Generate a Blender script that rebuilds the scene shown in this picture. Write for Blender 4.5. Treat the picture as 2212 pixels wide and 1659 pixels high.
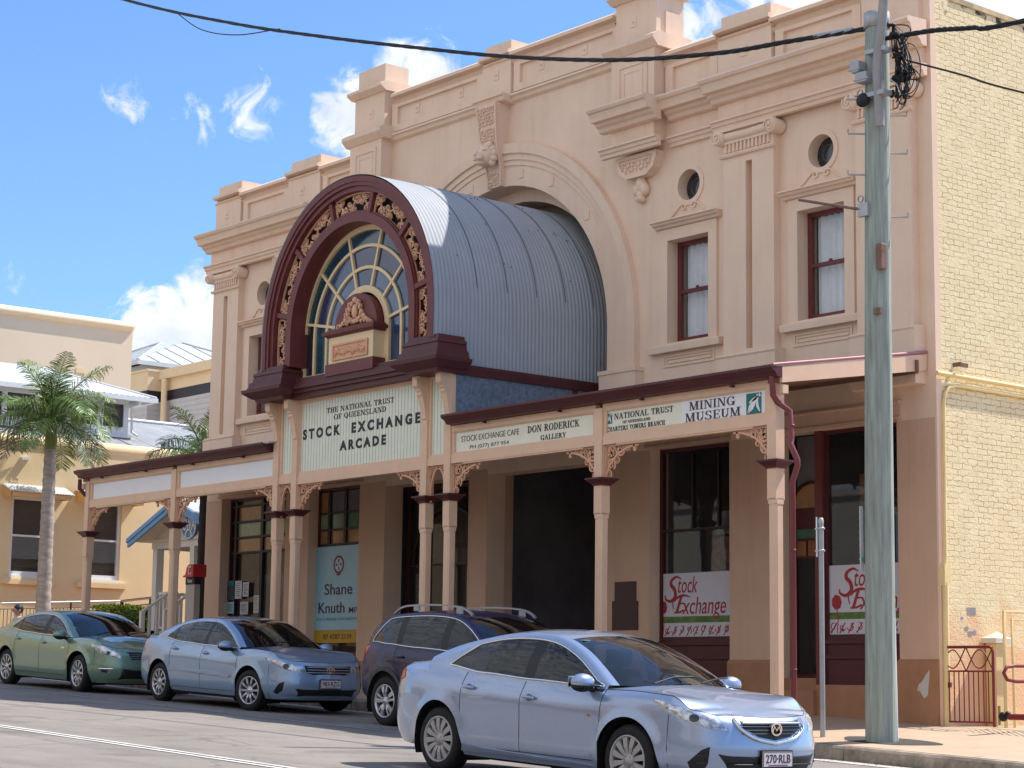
import bpy, bmesh, math, random
from mathutils import Vector, Matrix
from mathutils.geometry import delaunay_2d_cdt
random.seed(7)
R = math.radians
S = bpy.context.scene
COL = S.collection
for o in list(bpy.data.objects): bpy.data.objects.remove(o)

# ------------------------------------------------------------------ camera, sky, sun, exposure
YAW, PITCH, ROLL, LENS = R(-50.44710), R(8.50393), R(0.78742), 71.583
fw = Vector((math.sin(YAW)*math.cos(PITCH), math.cos(YAW)*math.cos(PITCH), math.sin(PITCH)))
rt = Vector((math.cos(YAW), -math.sin(YAW), 0)); up = rt.cross(fw)
r2 = math.cos(ROLL)*rt + math.sin(ROLL)*up
u2 = -math.sin(ROLL)*rt + math.cos(ROLL)*up
cam = bpy.data.objects.new('camera', bpy.data.cameras.new('camera')); COL.objects.link(cam)
cam.matrix_world = Matrix(((r2.x, u2.x, -fw.x, 0), (r2.y, u2.y, -fw.y, 0), (r2.z, u2.z, -fw.z, 0), (0, 0, 0, 1)))
cam.data.lens = LENS; cam.data.sensor_width = 36; cam.data.sensor_fit = 'HORIZONTAL'
cam.data.clip_start = .1; cam.data.clip_end = 3000
S.camera = cam

SUN = Vector((0.20, 0.67, 1.0)).normalized()
sun_el = math.asin(SUN.z); sun_az = math.atan2(SUN.x, SUN.y)      # azimuth from +Y towards +X
ld = bpy.data.lights.new('sun', 'SUN'); ld.energy = 3.1; ld.angle = R(.53); ld.color = (1, .95, .87)
lo = bpy.data.objects.new('sun', ld); COL.objects.link(lo)
lo.rotation_euler = SUN.to_track_quat('Z', 'Y').to_euler(); lo.location = (-20, 40, 60)

w = bpy.data.worlds.new('World'); S.world = w; w.use_nodes = True
nt = w.node_tree; nt.nodes.clear()
def N(t, **k):
    n = nt.nodes.new(t)
    for a, b in k.items(): setattr(n, a, b)
    return n
out = N('ShaderNodeOutputWorld'); bg = N('ShaderNodeBackground'); sky = N('ShaderNodeTexSky')
sky.sky_type = 'NISHITA'; sky.sun_disc = False; sky.sun_elevation = sun_el; sky.sun_rotation = sun_az
sky.altitude = 300; sky.air_density = 1.0; sky.dust_density = .6; sky.ozone_density = 2.2
bg.inputs[1].default_value = .15
tc = N('ShaderNodeTexCoord')
no = N('ShaderNodeTexNoise'); no.inputs['Scale'].default_value = 48; no.inputs['Detail'].default_value = 10; no.inputs['Roughness'].default_value = .62; no.inputs['Distortion'].default_value = .9
no2 = N('ShaderNodeTexNoise'); no2.inputs['Scale'].default_value = 30; no2.inputs['Detail'].default_value = 4
nt.links.new(tc.outputs['Generated'], no.inputs['Vector']); nt.links.new(tc.outputs['Generated'], no2.inputs['Vector'])
# clouds: soft patches of the sky where the noise is allowed to rise (direction, half angle in degrees, strength)
def dirpx(x, y):                                                   # sky direction of a bearing seen from the street
    a = Vector(((x-1106)/4398.0, (829.5-y)/4398.0)); return (fw + a.x*r2 + a.y*u2).normalized()
CL = [((330, 760), 1.7, 1.05), ((440, 710), 1.5, 1.1), ((560, 720), 2.4, 1.2), ((790, 270), 1.5, 1.05), ((715, 315), .8, .75), ((900, 190), 1.4, 1.0), ((545, 225), 1.0, .62), ((385, 650), .7, .85),
      ((268, 210), .8, .6), ((425, 262), .8, .5), ((1560, 70), 1.5, .8), ((1700, -20), 2.2, .9), ((2190, -60), 4.0, 1.5), ((-300, 900), 5, .8), ((25, 625), .6, .35)]
acc = None
CL += [(Vector(v), a, s) for v, a, s in (((0, -1, .55), 34, .95), ((-.8, -.75, .5), 30, .9), ((.8, -.7, .6), 32, .9), ((.1, -.5, .9), 24, .8), ((-.95, -.1, .6), 18, .7))]  # cloud banks out of view, added as fill light for the shaded facade
for (p, ang, s) in CL:
    d = p.normalized() if isinstance(p, Vector) else dirpx(*p)
    dp = N('ShaderNodeVectorMath', operation='DOT_PRODUCT'); nt.links.new(tc.outputs['Generated'], dp.inputs[0]); dp.inputs[1].default_value = d
    mr = N('ShaderNodeMapRange'); mr.interpolation_type = 'SMOOTHSTEP'
    mr.inputs[1].default_value = math.cos(R(ang*1.35)); mr.inputs[2].default_value = math.cos(R(ang*.2)); mr.inputs[4].default_value = s
    nt.links.new(dp.outputs['Value'], mr.inputs[0])
    if acc is None: acc = mr.outputs[0]
    else:
        mx = N('ShaderNodeMath', operation='MAXIMUM'); nt.links.new(acc, mx.inputs[0]); nt.links.new(mr.outputs[0], mx.inputs[1]); acc = mx.outputs[0]
# unseen cloud behind the camera, added to brighten shaded sides and for reflections
ad = N('ShaderNodeMath', operation='ADD'); nt.links.new(acc, ad.inputs[0]); nx = N('ShaderNodeMath', operation='MULTIPLY_ADD'); nx.inputs[1].default_value = 2.3; nx.inputs[2].default_value = -.65; nt.links.new(no.outputs[0], nx.inputs[0]); nt.links.new(nx.outputs[0], ad.inputs[1])
cm = N('ShaderNodeMapRange'); cm.interpolation_type = 'SMOOTHSTEP'; cm.inputs[1].default_value = .9; cm.inputs[2].default_value = 1.5; nt.links.new(ad.outputs[0], cm.inputs[0])
cc = N('ShaderNodeMix', data_type='RGBA'); cc.inputs[6].default_value = (2.5, 2.7, 3.0, 1); cc.inputs[7].default_value = (3.35, 3.4, 3.45, 1)
cs = N('ShaderNodeMapRange'); cs.inputs[1].default_value = .35; cs.inputs[2].default_value = .6; nt.links.new(no2.outputs[0], cs.inputs[0]); nt.links.new(cs.outputs[0], cc.inputs[0])
tint = N('ShaderNodeMix', data_type='RGBA', blend_type='MULTIPLY'); tint.inputs[0].default_value = 1; tint.inputs[7].default_value = (.385, .50, .645, 1)
nt.links.new(sky.outputs[0], tint.inputs[6])
mix = N('ShaderNodeMix', data_type='RGBA'); nt.links.new(cm.outputs[0], mix.inputs[0]); nt.links.new(tint.outputs[2], mix.inputs[6]); nt.links.new(cc.outputs[2], mix.inputs[7])
nt.links.new(mix.outputs[2], bg.inputs[0]); nt.links.new(bg.outputs[0], out.inputs[0])
S.view_settings.view_transform = 'Standard'; S.view_settings.look = 'None'; S.view_settings.gamma = 1
S.view_settings.use_curve_mapping = False; S.view_settings.exposure = 1.17
S.cycles.max_bounces = 8; S.cycles.transparent_max_bounces = 16; S.cycles.caustics_reflective = False; S.cycles.caustics_refractive = False

# ------------------------------------------------------------------ materials
MATS = {}
def lin(h):
    f = lambda c: c/12.92 if c <= .04045 else ((c+.055)/1.055)**2.4
    return tuple(f(int(h[i:i+2], 16)/255) for i in (0, 2, 4))
def mat(name, col, rough=.7, metal=0, var=.08, vs=2.5, bump=0, bs=60, spec=.35, coat=0, stretch=None, streak=0):
    if name in MATS: return MATS[name]
    if isinstance(col, str): col = lin(col)
    m = bpy.data.materials.new(name); m.use_nodes = True; t = m.node_tree; p = t.nodes['Principled BSDF']
    p.inputs['Roughness'].default_value = rough; p.inputs['Metallic'].default_value = metal
    p.inputs['Specular IOR Level'].default_value = spec; p.inputs['Coat Weight'].default_value = coat; p.inputs['Coat Roughness'].default_value = .02; p.inputs['Coat IOR'].default_value = 1.6
    co = t.nodes.new('ShaderNodeTexCoord'); src = co.outputs['Object']
    if stretch:
        mp = t.nodes.new('ShaderNodeMapping'); mp.inputs['Scale'].default_value = stretch; t.links.new(src, mp.inputs[0]); src = mp.outputs[0]
    if var:
        n = t.nodes.new('ShaderNodeTexNoise'); n.inputs['Scale'].default_value = vs; n.inputs['Detail'].default_value = 6; n.inputs['Roughness'].default_value = .62
        t.links.new(src, n.inputs['Vector'])
        mr = t.nodes.new('ShaderNodeMapRange'); mr.inputs[1].default_value = .3; mr.inputs[2].default_value = .7; t.links.new(n.outputs[0], mr.inputs[0])
        mx = t.nodes.new('ShaderNodeMix'); mx.data_type = 'RGBA'
        mx.inputs[6].default_value = (*[c*(1-var) for c in col], 1); mx.inputs[7].default_value = (*[min(1, c*(1+var)) for c in col], 1)
        t.links.new(mr.outputs[0], mx.inputs[0]); cout = mx.outputs[2]
        if streak:
            mp = t.nodes.new('ShaderNodeMapping'); mp.inputs['Scale'].default_value = (5, 5, .35); t.links.new(co.outputs['Object'], mp.inputs[0])
            n = t.nodes.new('ShaderNodeTexNoise'); n.inputs['Scale'].default_value = 1; n.inputs['Detail'].default_value = 7; n.inputs['Roughness'].default_value = .65; t.links.new(mp.outputs[0], n.inputs['Vector'])
            mr = t.nodes.new('ShaderNodeMapRange'); mr.inputs[1].default_value = .5; mr.inputs[2].default_value = .78; mr.inputs[4].default_value = streak; t.links.new(n.outputs[0], mr.inputs[0])
            mx = t.nodes.new('ShaderNodeMix'); mx.data_type = 'RGBA'; mx.inputs[7].default_value = (*[c*k for c, k in zip(col, (.72, .60, .45))], 1); t.links.new(mr.outputs[0], mx.inputs[0]); t.links.new(cout, mx.inputs[6]); cout = mx.outputs[2]
        t.links.new(cout, p.inputs['Base Color'])
    else: p.inputs['Base Color'].default_value = (*col, 1)
    if bump:
        n = t.nodes.new('ShaderNodeTexNoise'); n.inputs['Scale'].default_value = bs; n.inputs['Detail'].default_value = 5; t.links.new(src, n.inputs['Vector'])
        b = t.nodes.new('ShaderNodeBump'); b.inputs['Strength'].default_value = bump; b.inputs['Distance'].default_value = .02
        t.links.new(n.outputs[0], b.inputs['Height']); t.links.new(b.outputs[0], p.inputs['Normal'])
    MATS[name] = m; return m
def glass(name, tint, k=.75, rough=.02, refl=1.0, ior=1.5):
    """see-through tinted pane: transparent body with a fresnel sheen"""
    if name in MATS: return MATS[name]
    m = bpy.data.materials.new(name); m.use_nodes = True; t = m.node_tree; t.nodes.clear()
    o = t.nodes.new('ShaderNodeOutputMaterial'); tr = t.nodes.new('ShaderNodeBsdfTransparent'); tr.inputs[0].default_value = (*tint, 1)
    df = t.nodes.new('ShaderNodeBsdfDiffuse'); df.inputs[0].default_value = (*[c*.25 for c in tint], 1)
    gl = t.nodes.new('ShaderNodeBsdfGlossy'); gl.inputs['Roughness'].default_value = rough; gl.inputs[0].default_value = (refl, refl, refl, 1)
    lw = t.nodes.new('ShaderNodeLayerWeight'); lw.inputs[0].default_value = .5; pw = t.nodes.new('ShaderNodeMath'); pw.operation = 'POWER'; pw.inputs[1].default_value = 4; fr = t.nodes.new('ShaderNodeMath'); fr.operation = 'MULTIPLY_ADD'; fr.inputs[1].default_value = .9; fr.inputs[2].default_value = .035
    t.links.new(lw.outputs['Facing'], pw.inputs[0]); t.links.new(pw.outputs[0], fr.inputs[0])
    a = t.nodes.new('ShaderNodeMixShader'); a.inputs[0].default_value = k; b = t.nodes.new('ShaderNodeMixShader')
    t.links.new(df.outputs[0], a.inputs[1]); t.links.new(tr.outputs[0], a.inputs[2])
    t.links.new(fr.outputs[0], b.inputs[0]); t.links.new(a.outputs[0], b.inputs[1]); t.links.new(gl.outputs[0], b.inputs[2]); t.links.new(b.outputs[0], o.inputs[0])
    MATS[name] = m; return m

# ------------------------------------------------------------------ mesh builder
class MB:
    def __init__(s): s.v = []; s.f = []; s.sm = []
    def add(s, vs, fs, smooth=False):
        n = len(s.v); s.v += [tuple(p) for p in vs]; s.f += [tuple(i+n for i in f) for f in fs]; s.sm += [smooth]*len(fs); return s
    def box(s, x0, x1, y0, y1, z0, z1, b=0):
        if b:
            x0, x1 = min(x0, x1), max(x0, x1)
            return s.pbox([(x0+b, z0), (x1-b, z0), (x1, z0+b), (x1, z1-b), (x1-b, z1), (x0+b, z1), (x0, z1-b), (x0, z0+b)], y0, y1)
        v = [(x, y, z) for x in (x0, x1) for y in (y0, y1) for z in (z0, z1)]
        return s.add(v, [(0, 1, 3, 2), (4, 6, 7, 5), (0, 4, 5, 1), (2, 3, 7, 6), (0, 2, 6, 4), (1, 5, 7, 3)])
    def pbox(s, poly, y0, y1, ax='y'):
        """polygon (a,b) extruded along one axis: y -> (x,z), x -> (y,z), z -> (x,y)"""
        n = len(poly)
        P = {'y': lambda a, b, c: (a, c, b), 'x': lambda a, b, c: (c, a, b), 'z': lambda a, b, c: (a, b, c)}[ax]
        v = [P(a, b, y0) for a, b in poly]+[P(a, b, y1) for a, b in poly]
        return s.add(v, [tuple(range(n)), tuple(range(2*n-1, n-1, -1))]+[(i, i+n, (i+1) % n+n, (i+1) % n) for i in range(n)])
    def plate(s, outer, holes, y0, y1, ax='y', back=True):
        """flat plate with holes, real thickness"""
        P = {'y': lambda a, b, c: (a, c, b), 'x': lambda a, b, c: (c, a, b), 'z': lambda a, b, c: (a, b, c)}[ax]
        pts = []; faces = []
        loops = [outer]+list(holes)
        for l in loops:
            n = len(pts); pts += [Vector((a, b)) for a, b in l]; faces.append(list(range(n, n+len(l))))
        edges = [(l[i], l[(i+1) % len(l)]) for l in faces for i in range(len(l))]
        vo, eo, fo, _, _, _ = delaunay_2d_cdt(pts, edges, faces, 2, 1e-7)
        s.add([P(p.x, p.y, y0) for p in vo], [tuple(f) for f in fo])
        if back: s.add([P(p.x, p.y, y1) for p in vo], [tuple(reversed(f)) for f in fo])
        for l in loops:
            n = len(l); s.add([P(a, b, y0) for a, b in l]+[P(a, b, y1) for a, b in l], [(i, i+n, (i+1) % n+n, (i+1) % n) for i in range(n)])
        return s
    def tube(s, pts, r, n=8, cap=True, rs=None):
        pts = [Vector(p) for p in pts]; rings = []
        prev = None
        for i, p in enumerate(pts):
            d = (pts[min(i+1, len(pts)-1)]-pts[max(i-1, 0)])
            d = d.normalized() if d.length > 1e-9 else Vector((0, 0, 1))
            if prev is None: a = d.orthogonal().normalized()
            else:
                a = prev-d*prev.dot(d); a = a.normalized() if a.length > 1e-6 else d.orthogonal().normalized()
            prev = a; b = d.cross(a); rr = rs[i] if rs else r
            rings.append([p+rr*(math.cos(2*math.pi*k/n)*a+math.sin(2*math.pi*k/n)*b) for k in range(n)])
        v = [q for g in rings for q in g]
        f = [(i*n+k, i*n+(k+1) % n, (i+1)*n+(k+1) % n, (i+1)*n+k) for i in range(len(pts)-1) for k in range(n)]
        s.add(v, f, True)
        if cap: s.add(rings[0]+rings[-1], [tuple(range(n-1, -1, -1)), tuple(range(n, 2*n))])
        return s
    def lathe(s, prof, c, n=24, ax='z', a0=0, a1=2*math.pi, smooth=True):
        """profile (r,h) turned round an axis through c"""
        full = abs(a1-a0-2*math.pi) < 1e-6; m = n if full else n+1; c = Vector(c)
        E = {'z': lambda r, t, h: Vector((r*math.cos(t), r*math.sin(t), h)), 'y': lambda r, t, h: Vector((r*math.cos(t), h, r*math.sin(t))), 'x': lambda r, t, h: Vector((h, r*math.cos(t), r*math.sin(t)))}[ax]
        v = [c+E(r, a0+(a1-a0)*k/n, h) for r, h in prof for k in range(m)]
        f = [(i*m+k, i*m+(k+1) % m, (i+1)*m+(k+1) % m, (i+1)*m+k) for i in range(len(prof)-1) for k in range(n)]
        return s.add(v, f, smooth)
    def ball(s, c, rx, ry=None, rz=None, n=10):
        ry = ry or rx; rz = rz or rx; c = Vector(c); v = []; f = []
        for i in range(n+1):
            t = math.pi*i/n
            for k in range(2*n):
                a = math.pi*k/n; v.append(c+Vector((rx*math.sin(t)*math.cos(a), ry*math.sin(t)*math.sin(a), rz*math.cos(t))))
        for i in range(n):
            for k in range(2*n): f.append((i*2*n+k, (i+1)*2*n+k, (i+1)*2*n+(k+1) % (2*n), i*2*n+(k+1) % (2*n)))
        return s.add(v, f, True)
    def grid(s, P, smooth=True, flip=False):
        """P[i][j] points"""
        m = len(P[0]); v = [p for r_ in P for p in r_]
        f = [(i*m+j, i*m+j+1, (i+1)*m+j+1, (i+1)*m+j) for i in range(len(P)-1) for j in range(m-1)]
        if flip: f = [tuple(reversed(q)) for q in f]
        return s.add(v, f, smooth)
    def ribbon(s, path, w, y0, y1, M=None, closed=False, taper=None):
        """flat strap along a 2-D path (a,b), width w, thickness y0..y1; M maps (a,b,y) to xyz"""
        M = M or (lambda a, b, y: (a, y, b)); n = len(path); L = []; Rr = []
        for i, (a, b) in enumerate(path):
            p0 = path[i-1] if (i > 0 or closed) else path[0]; p1 = path[(i+1) % n] if (i < n-1 or closed) else path[-1]
            dx, dy = p1[0]-p0[0], p1[1]-p0[1]; l = math.hypot(dx, dy) or 1; ww = w*(taper(i/(n-1)) if taper else 1)/2
            L.append((a-dy/l*ww, b+dx/l*ww)); Rr.append((a+dy/l*ww, b-dx/l*ww))
        v = [M(*L[i], y0) for i in range(n)]+[M(*Rr[i], y0) for i in range(n)]+[M(*L[i], y1) for i in range(n)]+[M(*Rr[i], y1) for i in range(n)]
        f = []
        for i in range(n if closed else n-1):
            j = (i+1) % n
            f += [(i, j, n+j, n+i), (2*n+i, 3*n+i, 3*n+j, 2*n+j), (i, 2*n+i, 2*n+j, j), (n+i, n+j, 3*n+j, 3*n+i)]
        if not closed: f += [(0, n, 3*n, 2*n), (n-1, 3*n-1, 4*n-1, 2*n-1)]
        return s.add(v, f)
    def build(s, name, m, parent=None, local=False, label=None, cat=None, group=None, kind=None, recalc=True, weld=False):
        me = bpy.data.meshes.new(name); me.from_pydata(s.v, [], s.f)
        me.polygons.foreach_set('use_smooth', s.sm)
        if recalc or weld:
            b = bmesh.new(); b.from_mesh(me)
            if weld: bmesh.ops.remove_doubles(b, verts=b.verts, dist=1e-5)
            if recalc: bmesh.ops.recalc_face_normals(b, faces=b.faces)
            b.to_mesh(me); b.free()
        me.materials.append(m); me.update()
        return link(name, me, parent, local, label, cat, group, kind)
def wm(o): return (wm(o.parent) @ o.matrix_parent_inverse if o.parent else Matrix()) @ o.matrix_basis
def link(name, data, parent=None, local=False, label=None, cat=None, group=None, kind=None):
    o = bpy.data.objects.new(name, data); COL.objects.link(o)
    if parent is not None:
        o.parent = parent
        if not local: o.matrix_parent_inverse = wm(parent).inverted()
    return tag(o, label, cat, group, kind)
def tag(o, label=None, cat=None, group=None, kind=None):
    for k, v in (('label', label), ('category', cat), ('group', group), ('kind', kind)):
        if v: o[k] = v
    return o
def thing(name, loc, label, cat, group=None, rot=None):
    o = bpy.data.objects.new(name, None); COL.objects.link(o); o.location = loc; o.empty_display_size = .2
    if rot is not None: o.rotation_euler = rot
    return tag(o, label, cat, group)
def copy_of(o, loc=None, parent=None):
    c = o.copy(); COL.objects.link(c)
    if parent is not None: c.parent = parent
    if loc is not None: c.location = loc
    for ch in [x for x in COL.objects if x.parent == o]: copy_of(ch, None, c)
    return c
def circ(cx, cz, r, n=32, a0=0, a1=2*math.pi, rz=None):
    m = n if abs(a1-a0-2*math.pi) < 1e-6 else n+1; rz = rz or r
    return [(cx+r*math.cos(a0+(a1-a0)*k/n), cz+rz*math.sin(a0+(a1-a0)*k/n)) for k in range(m)]
def rect(x0, x1, z0, z1): return [(x0, z0), (x1, z0), (x1, z1), (x0, z1)]
def stadium(cx, r, zs, zb, n=28):                                  # arch outline: half circle on straight legs
    return [(cx+r, zb)]+circ(cx, zs, r, n, 0, math.pi)+[(cx-r, zb)]
def spiral(cx, cz, r0, r1, a0, a1, n=16):
    return [(cx+(r0+(r1-r0)*k/n)*math.cos(a0+(a1-a0)*k/n), cz+(r0+(r1-r0)*k/n)*math.sin(a0+(a1-a0)*k/n)) for k in range(n+1)]

# ------------------------------------------------------------------ lettering
def text_mesh(body, bold=0, shear=0, space=1.0):
    cu = bpy.data.curves.new('t', 'FONT'); cu.body = body; cu.offset = bold; cu.shear = shear; cu.resolution_u = 3; cu.space_character = space
    o = bpy.data.objects.new('t', cu); COL.objects.link(o)
    me = bpy.data.meshes.new_from_object(o); V = [tuple(v.co[:2]) for v in me.vertices]; F = [tuple(p.vertices) for p in me.polygons]
    bpy.data.objects.remove(o); bpy.data.curves.remove(cu); bpy.data.meshes.remove(me); return V, F
# slab-serif capitals drawn with strokes: v(x,z0,z1) stem, t = thin, d diagonal, a arc (cx,cz,rx,rz,a0,a1), s serif (x,z)
W_, T_ = .17, .07
def glyph(c):
    g = []
    def v(x, z0=0, z1=1, w=W_, top=1, bot=1, sw=.2):
        g.append([(x-w/2, z0), (x+w/2, z0), (x+w/2, z1), (x-w/2, z1)])
        if bot: s_(x, z0+.03, sw)
        if top: s_(x, z1-.03, sw)
    def s_(x, z, sw=.2): g.append([(x-sw, z-.03), (x+sw, z-.03), (x+sw, z+.03), (x-sw, z+.03)])
    def h(x0, x1, z, w=T_): g.append([(x0, z-w/2), (x1, z-w/2), (x1, z+w/2), (x0, z+w/2)])
    def d(x0, z0, x1, z1, w): g.append([(x0-w/2, z0), (x0+w/2, z0), (x1+w/2, z1), (x1-w/2, z1)])
    def a(cx, cz, rx, rz, a0, a1, n=14, mx=W_, mn=T_):
        o_, i_ = [], []
        for k in range(n+1):
            t = R(a0+(a1-a0)*k/n); th = mn+(mx-mn)*abs(math.cos(t))**1.3
            o_.append((cx+rx*math.cos(t), cz+rz*math.sin(t))); i_.append((cx+(rx-th)*math.cos(t), cz+(rz-th*.8)*math.sin(t)))
        for k in range(n): g.append([o_[k], o_[k+1], i_[k+1], i_[k]])
    w = .8
    if c == 'A': d(.14, 0, .42, 1, T_); d(.74, 0, .44, 1, W_); h(.22, .62, .33); s_(.14, .03, .14); s_(.74, .03, .17); w = .9
    elif c == 'B': v(.2); a(.3, .74, .36, .26, -90, 90); a(.3, .26, .42, .27, -90, 90); h(.2, .32, .97); h(.2, .32, .5); h(.2, .32, .03); w = .76
    elif c == 'C': a(.45, .5, .4, .51, 45, 315, 22); v(.76, .66, .97, .06, 0, 0); w = .84
    elif c == 'D': v(.2); a(.3, .5, .5, .5, -90, 90); h(.2, .32, .97); h(.2, .32, .03); w = .86
    elif c == 'E': v(.2); h(.2, .68, .97); h(.2, .55, .5); h(.2, .7, .03); v(.66, .72, 1, .06, 0, 0); v(.68, 0, .28, .06, 0, 0); v(.54, .38, .62, .05, 0, 0); w = .76
    elif c == 'F': v(.2); h(.2, .68, .97); h(.2, .55, .5); v(.66, .7, 1, .06, 0, 0); v(.54, .38, .62, .05, 0, 0); w = .72
    elif c == 'G': a(.45, .5, .4, .51, 45, 330, 22); v(.74, 0, .42, W_, 1, 0); v(.76, .68, .97, .06, 0, 0); w = .92
    elif c == 'H': v(.2); v(.7); h(.2, .7, .5); w = .92
    elif c == 'I': v(.2); w = .42
    elif c == 'K': v(.2); d(.24, .42, .7, 1, T_); d(.74, 0, .38, .62, W_); s_(.7, .97, .14); s_(.74, .03, .17); w = .9
    elif c == 'L': v(.2); h(.2, .68, .03); v(.67, 0, .3, .06, 0, 0); w = .72
    elif c == 'M': v(.14, 0, 1, T_, 1, 1, .14); d(.5, 0, .18, 1, W_); d(.5, 0, .82, 1, T_); v(.86, 0, 1, W_); w = 1.06
    elif c == 'N': v(.14, 0, 1, T_, 1, 1, .14); d(.72, 0, .2, 1, W_); v(.74, 0, 1, T_, 1, 0, .14); w = .88
    elif c == 'O': a(.45, .5, .42, .51, 0, 360, 26); w = .9
    elif c == 'Q': a(.45, .5, .42, .51, 0, 360, 26); d(.72, -.16, .45, .2, .12); w = .9
    elif c == 'R': v(.2); a(.3, .73, .38, .27, -90, 90); h(.2, .32, .97); h(.2, .32, .48); d(.76, 0, .45, .5, W_); s_(.78, .03, .12); w = .86
    elif c == 'S': a(.36, .74, .3, .27, 40, 270, 14, W_*.9); a(.36, .26, .34, .27, -140, 90, 14, W_*.9); v(.62, .72, .97, .06, 0, 0); v(.06, .03, .28, .06, 0, 0); w = .74
    elif c == 'T': v(.38, 0, 1, W_, 0, 1); h(.04, .72, .97); v(.06, .7, 1, .06, 0, 0); v(.7, .7, 1, .06, 0, 0); w = .78
    elif c == 'U': v(.2, .28, 1, W_, 1, 0); v(.7, .3, 1, T_, 1, 0, .14); a(.42, .3, .305, .31, 180, 360); w = .86
    elif c == 'W': d(.3, 0, .1, 1, W_); d(.32, 0, .5, .9, T_); d(.72, 0, .5, 1, W_); d(.74, 0, .92, 1, T_); s_(.1, .97); s_(.92, .97, .14); w = 1.06
    elif c == 'Y': v(.42, 0, .45, W_, 0, 1); d(.42, .4, .14, 1, W_); d(.44, .4, .74, 1, T_); s_(.14, .97); s_(.74, .97, .14); w = .86
    elif c == ' ': w = .42
    return g, w
def serif_mesh(body, gap=.06):
    V, F = [], []; x = 0; L = []
    for c in body:
        g, w = glyph(c)
        for k, q in enumerate(g):
            n = len(V); V += [(a+x, b) for a, b in q]; F.append(tuple(range(n, n+len(q)))); L += [k*.00015]*len(q)
        x += w+gap
    return V, F, L
YS_ = 20.4+.068
def put(body, x0, x1, z0, z1, y, m, parent, serif=False, bold=0, shear=0, thick=.004, M=None, name='lettering', space=1.0, label=None):
    """lettering fitted into the box x0..x1, z0..z1, facing -Y (or through M)"""
    if serif: V, F, L = serif_mesh(body)
    else: V, F = text_mesh(body, bold, shear, space); L = [0]*len(V)
    xs = [v[0] for v in V]; zs = [v[1] for v in V] if not (serif and 'Q' in body) else [0, 1]
    ax, bx_, az, bz = min(xs), max(xs), min(zs), max(zs)
    M = M or (lambda a, b, c: (a, y-c, b))
    if y == YS_: x0, x1, z0, z1 = [q*1.0033 for q in (x0, x1, z0, z1)]
    P = [(x0+(v[0]-ax)/(bx_-ax)*(x1-x0), z0+(v[1]-az)/(bz-az)*(z1-z0)) for v in V]
    mb = MB(); n = len(P)
    mb.add([M(p[0], p[1], thick+l) for p, l in zip(P, L)], F)
    E = {}
    for f in F:
        for i in range(len(f)):
            e = (f[i], f[(i+1) % len(f)])
            if (e[1], e[0]) in E: del E[(e[1], e[0])]
            else: E[e] = 1
    mb.add([M(p[0], p[1], thick+l) for p, l in zip(P, L)]+[M(p[0], p[1], 0) for p in P], [(a, b, b+n, a+n) for a, b in E])
    return mb.build(name, m, parent, recalc=False, label=label)
# ------------------------------------------------------------------ palette
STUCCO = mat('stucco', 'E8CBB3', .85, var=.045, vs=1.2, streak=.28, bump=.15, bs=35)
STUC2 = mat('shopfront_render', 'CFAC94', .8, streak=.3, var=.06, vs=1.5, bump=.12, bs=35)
TIMB = mat('peach_timber', 'E0BC9F', .55, var=.05, vs=4, bump=.05, bs=30)
MAROON = mat('maroon_paint', '6B3533', .45, var=.12, vs=4)
MAROON2 = mat('dark_maroon', '54292B', .45, var=.12, vs=4)
TERRA = mat('terracotta_plinth', 'A87A5C', .75, var=.12, vs=3, bump=.1)
IRON = mat('galvanised_iron', (.36, .38, .41), .72, .05, var=.06, vs=1.2, spec=.3)
FLAT = mat('grey_sheet', (.16, .20, .26), .5, .2, var=.35, vs=14)
LACE = mat('peach_lace', 'D8A888', .6, var=.05)
CREAMT = mat('cream_timber', 'E2C9A0', .55, var=.04)
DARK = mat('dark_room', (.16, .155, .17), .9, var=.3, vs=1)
DARKW = mat('dark_frame', (.03, .018, .02), .5, var=.15)
SIGNW = mat('sign_cream', 'E9E6D2', .5, var=.03, vs=8)
SIGNB = mat('sign_white', 'E8E8EA', .45, var=.02)
BOARD = mat('tongue_and_groove_cream', 'E2E4D2', .55, var=.04, vs=6)
BLACK = mat('sign_black', (.02, .018, .022), .5, var=0)
GREYL = mat('sign_grey', (.09, .09, .095), .5, var=0)
MAUVE = mat('sign_mauve', (.06, .035, .05), .5, var=0)
TEAL = mat('sign_teal', (.02, .16, .15), .5, var=0)
WHITE = mat('white_paint', (.75, .75, .74), .5, var=.03)
GLASS = glass('shop_glass', (.68, .70, .72), .92, .02, .9)
PANE = glass('window_pane', (.90, .91, .92), .96, .02)
CURT = mat('net_curtain', (.86, .86, .87), .9, var=.04, vs=12)
ROOF = mat('roof_sheet', (.42, .43, .44), .45, .4, var=.15)

XC, YW = -28.92, 23.5
def gz(X, Y): return -1.315-.042*max(min(X, 60), -160)-.0137*min(max(Y, -4), 20)           # road
def fz(X, Y): return -.44-.042*(max(min(X, 60), -160)+18.8)+.05*(min(Y, 23.5)-23.5)          # footpath

bld = thing('arcade_building', (XC, YW, .0), 'long two storey peach stucco arcade building with grey barrel canopy and street verandah', 'building')
def P(n, mb, m, **k): return mb.build(n, m, bld, **k)
X = lambda dx: XC+dx

def pq(x0, x1, z0, z1, y): return MB().add([(x0, y, z0), (x1, y, z0), (x1, y, z1), (x0, y, z1)], [(0, 1, 2, 3)])
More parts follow.
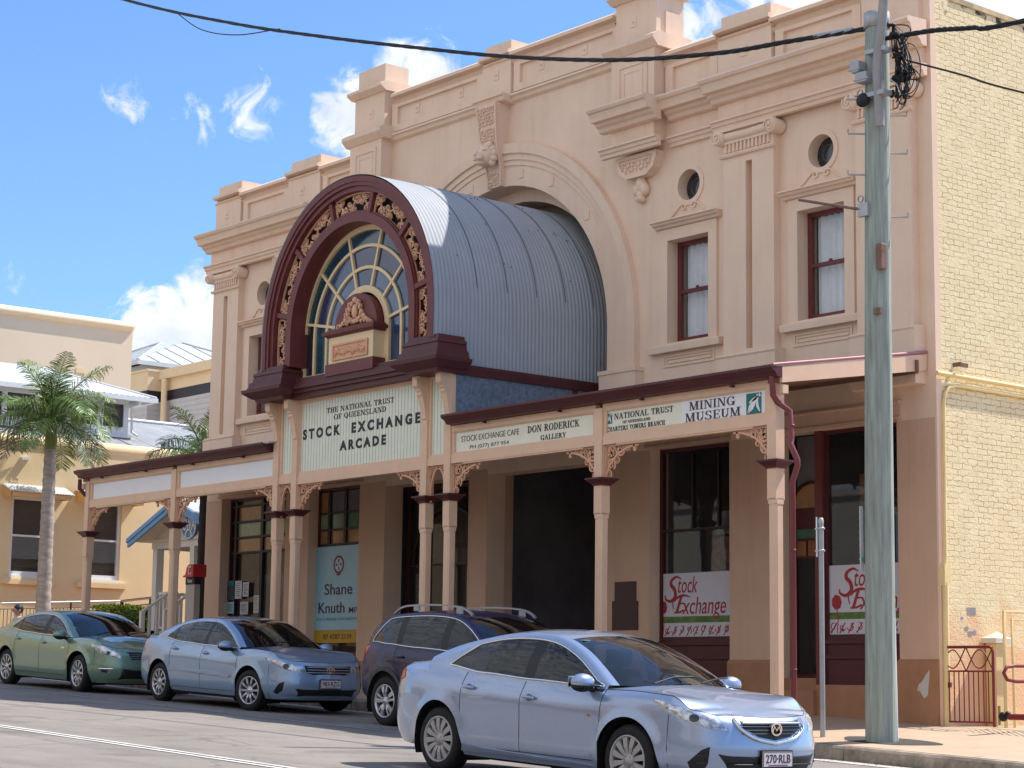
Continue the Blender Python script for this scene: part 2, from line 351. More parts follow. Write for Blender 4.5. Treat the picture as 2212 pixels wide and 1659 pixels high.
# ---- street wall with every opening cut
ZB = -1.2
sil = [(X(-10.1), ZB), (X(10.17), ZB), (X(10.17), 10.62), (X(4.5), 10.62), (X(4.5), 11.6), (X(-4.5), 11.6), (X(-4.5), 10.62), (X(-10.1), 10.62)]
WZ0, WZ1 = 5.76, 7.52
wins = [s*d for s in (-1, 1) for d in (5.075, 8.02)]
holes = [rect(X(d)-.485, X(d)+.485, WZ0, WZ1) for d in wins]+[circ(X(d), 8.415, .265, 28) for d in wins]
holes.append(stadium(XC, 3.08, 6.2, 4.95))
BAYS = [(-9.45, -6.9), (-6.03, -4.25), (4.15, 6.0), (6.9, 9.45)]
for a, b in BAYS: holes.append(rect(X(a), X(b), ZB+.3, 4.02))
ENT = [(-3.38, -.75), (-.2, 3.06)]
for a, b in ENT: holes.append(rect(X(a), X(b), ZB+.3, 3.9))
P('wall', MB().plate(sil, holes, YW, YW+.42), STUCCO)

# ---- parapet: copings, blocks, sunk panels
mb = MB()
def coping(m_, x0, x1, z, d=.1, e=0):
    m_.pbox([(YW-d-.06, z), (YW-d-.06, z+.06), (YW-.05, z+.13), (YW+.45, z+.13), (YW+.5, z+.05), (YW+.5, z-.02), (YW-d, z-.1), (YW-.03, z-.16), (YW-.03, z-.02)], x0-e, x1+e, 'x')
for a, b in ((-8.95, -7.05), (-5.85, -4.5), (4.5, 5.85), (7.05, 8.95)): coping(mb, X(a), X(b), 10.73)
for a, b in ((-3.3, -.42), (.42, 3.3)): coping(mb, X(a), X(b), 11.74)
for a, b, zt in ((-9.98, -8.95, 10.86), (-7.05, -5.85, 10.86), (5.85, 7.05, 10.86), (8.95, 10.05, 10.86), (-.42, .42, 11.84)):
    coping(mb, X(a), X(b), zt-.05, .14, .03)
    mb.box(X(a), X(b), YW-.1, YW+.5, 9.99 if zt < 11 else 11.0, zt-.1)
    mb.box(X(a)+.04, X(b)-.04, YW-.06, YW+.46, zt+.06, zt+.24)
for s in (-1, 1):                                                  # tall piers closing the raised centre
    a, b = sorted((X(s*3.42), X(s*4.5)))
    mb.box(a, b, YW-.28, YW+.5, 9.3, 11.02); mb.pbox([(YW-.42, 11.02), (YW-.42, 11.09), (YW-.3, 11.16), (YW+.5, 11.16), (YW+.5, 10.9), (YW-.3, 10.9)], a-.12, b+.12, 'x')
    mb.box(a+.03, b-.03, YW-.2, YW+.45, 11.16, 11.95); mb.pbox([(YW-.36, 11.98), (YW-.36, 12.03), (YW-.24, 12.1), (YW+.55, 12.1), (YW+.55, 11.9), (YW-.24, 11.9)], a-.06, b+.06, 'x')
    mb.box(a+.08, b-.08, YW-.16, YW+.42, 12.1, 12.5)
    mb.plate(rect(a+.16, b-.16, 9.95, 10.75), [rect(a+.23, b-.23, 10.02, 10.68)], YW-.3, YW-.27)
    mb.plate(rect(a+.29, b-.29, 10.08, 10.62), [rect(a+.34, b-.34, 10.13, 10.57)], YW-.29, YW-.27)
for a, b, z0, z1 in ((-8.9, -7.1, 10.05, 10.57), (-5.8, -4.55, 10.05, 10.57), (4.55, 5.8, 10.05, 10.57), (7.1, 8.9, 10.05, 10.57), (-3.38, -.46, 11.1, 11.58), (.46, 3.38, 11.1, 11.58)):
    mb.plate(rect(X(a), X(b), z0-.06, z1+.05), [rect(X(a)+.18, X(b)-.18, z0+.08, z1-.04)], YW-.06, YW+.02)
P('parapet', mb, STUCCO)
for d, z in ((-3.9, 11.5), (-2.6, 11.4), (-1.2, 11.4), (0, 11.45), (1.2, 11.4), (2.4, 11.4), (3.9, 11.5), (-9.5, 10.4), (-6.5, 10.4), (6.45, 10.4)):
    yy = YW-.2 if abs(d) == 3.9 else YW-.1 if abs(d) in (0, 9.5, 6.5, 6.45) else YW
    mb = MB(); mb.box(X(d)-.07, X(d)+.07, yy-.012, yy+.002, z-.09, z+.09); mb.ball((X(d), yy-.02, z), .02, n=5); P('tie_plate', mb, STUCCO)
for t in (62, 78, 104, 120, 40, 140):
    rr = 3.3; mb = MB().box(X(rr*math.cos(R(t)))-.07, X(rr*math.cos(R(t)))+.07, YW-.045, YW-.03, 6.2+rr*math.sin(R(t))-.08, 6.2+rr*math.sin(R(t))+.08); P('tie_plate', mb, STUCCO)

# ---- cornices
def mould(m_, x0, x1, y, prof): m_.pbox([(y-o, z) for o, z in prof], x0, x1, 'x')
CORN = [(-.02, 9.99), (.40, 9.97), (.43, 9.93), (.40, 9.885), (.36, 9.87), (.33, 9.80), (.31, 9.74), (.21, 9.735), (.19, 9.69), (.13, 9.66), (.10, 9.60), (.06, 9.585), (-.02, 9.585)]
ARCH_ = [(-.02, 9.31), (.14, 9.30), (.15, 9.265), (.11, 9.25), (.10, 9.20), (.07, 9.185), (.06, 9.13), (-.02, 9.125)]
mb = MB()
for s in (-1, 1):
    for a, b, y in ((3.25, 4.68, YW-.3), (4.66, 5.82, YW), (5.8, 10.2, YW-.11)):
        x0, x1 = sorted((X(s*a), X(s*b))); mould(mb, x0, x1, y, CORN); mould(mb, x0, x1, y, ARCH_)
    x0, x1 = sorted((X(s*5.86), X(s*10.1))); mb.box(x0, x1, YW-.11, YW+.02, 9.32, 9.59)
mould(mb, X(-3.45), X(-.44), YW, [(-.02, 11.0), (.13, 10.99), (.14, 10.95), (.09, 10.93), (.07, 10.87), (.03, 10.85), (-.02, 10.82)])
mould(mb, X(.44), X(3.45), YW, [(-.02, 11.0), (.13, 10.99), (.14, 10.95), (.09, 10.93), (.07, 10.87), (.03, 10.85), (-.02, 10.82)])
mould(mb, X(-.44), X(.44), YW-.2, [(-.22, 11.0), (.13, 10.99), (.14, 10.95), (.09, 10.93), (.07, 10.87), (.03, 10.85), (-.22, 10.82)])
P('cornice', mb, STUCCO)

# ---- corbels under the tall piers
for s in (-1, 1):
    mb = MB(); c = X(s*3.96)
    mb.box(c-.53, c+.53, YW-.27, YW+.02, 9.29, 9.6)
    mb.pbox([(c-.5, 9.12), (c+.5, 9.12), (c+.5, 9.02), (c+.42, 8.84), (c+.24, 8.72), (c-.24, 8.72), (c-.42, 8.84), (c-.5, 9.02)], YW-.17, YW+.02)
    mb.plate([(c-.5, 9.12), (c+.5, 9.12), (c+.5, 9.02), (c+.42, 8.84), (c+.24, 8.72), (c-.24, 8.72), (c-.42, 8.84), (c-.5, 9.02)],
             [[(c-.42, 9.06), (c+.42, 9.06), (c+.42, 9.0), (c+.35, 8.88), (c+.21, 8.79), (c-.21, 8.79), (c-.35, 8.88), (c-.42, 9.0)]], YW-.2, YW-.16)
    for i in range(9):
        for j in range(3):
            a = c-.34+i*.085; z = 8.86+j*.07
            if abs(a-c) < .3+.04*j: mb.ribbon(spiral(a, z, .012, .032, 0, 4+(i+j) % 3, 6), .014, YW-.19, YW-.16)
    for k, (rr, z, a) in enumerate(((.15, 8.62, 0), (.12, 8.52, -.09), (.12, 8.52, .09), (.1, 8.42, 0), (.07, 8.36, .03), (.07, 8.36, -.04))): mb.ball((c+a, YW-.06, z), rr*.75, .09, rr, 7)
    P('corbel', mb, STUCCO)

# ---- pilasters with Ionic capitals
def pilaster(cx, hw, g0, g1):
    mb = MB(); y = YW-.15
    mb.plate(rect(cx-hw, cx+hw, 5.36, 9.14), [rect(g0, g1, 5.43, 8.52)], y, YW+.004, back=False)
    mb.pbox([(YW+.004, 4.5), (YW-.24, 4.5), (YW-.24, 5.3), (YW-.26, 5.33), (YW-.2, 5.37), (YW+.004, 5.37)], cx-hw-.09, cx+hw+.09, 'x')
    o = P('pilaster', mb, STUCCO)
    mb = MB()
    mb.pbox([(y+.01, 8.64), (y-.04, 8.64), (y-.055, 8.67), (y-.03, 8.7), (y+.01, 8.7)], cx-hw-.05, cx+hw+.05, 'x')
    for k in range(12):
        a = cx-hw+.09+k*(2*hw-.18)/11
        mb.box(a-.02, a+.02, y-.035, y+.01, 8.72, 8.86)
    mb.box(cx-hw-.02, cx+hw+.02, y-.045, y+.01, 8.86, 8.91)
    mb.tube([(cx-hw-.02, y-.02, 8.985), (cx, y-.02, 8.965), (cx+hw+.02, y-.02, 8.985)], .075, 10)
    for s in (-1, 1):
        a = cx+s*(hw+.03)
        mb.lathe([(.001, -.13), (.11, -.13), (.125, -.12), (.12, .1), (.125, .13)], (a, y, 8.975), 20, 'y')
        mb.ribbon(spiral(a, 8.975, .02, .115, 0, s*10, 24), .022, y-.15, y-.12)
        mb.ball((a, y-.135, 8.975), .03, n=6)
    mb.box(cx-hw-.06, cx+hw+.06, y-.07, y+.01, 9.075, 9.125)
    mb.build('capital', STUCCO, o)
pilaster(X(6.575), .56, X(6.52), X(6.66)); pilaster(X(-6.575), .56, X(-6.66), X(-6.52))
pilaster(X(9.38), .54, X(9.3), X(9.46)); pilaster(X(-9.36), .52, X(-9.44), X(-9.28))

# ---- big arch on the wall
mb = MB()
for r0, r1, d in ((3.08, 3.46, .03), (3.46, 3.56, .055), (3.56, 3.68, .085), (3.68, 3.87, .13)):
    o_ = circ(XC, 6.2, r1, 48, 0, math.pi); i_ = circ(XC, 6.2, r0, 48, math.pi, 0)
    mb.plate([(X(r0), 5.43), (X(r1), 5.43)]+o_+[(X(-r1), 5.43), (X(-r0), 5.43)]+i_, [], YW-d, YW+.002, back=False)
for s in (-1, 1):
    x0, x1 = sorted((X(s*3.06), X(s*3.97))); mb.box(x0, x1, YW-.2, YW+.002, 4.6, 5.40); mb.box(x0-.02, x1+.02, YW-.22, YW+.002, 5.36, 5.43)
P('arch_surround', mb, STUCCO)
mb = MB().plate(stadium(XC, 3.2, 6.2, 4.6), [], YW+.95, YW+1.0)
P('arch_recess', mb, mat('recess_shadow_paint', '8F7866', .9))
mb = MB()
o_ = circ(XC, 6.2, 3.3, 40, 0, math.pi); i_ = circ(XC, 6.2, 2.86, 40, math.pi, 0)
mb.plate([(X(2.86), 4.6), (X(3.3), 4.6)]+o_+[(X(-3.3), 4.6), (X(-2.86), 4.6)]+i_, [], YW+.42, YW+.95)
P('inner_arch', mb, STUCCO)
# keystone, fretted, with a lion mask
mb = MB()
pr = [(YW-.34, 10.84), (YW-.30, 10.4), (YW-.25, 10.05), (YW-.12, 9.6), (YW-.1, 9.28)]
for (ya, za), (yb, zb) in zip(pr, pr[1:]):
    wa, wb = .29-.1*(10.84-za)/1.56, .29-.1*(10.84-zb)/1.56
    v = [(XC-wa, ya, za), (XC+wa, ya, za), (XC+wb, yb, zb), (XC-wb, yb, zb), (XC-wa, YW+.01, za), (XC+wa, YW+.01, za), (XC+wb, YW+.01, zb), (XC-wb, YW+.01, zb)]
    mb.add(v, [(0, 1, 2, 3), (0, 3, 7, 4), (1, 5, 6, 2), (3, 2, 6, 7), (0, 4, 5, 1)])
rnd = random.Random(3)
for zz0, zz1 in ((10.44, 10.78), (10.08, 10.38), (9.32, 9.56)):
    z = zz0
    while z < zz1:
        t = (10.84-z)/1.56; hw = .25-.1*t
        ys = next(ya+(yb-ya)*(za-z)/(za-zb) for (ya, za), (yb, zb) in zip(pr, pr[1:]) if zb <= z <= za)
        a = -hw
        while a < hw:
            q0 = rnd.random()*6; mb.ribbon(spiral(XC+a+.025, z+.02, .008, .03, q0, q0+4, 6), .014, ys-.03, ys+.01); a += .062
        z += .062
for s in (-1, 1):
    for (ya, za), (yb, zb) in zip(pr, pr[1:]):
        wa, wb = .28-.1*(10.84-za)/1.56, .28-.1*(10.84-zb)/1.56
        mb.tube([(XC+s*wa, ya-.01, za), (XC+s*wb, yb-.01, zb)], .022, 6)
ks = P('keystone', mb, STUCCO)
mb = MB(); c = Vector((XC, YW-.32, 9.86))
mb.ball(c, .17, .17, .2, 9); mb.ball(c+Vector((0, -.15, -.06)), .1, .12, .09, 8); mb.ball(c+Vector((0, -.13, -.17)), .075, .1, .05, 7)
mb.ball(c+Vector((0, -.26, -.03)), .05, .04, .035, 6)
for s in (-1, 1): mb.ball(c+Vector((s*.09, -.12, .07)), .05, .05, .03, 6); mb.ball(c+Vector((s*.13, -.02, .19)), .05, .04, .06, 6); mb.ball(c+Vector((s*.07, -.21, -.1)), .045, .05, .04, 6)
for k in range(11):
    a = R(-50+k*28); mb.ball(c+Vector((.18*math.cos(a), .05, .2*math.sin(a))), .07, .08, .07, 6)
mb.build('lion_mask', STUCCO, ks)

# ---- upper windows
mbS = MB(); mbH = MB()
for d in wins:
    cx = X(d)
    mb = MB().plate(rect(cx-.68, cx+.68, 5.7, 7.72), [rect(cx-.485, cx+.485, WZ0, WZ1)], YW-.045, YW+.002, back=False)
    mb.plate(rect(cx-.6, cx+.6, 5.36, 5.56), [rect(cx-.57, cx+.57, 5.39, 5.53)], YW-.02, YW+.002, back=False)
    mb.plate(rect(cx-.53, cx+.53, 5.42, 5.5), [rect(cx-.515, cx+.515, 5.435, 5.485)], YW-.02, YW+.002, back=False)
    P('window_surround', mb, STUCCO)
    mb = MB().pbox([(YW+.2, 5.6), (YW-.12, 5.6), (YW-.13, 5.7), (YW-.1, 5.72), (YW+.2, 5.76)], cx-.88 if abs(d) < 6 else cx-.8, cx+.8, 'x'); P('window_sill', mb, STUCCO)
    mb = MB(); mould(mb, cx-.76, cx+.76, YW, [(-.01, 7.86), (.2, 7.855), (.21, 7.83), (.17, 7.815), (.15, 7.785), (.1, 7.775), (.08, 7.74), (.05, 7.73), (-.01, 7.72)])
    for s in (-1, 1):
        pth = [(cx+s*x_, z_) for x_, z_ in ((.56, 7.9), (.47, 7.91), (.38, 7.95), (.28, 8.03), (.2, 8.09))]
        mb.ribbon(pth+[(cx+s*.125+s*a, b) for a, b in [(.075*math.cos(t)*q, 8.045+.065*math.sin(t)*q) for t, q in [(R(40+k*38), 1-k*.07) for k in range(11)]]], .028, YW-.03, YW+.002)
    P('window_hood', mb, STUCCO)
    # sash
    f = MB(); y0, y1 = YW+.2, YW+.27
    f.plate(rect(cx-.485, cx+.485, WZ0, WZ1), [rect(cx-.40, cx+.40, WZ0+.11, 6.63), rect(cx-.40, cx+.40, 6.69, WZ1-.07)], y0, y1)
    f.box(cx-.03, cx+.03, y0-.02, y0, 6.69, 6.72)
    so = P('sash_window', f, MAROON)
    pq(cx-.41, cx+.41, WZ0+.1, WZ1-.06, y0+.03).build('pane', PANE, so)
    g = [[(cx-.40+.8*i/40, YW+.36+.03*math.sin(i*.95+.6*math.sin(i*.4)), z) for i in range(41)] for z in (WZ0+.05, WZ1-.05)]
    q = MB().grid(g); q.build('curtain', CURT, so)
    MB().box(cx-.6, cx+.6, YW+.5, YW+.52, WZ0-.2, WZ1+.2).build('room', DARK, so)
    mb = MB().plate(circ(cx, 8.415, .35, 32), [circ(cx, 8.415, .265, 32)], YW-.02, YW+.002, back=False)
    ro = P('round_window', mb, STUCCO)
    mb = MB().plate(circ(cx, 8.415, .268, 28), [], YW+.2, YW+.22); mb.build('pane', mat('dark_oculus_glass', (.025, .028, .036), .12, spec=.8, var=.5, vs=9), ro)
    MB().plate(circ(cx, 8.415, .15, 20), [circ(cx, 8.415, .135, 20)], YW+.192, YW+.2).build('fan_ring', mat('fan_grey', (.1, .1, .11), .4, var=0), ro)

# ---- the rest of the block
BR = bpy.data.materials.new('painted_brick'); BR.use_nodes = True; t = BR.node_tree; p = t.nodes['Principled BSDF']; p.inputs['Roughness'].default_value = .8; p.inputs['Specular IOR Level'].default_value = .2
co = t.nodes.new('ShaderNodeTexCoord'); sp = t.nodes.new('ShaderNodeSeparateXYZ'); t.links.new(co.outputs['Object'], sp.inputs[0])
def tn(k, **kw):
    n = t.nodes.new(k)
    for a, b in kw.items(): setattr(n, a, b)
    return n
nz = tn('ShaderNodeTexNoise'); nz.inputs['Scale'].default_value = 9; nz.inputs['Detail'].default_value = 3; t.links.new(co.outputs['Object'], nz.inputs['Vector'])
s1 = tn('ShaderNodeVectorMath', operation='SUBTRACT'); t.links.new(nz.outputs['Color'], s1.inputs[0]); s1.inputs[1].default_value = (.5, .5, .5)
s2 = tn('ShaderNodeVectorMath', operation='SCALE'); t.links.new(s1.outputs[0], s2.inputs[0]); s2.inputs['Scale'].default_value = .07
cb = tn('ShaderNodeCombineXYZ'); t.links.new(sp.outputs['Y'], cb.inputs[0]); t.links.new(sp.outputs['Z'], cb.inputs[1])
s3 = tn('ShaderNodeVectorMath', operation='ADD'); t.links.new(cb.outputs[0], s3.inputs[0]); t.links.new(s2.outputs[0], s3.inputs[1])
bk = tn('ShaderNodeTexBrick'); bk.offset = .5; bk.inputs['Scale'].default_value = 1; bk.inputs['Brick Width'].default_value = .235; bk.inputs['Row Height'].default_value = .086; bk.inputs['Mortar Size'].default_value = .007; bk.inputs['Mortar Smooth'].default_value = .6; bk.inputs['Bias'].default_value = 0
t.links.new(s3.outputs[0], bk.inputs['Vector'])
# joints: partly filled with paint, so they come and go; smoother render low down
nj = tn('ShaderNodeTexNoise'); nj.inputs['Scale'].default_value = 4.5; nj.inputs['Detail'].default_value = 4; t.links.new(co.outputs['Object'], nj.inputs['Vector'])
mj = tn('ShaderNodeMapRange'); mj.inputs[1].default_value = .3; mj.inputs[2].default_value = .52; t.links.new(nj.outputs[0], mj.inputs[0])
zj = tn('ShaderNodeMapRange'); zj.inputs[1].default_value = .6; zj.inputs[2].default_value = 2.4; zj.inputs[3].default_value = .12; t.links.new(sp.outputs['Z'], zj.inputs[0])
jm = tn('ShaderNodeMath', operation='MULTIPLY'); t.links.new(bk.outputs['Fac'], jm.inputs[0]); t.links.new(mj.outputs[0], jm.inputs[1])
jm2 = tn('ShaderNodeMath', operation='MULTIPLY'); t.links.new(jm.outputs[0], jm2.inputs[0]); t.links.new(zj.outputs[0], jm2.inputs[1])
base = tn('ShaderNodeMix', data_type='RGBA'); bk.inputs['Color1'].default_value = (0, 0, 0, 1); bk.inputs['Color2'].default_value = (1, 1, 1, 1)
base.inputs[6].default_value = (*lin('EEE0B8'), 1); base.inputs[7].default_value = (*lin('E6D2A6'), 1)
nv = tn('ShaderNodeTexNoise'); nv.inputs['Scale'].default_value = 1.7; nv.inputs['Detail'].default_value = 6; t.links.new(co.outputs['Object'], nv.inputs['Vector']); bm2 = tn('ShaderNodeMath', operation='MULTIPLY_ADD'); t.links.new(bk.outputs['Color'], bm2.inputs[0]); bm2.inputs[1].default_value = .45; bmo = tn('ShaderNodeMath', operation='MULTIPLY'); t.links.new(nv.outputs[0], bmo.inputs[0]); bmo.inputs[1].default_value = .75; t.links.new(bmo.outputs[0], bm2.inputs[2]); t.links.new(bm2.outputs[0], base.inputs[0])
# salmon render showing through near the foot of the wall
pz = tn('ShaderNodeMapRange'); pz.inputs[1].default_value = 2.3; pz.inputs[2].default_value = .4; pz.inputs[3].default_value = 0; pz.inputs[4].default_value = .62; t.links.new(sp.outputs['Z'], pz.inputs[0])
pa = tn('ShaderNodeMath', operation='ADD'); t.links.new(pz.outputs[0], pa.inputs[0]); t.links.new(nv.outputs[0], pa.inputs[1])
pm = tn('ShaderNodeMapRange'); pm.inputs[1].default_value = .82; pm.inputs[2].default_value = 1.06; t.links.new(pa.outputs[0], pm.inputs[0])
c2 = tn('ShaderNodeMix', data_type='RGBA'); t.links.new(pm.outputs[0], c2.inputs[0]); t.links.new(base.outputs[2], c2.inputs[6]); c2.inputs[7].default_value = (*lin('E8BE94'), 1)
# black mould near the coping
mz = tn('ShaderNodeMapRange'); mz.inputs[1].default_value = 9.9; mz.inputs[2].default_value = 10.5; mz.inputs[4].default_value = .36; t.links.new(sp.outputs['Z'], mz.inputs[0])
ns = tn('ShaderNodeTexNoise'); ns.inputs['Scale'].default_value = 5; ns.inputs['Detail'].default_value = 8; t.links.new(co.outputs['Object'], ns.inputs['Vector'])
ma = tn('ShaderNodeMath', operation='ADD'); t.links.new(mz.outputs[0], ma.inputs[0]); t.links.new(ns.outputs[0], ma.inputs[1])
mm = tn('ShaderNodeMapRange'); mm.inputs[1].default_value = .82; mm.inputs[2].default_value = .92; t.links.new(ma.outputs[0], mm.inputs[0])
c3 = tn('ShaderNodeMix', data_type='RGBA'); t.links.new(mm.outputs[0], c3.inputs[0]); t.links.new(c2.outputs[2], c3.inputs[6]); c3.inputs[7].default_value = (.06, .05, .04, 1)
c4 = tn('ShaderNodeMix', data_type='RGBA'); t.links.new(jm2.outputs[0], c4.inputs[0]); t.links.new(c3.outputs[2], c4.inputs[6]); c4.inputs[7].default_value = (*lin('C0A67A'), 1)
t.links.new(c4.outputs[2], p.inputs['Base Color'])
nb = tn('ShaderNodeTexNoise'); nb.inputs['Scale'].default_value = 22; nb.inputs['Detail'].default_value = 5; t.links.new(co.outputs['Object'], nb.inputs['Vector'])
hb = tn('ShaderNodeMath', operation='MULTIPLY_ADD'); t.links.new(jm2.outputs[0], hb.inputs[0]); hb.inputs[1].default_value = -.8; 
nbs = tn('ShaderNodeMath', operation='MULTIPLY'); t.links.new(nb.outputs[0], nbs.inputs[0]); nbs.inputs[1].default_value = .7; t.links.new(nbs.outputs[0], hb.inputs[2])
bp = tn('ShaderNodeBump'); bp.inputs['Strength'].default_value = .8; bp.inputs['Distance'].default_value = .016; t.links.new(hb.outputs[0], bp.inputs['Height']); t.links.new(bp.outputs[0], p.inputs['Normal'])
XR = X(10.17)
mb = MB().box(XR-.3, XR+.02, YW+.12, 46, ZB, 10.42)
P('brick_side_wall', mb, BR)
mb = MB().box(XR-.32, XR+.04, YW+.5, 46, 10.42, 10.5); P('brick_coping', mb, mat('weathered_coping', 'B9A683', .85, var=.4, vs=3))
mb = MB().box(XR-.13, XR+.03, YW-.006, YW+.12, ZB, 10.62); P('corner_strip', mb, STUCCO)
mb = MB().box(X(-10.1), X(-9.8), YW+.42, 46, ZB, 10.3).box(X(-10.1), XR-.3, 45.7, 46, ZB, 10.3); P('rear_wall', mb, STUC2)
mb = MB().box(X(-9.8), XR-.3, YW+1.0, 45.7, 9.5, 9.7).box(X(-9.8), XR-.3, YW+1.3, 45.7, 4.35, 4.6); P('roof', mb, ROOF)
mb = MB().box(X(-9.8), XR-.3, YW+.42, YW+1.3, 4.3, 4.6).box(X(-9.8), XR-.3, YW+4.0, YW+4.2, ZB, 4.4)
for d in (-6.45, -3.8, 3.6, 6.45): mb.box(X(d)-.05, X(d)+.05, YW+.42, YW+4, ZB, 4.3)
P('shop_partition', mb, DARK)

# ---- shopfront: lintels, plinths, piers
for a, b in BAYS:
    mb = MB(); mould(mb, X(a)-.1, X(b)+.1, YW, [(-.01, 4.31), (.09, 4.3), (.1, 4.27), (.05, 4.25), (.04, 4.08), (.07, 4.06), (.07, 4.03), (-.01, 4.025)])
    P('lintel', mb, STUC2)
PIERS = [(-10.1, -9.45), (-6.9, -6.03), (-4.25, -3.38), (-.75, -.2), (3.06, 4.15), (6.0, 6.9), (9.45, 10.17)]
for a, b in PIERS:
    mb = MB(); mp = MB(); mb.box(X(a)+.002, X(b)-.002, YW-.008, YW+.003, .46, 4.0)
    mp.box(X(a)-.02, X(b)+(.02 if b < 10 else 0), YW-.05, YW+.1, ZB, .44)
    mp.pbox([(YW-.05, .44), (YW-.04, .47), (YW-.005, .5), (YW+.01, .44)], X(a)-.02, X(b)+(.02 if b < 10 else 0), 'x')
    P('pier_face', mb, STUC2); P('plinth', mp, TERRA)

# ---- shop windows
def frame(mb_, x0, x1, z0, z1, y, t_=.06, d=.09, bars=(), rows=()):
    mb_.plate(rect(x0, x1, z0, z1), [rect(x0+t_, x1-t_, z0+t_, z1-t_)], y, y+d)
    for b in bars: mb_.box(b-.025, b+.025, y+.01, y+d-.01, z0+t_, z1-t_)
    for r_ in rows: mb_.box(x0+t_, x1-t_, y+.012, y+d-.012, r_-.022, r_+.022)
AMB = mat('amber_glass', (.30, .13, .05), .12, var=.2, vs=7, spec=.6); GRN = mat('green_glass', (.06, .16, .10), .12, var=.2, vs=7, spec=.6)
OCH = mat('ochre_glass', (.36, .19, .09), .12, var=.2, vs=7, spec=.6); BLU = mat('blue_mural', (.06, .20, .48), .4, var=.3, vs=2)
PLG = mat('pale_green_glass', (.26, .34, .24), .12, var=.15, vs=7, spec=.6)
def shop(a, b, sill, yq=YW+.22):
    x0, x1 = X(a), X(b); f = MB(); frame(f, x0, x1, sill, 4.02, yq)
    s0 = min(fz(x0, YW), fz(x1, YW))
    o = P('shop_window', f, MAROON2)
    mb_ = MB().box(x0, x1, yq, yq+.1, s0-.2, sill)
    for k, z in enumerate((sill-.05, sill-.28, s0+.18)): mb_.box(x0, x1, yq-.03-.01*(k == 0), yq+.002, z-.03, z+.03)
    mb_.build('stall_board', MAROON2, o)
    pq(x0+.05, x1-.05, sill+.05, 3.98, yq+.05).build('pane', GLASS, o)
    return o, yq
# bay right of the arcade (a display room behind the glass)
so, yq = shop(4.15, 6.0, .82)
def slab(x0, x1, z0, z1, y, m, par, n): MB().box(x0, x1, y, y+.03, z0, z1).build(n, m, par)
PINK = mat('pink_canvas', (.50, .27, .20), .8, var=.5, vs=9); PALE = mat('pale_canvas', (.55, .55, .56), .8, var=.5, vs=5)
slab(X(4.3), X(4.95), 1.3, 2.6, YW+1.3, PINK, so, 'display_panel'); slab(X(5.15), X(5.45), 1.2, 2.65, YW+1.35, PALE, so, 'display_panel')
slab(X(4.3), X(4.75), 2.65, 3.05, YW+1.4, PALE, so, 'display_panel'); slab(X(5.5), X(6.15), 2.2, 2.6, YW+1.2, OCH, so, 'display_panel'); slab(X(5.55), X(6.1), 1.3, 2.1, YW+1.2, mat('tan_canvas', (.42, .28, .18), .8, var=.4, vs=6), so, 'display_panel')
f = MB(); f.box(X(4.15)+.06, X(6.0)-.06, yq+.0, yq+.06, 2.62, 2.66).box(X(4.9), X(4.94), yq, yq+.06, 2.66, 3.9).box(X(5.5), X(5.54), yq, yq+.06, 2.66, 3.9); f.build('glazing_bar', DARKW, so)
# right corner bay: door on the left, mural window on the right
so, yq = shop(7.82, 9.45, .82)
slab(X(7.9), X(9.4), 1.5, 2.75, YW+1.0, BLU, so, 'mural'); slab(X(7.9), X(9.4), 1.0, 2.1, YW+.97, mat('mural_red', (.30, .12, .08), .6, var=.5, vs=4), so, 'mural')
slab(X(7.9), X(9.4), 2.72, 2.84, YW+.95, PLG, so, 'mural'); slab(X(7.9), X(8.5), 2.85, 3.4, YW+.95, OCH, so, 'mural'); slab(X(8.2), X(8.45), 2.75, 2.9, YW+.85, AMB, so, 'mural')
MB().box(X(9.1), X(9.14), yq, yq+.06, .87, 3.96).build('glazing_bar', DARKW, so)
mb = MB().box(X(7.67), X(7.82), YW+.16, YW+.34, .1, 4.02)
P('mullion', mb, MAROON)
d = MB(); dx0, dx1, dy = X(6.9), X(7.67), YW+.5
frame(d, dx0, dx1, .22, 2.62, dy, .07, .06, (), (2.1, 2.38)); d.box(dx0, dx1, dy-.01, dy+.07, 2.62, 2.86)
do = P('shop_door', d, MAROON2)
pq(dx0+.06, dx1-.06, .3, 2.08, dy+.03).build('pane', GLASS, do)
MB().box(dx0+.06, dx1-.06, dy+.02, dy+.03, 2.4, 2.56).build('stained_pane', GRN, do); MB().box(dx0+.3, dx1-.06, dy+.02, dy+.03, 2.12, 2.36).build('stained_pane', AMB, do)
MB().box(dx0+.06, dx0+.26, dy+.02, dy+.03, 2.12, 2.36).build('stained_pane', AMB, do)
mb = MB().plate(circ((dx0+dx1)/2, 2.88, .38, 20, 0, math.pi), [], dy+.01, dy+.04); mb.build('fan_pane', OCH, do)
mb = MB().ribbon(circ((dx0+dx1)/2, 2.88, .4, 20, 0, math.pi), .05, dy-.01, dy+.05); mb.build('fan_frame', DARKW, do)
MB().box(dx0+.05, dx1-.05, dy+.06, dy+.09, 2.86, 4.02).build('transom_panel', DARK, do)
mb = MB().box(dx0-.02, dx1+.1, YW-.02, YW+.7, ZB, .03).box(dx0-.02, dx1+.1, YW+.2, YW+.7, ZB, .22); P('door_step', mb, TERRA)
mb = MB().box(X(7.75), X(9.45), YW+.05, YW+.3, ZB, .12); P('base_course', mb, TERRA)
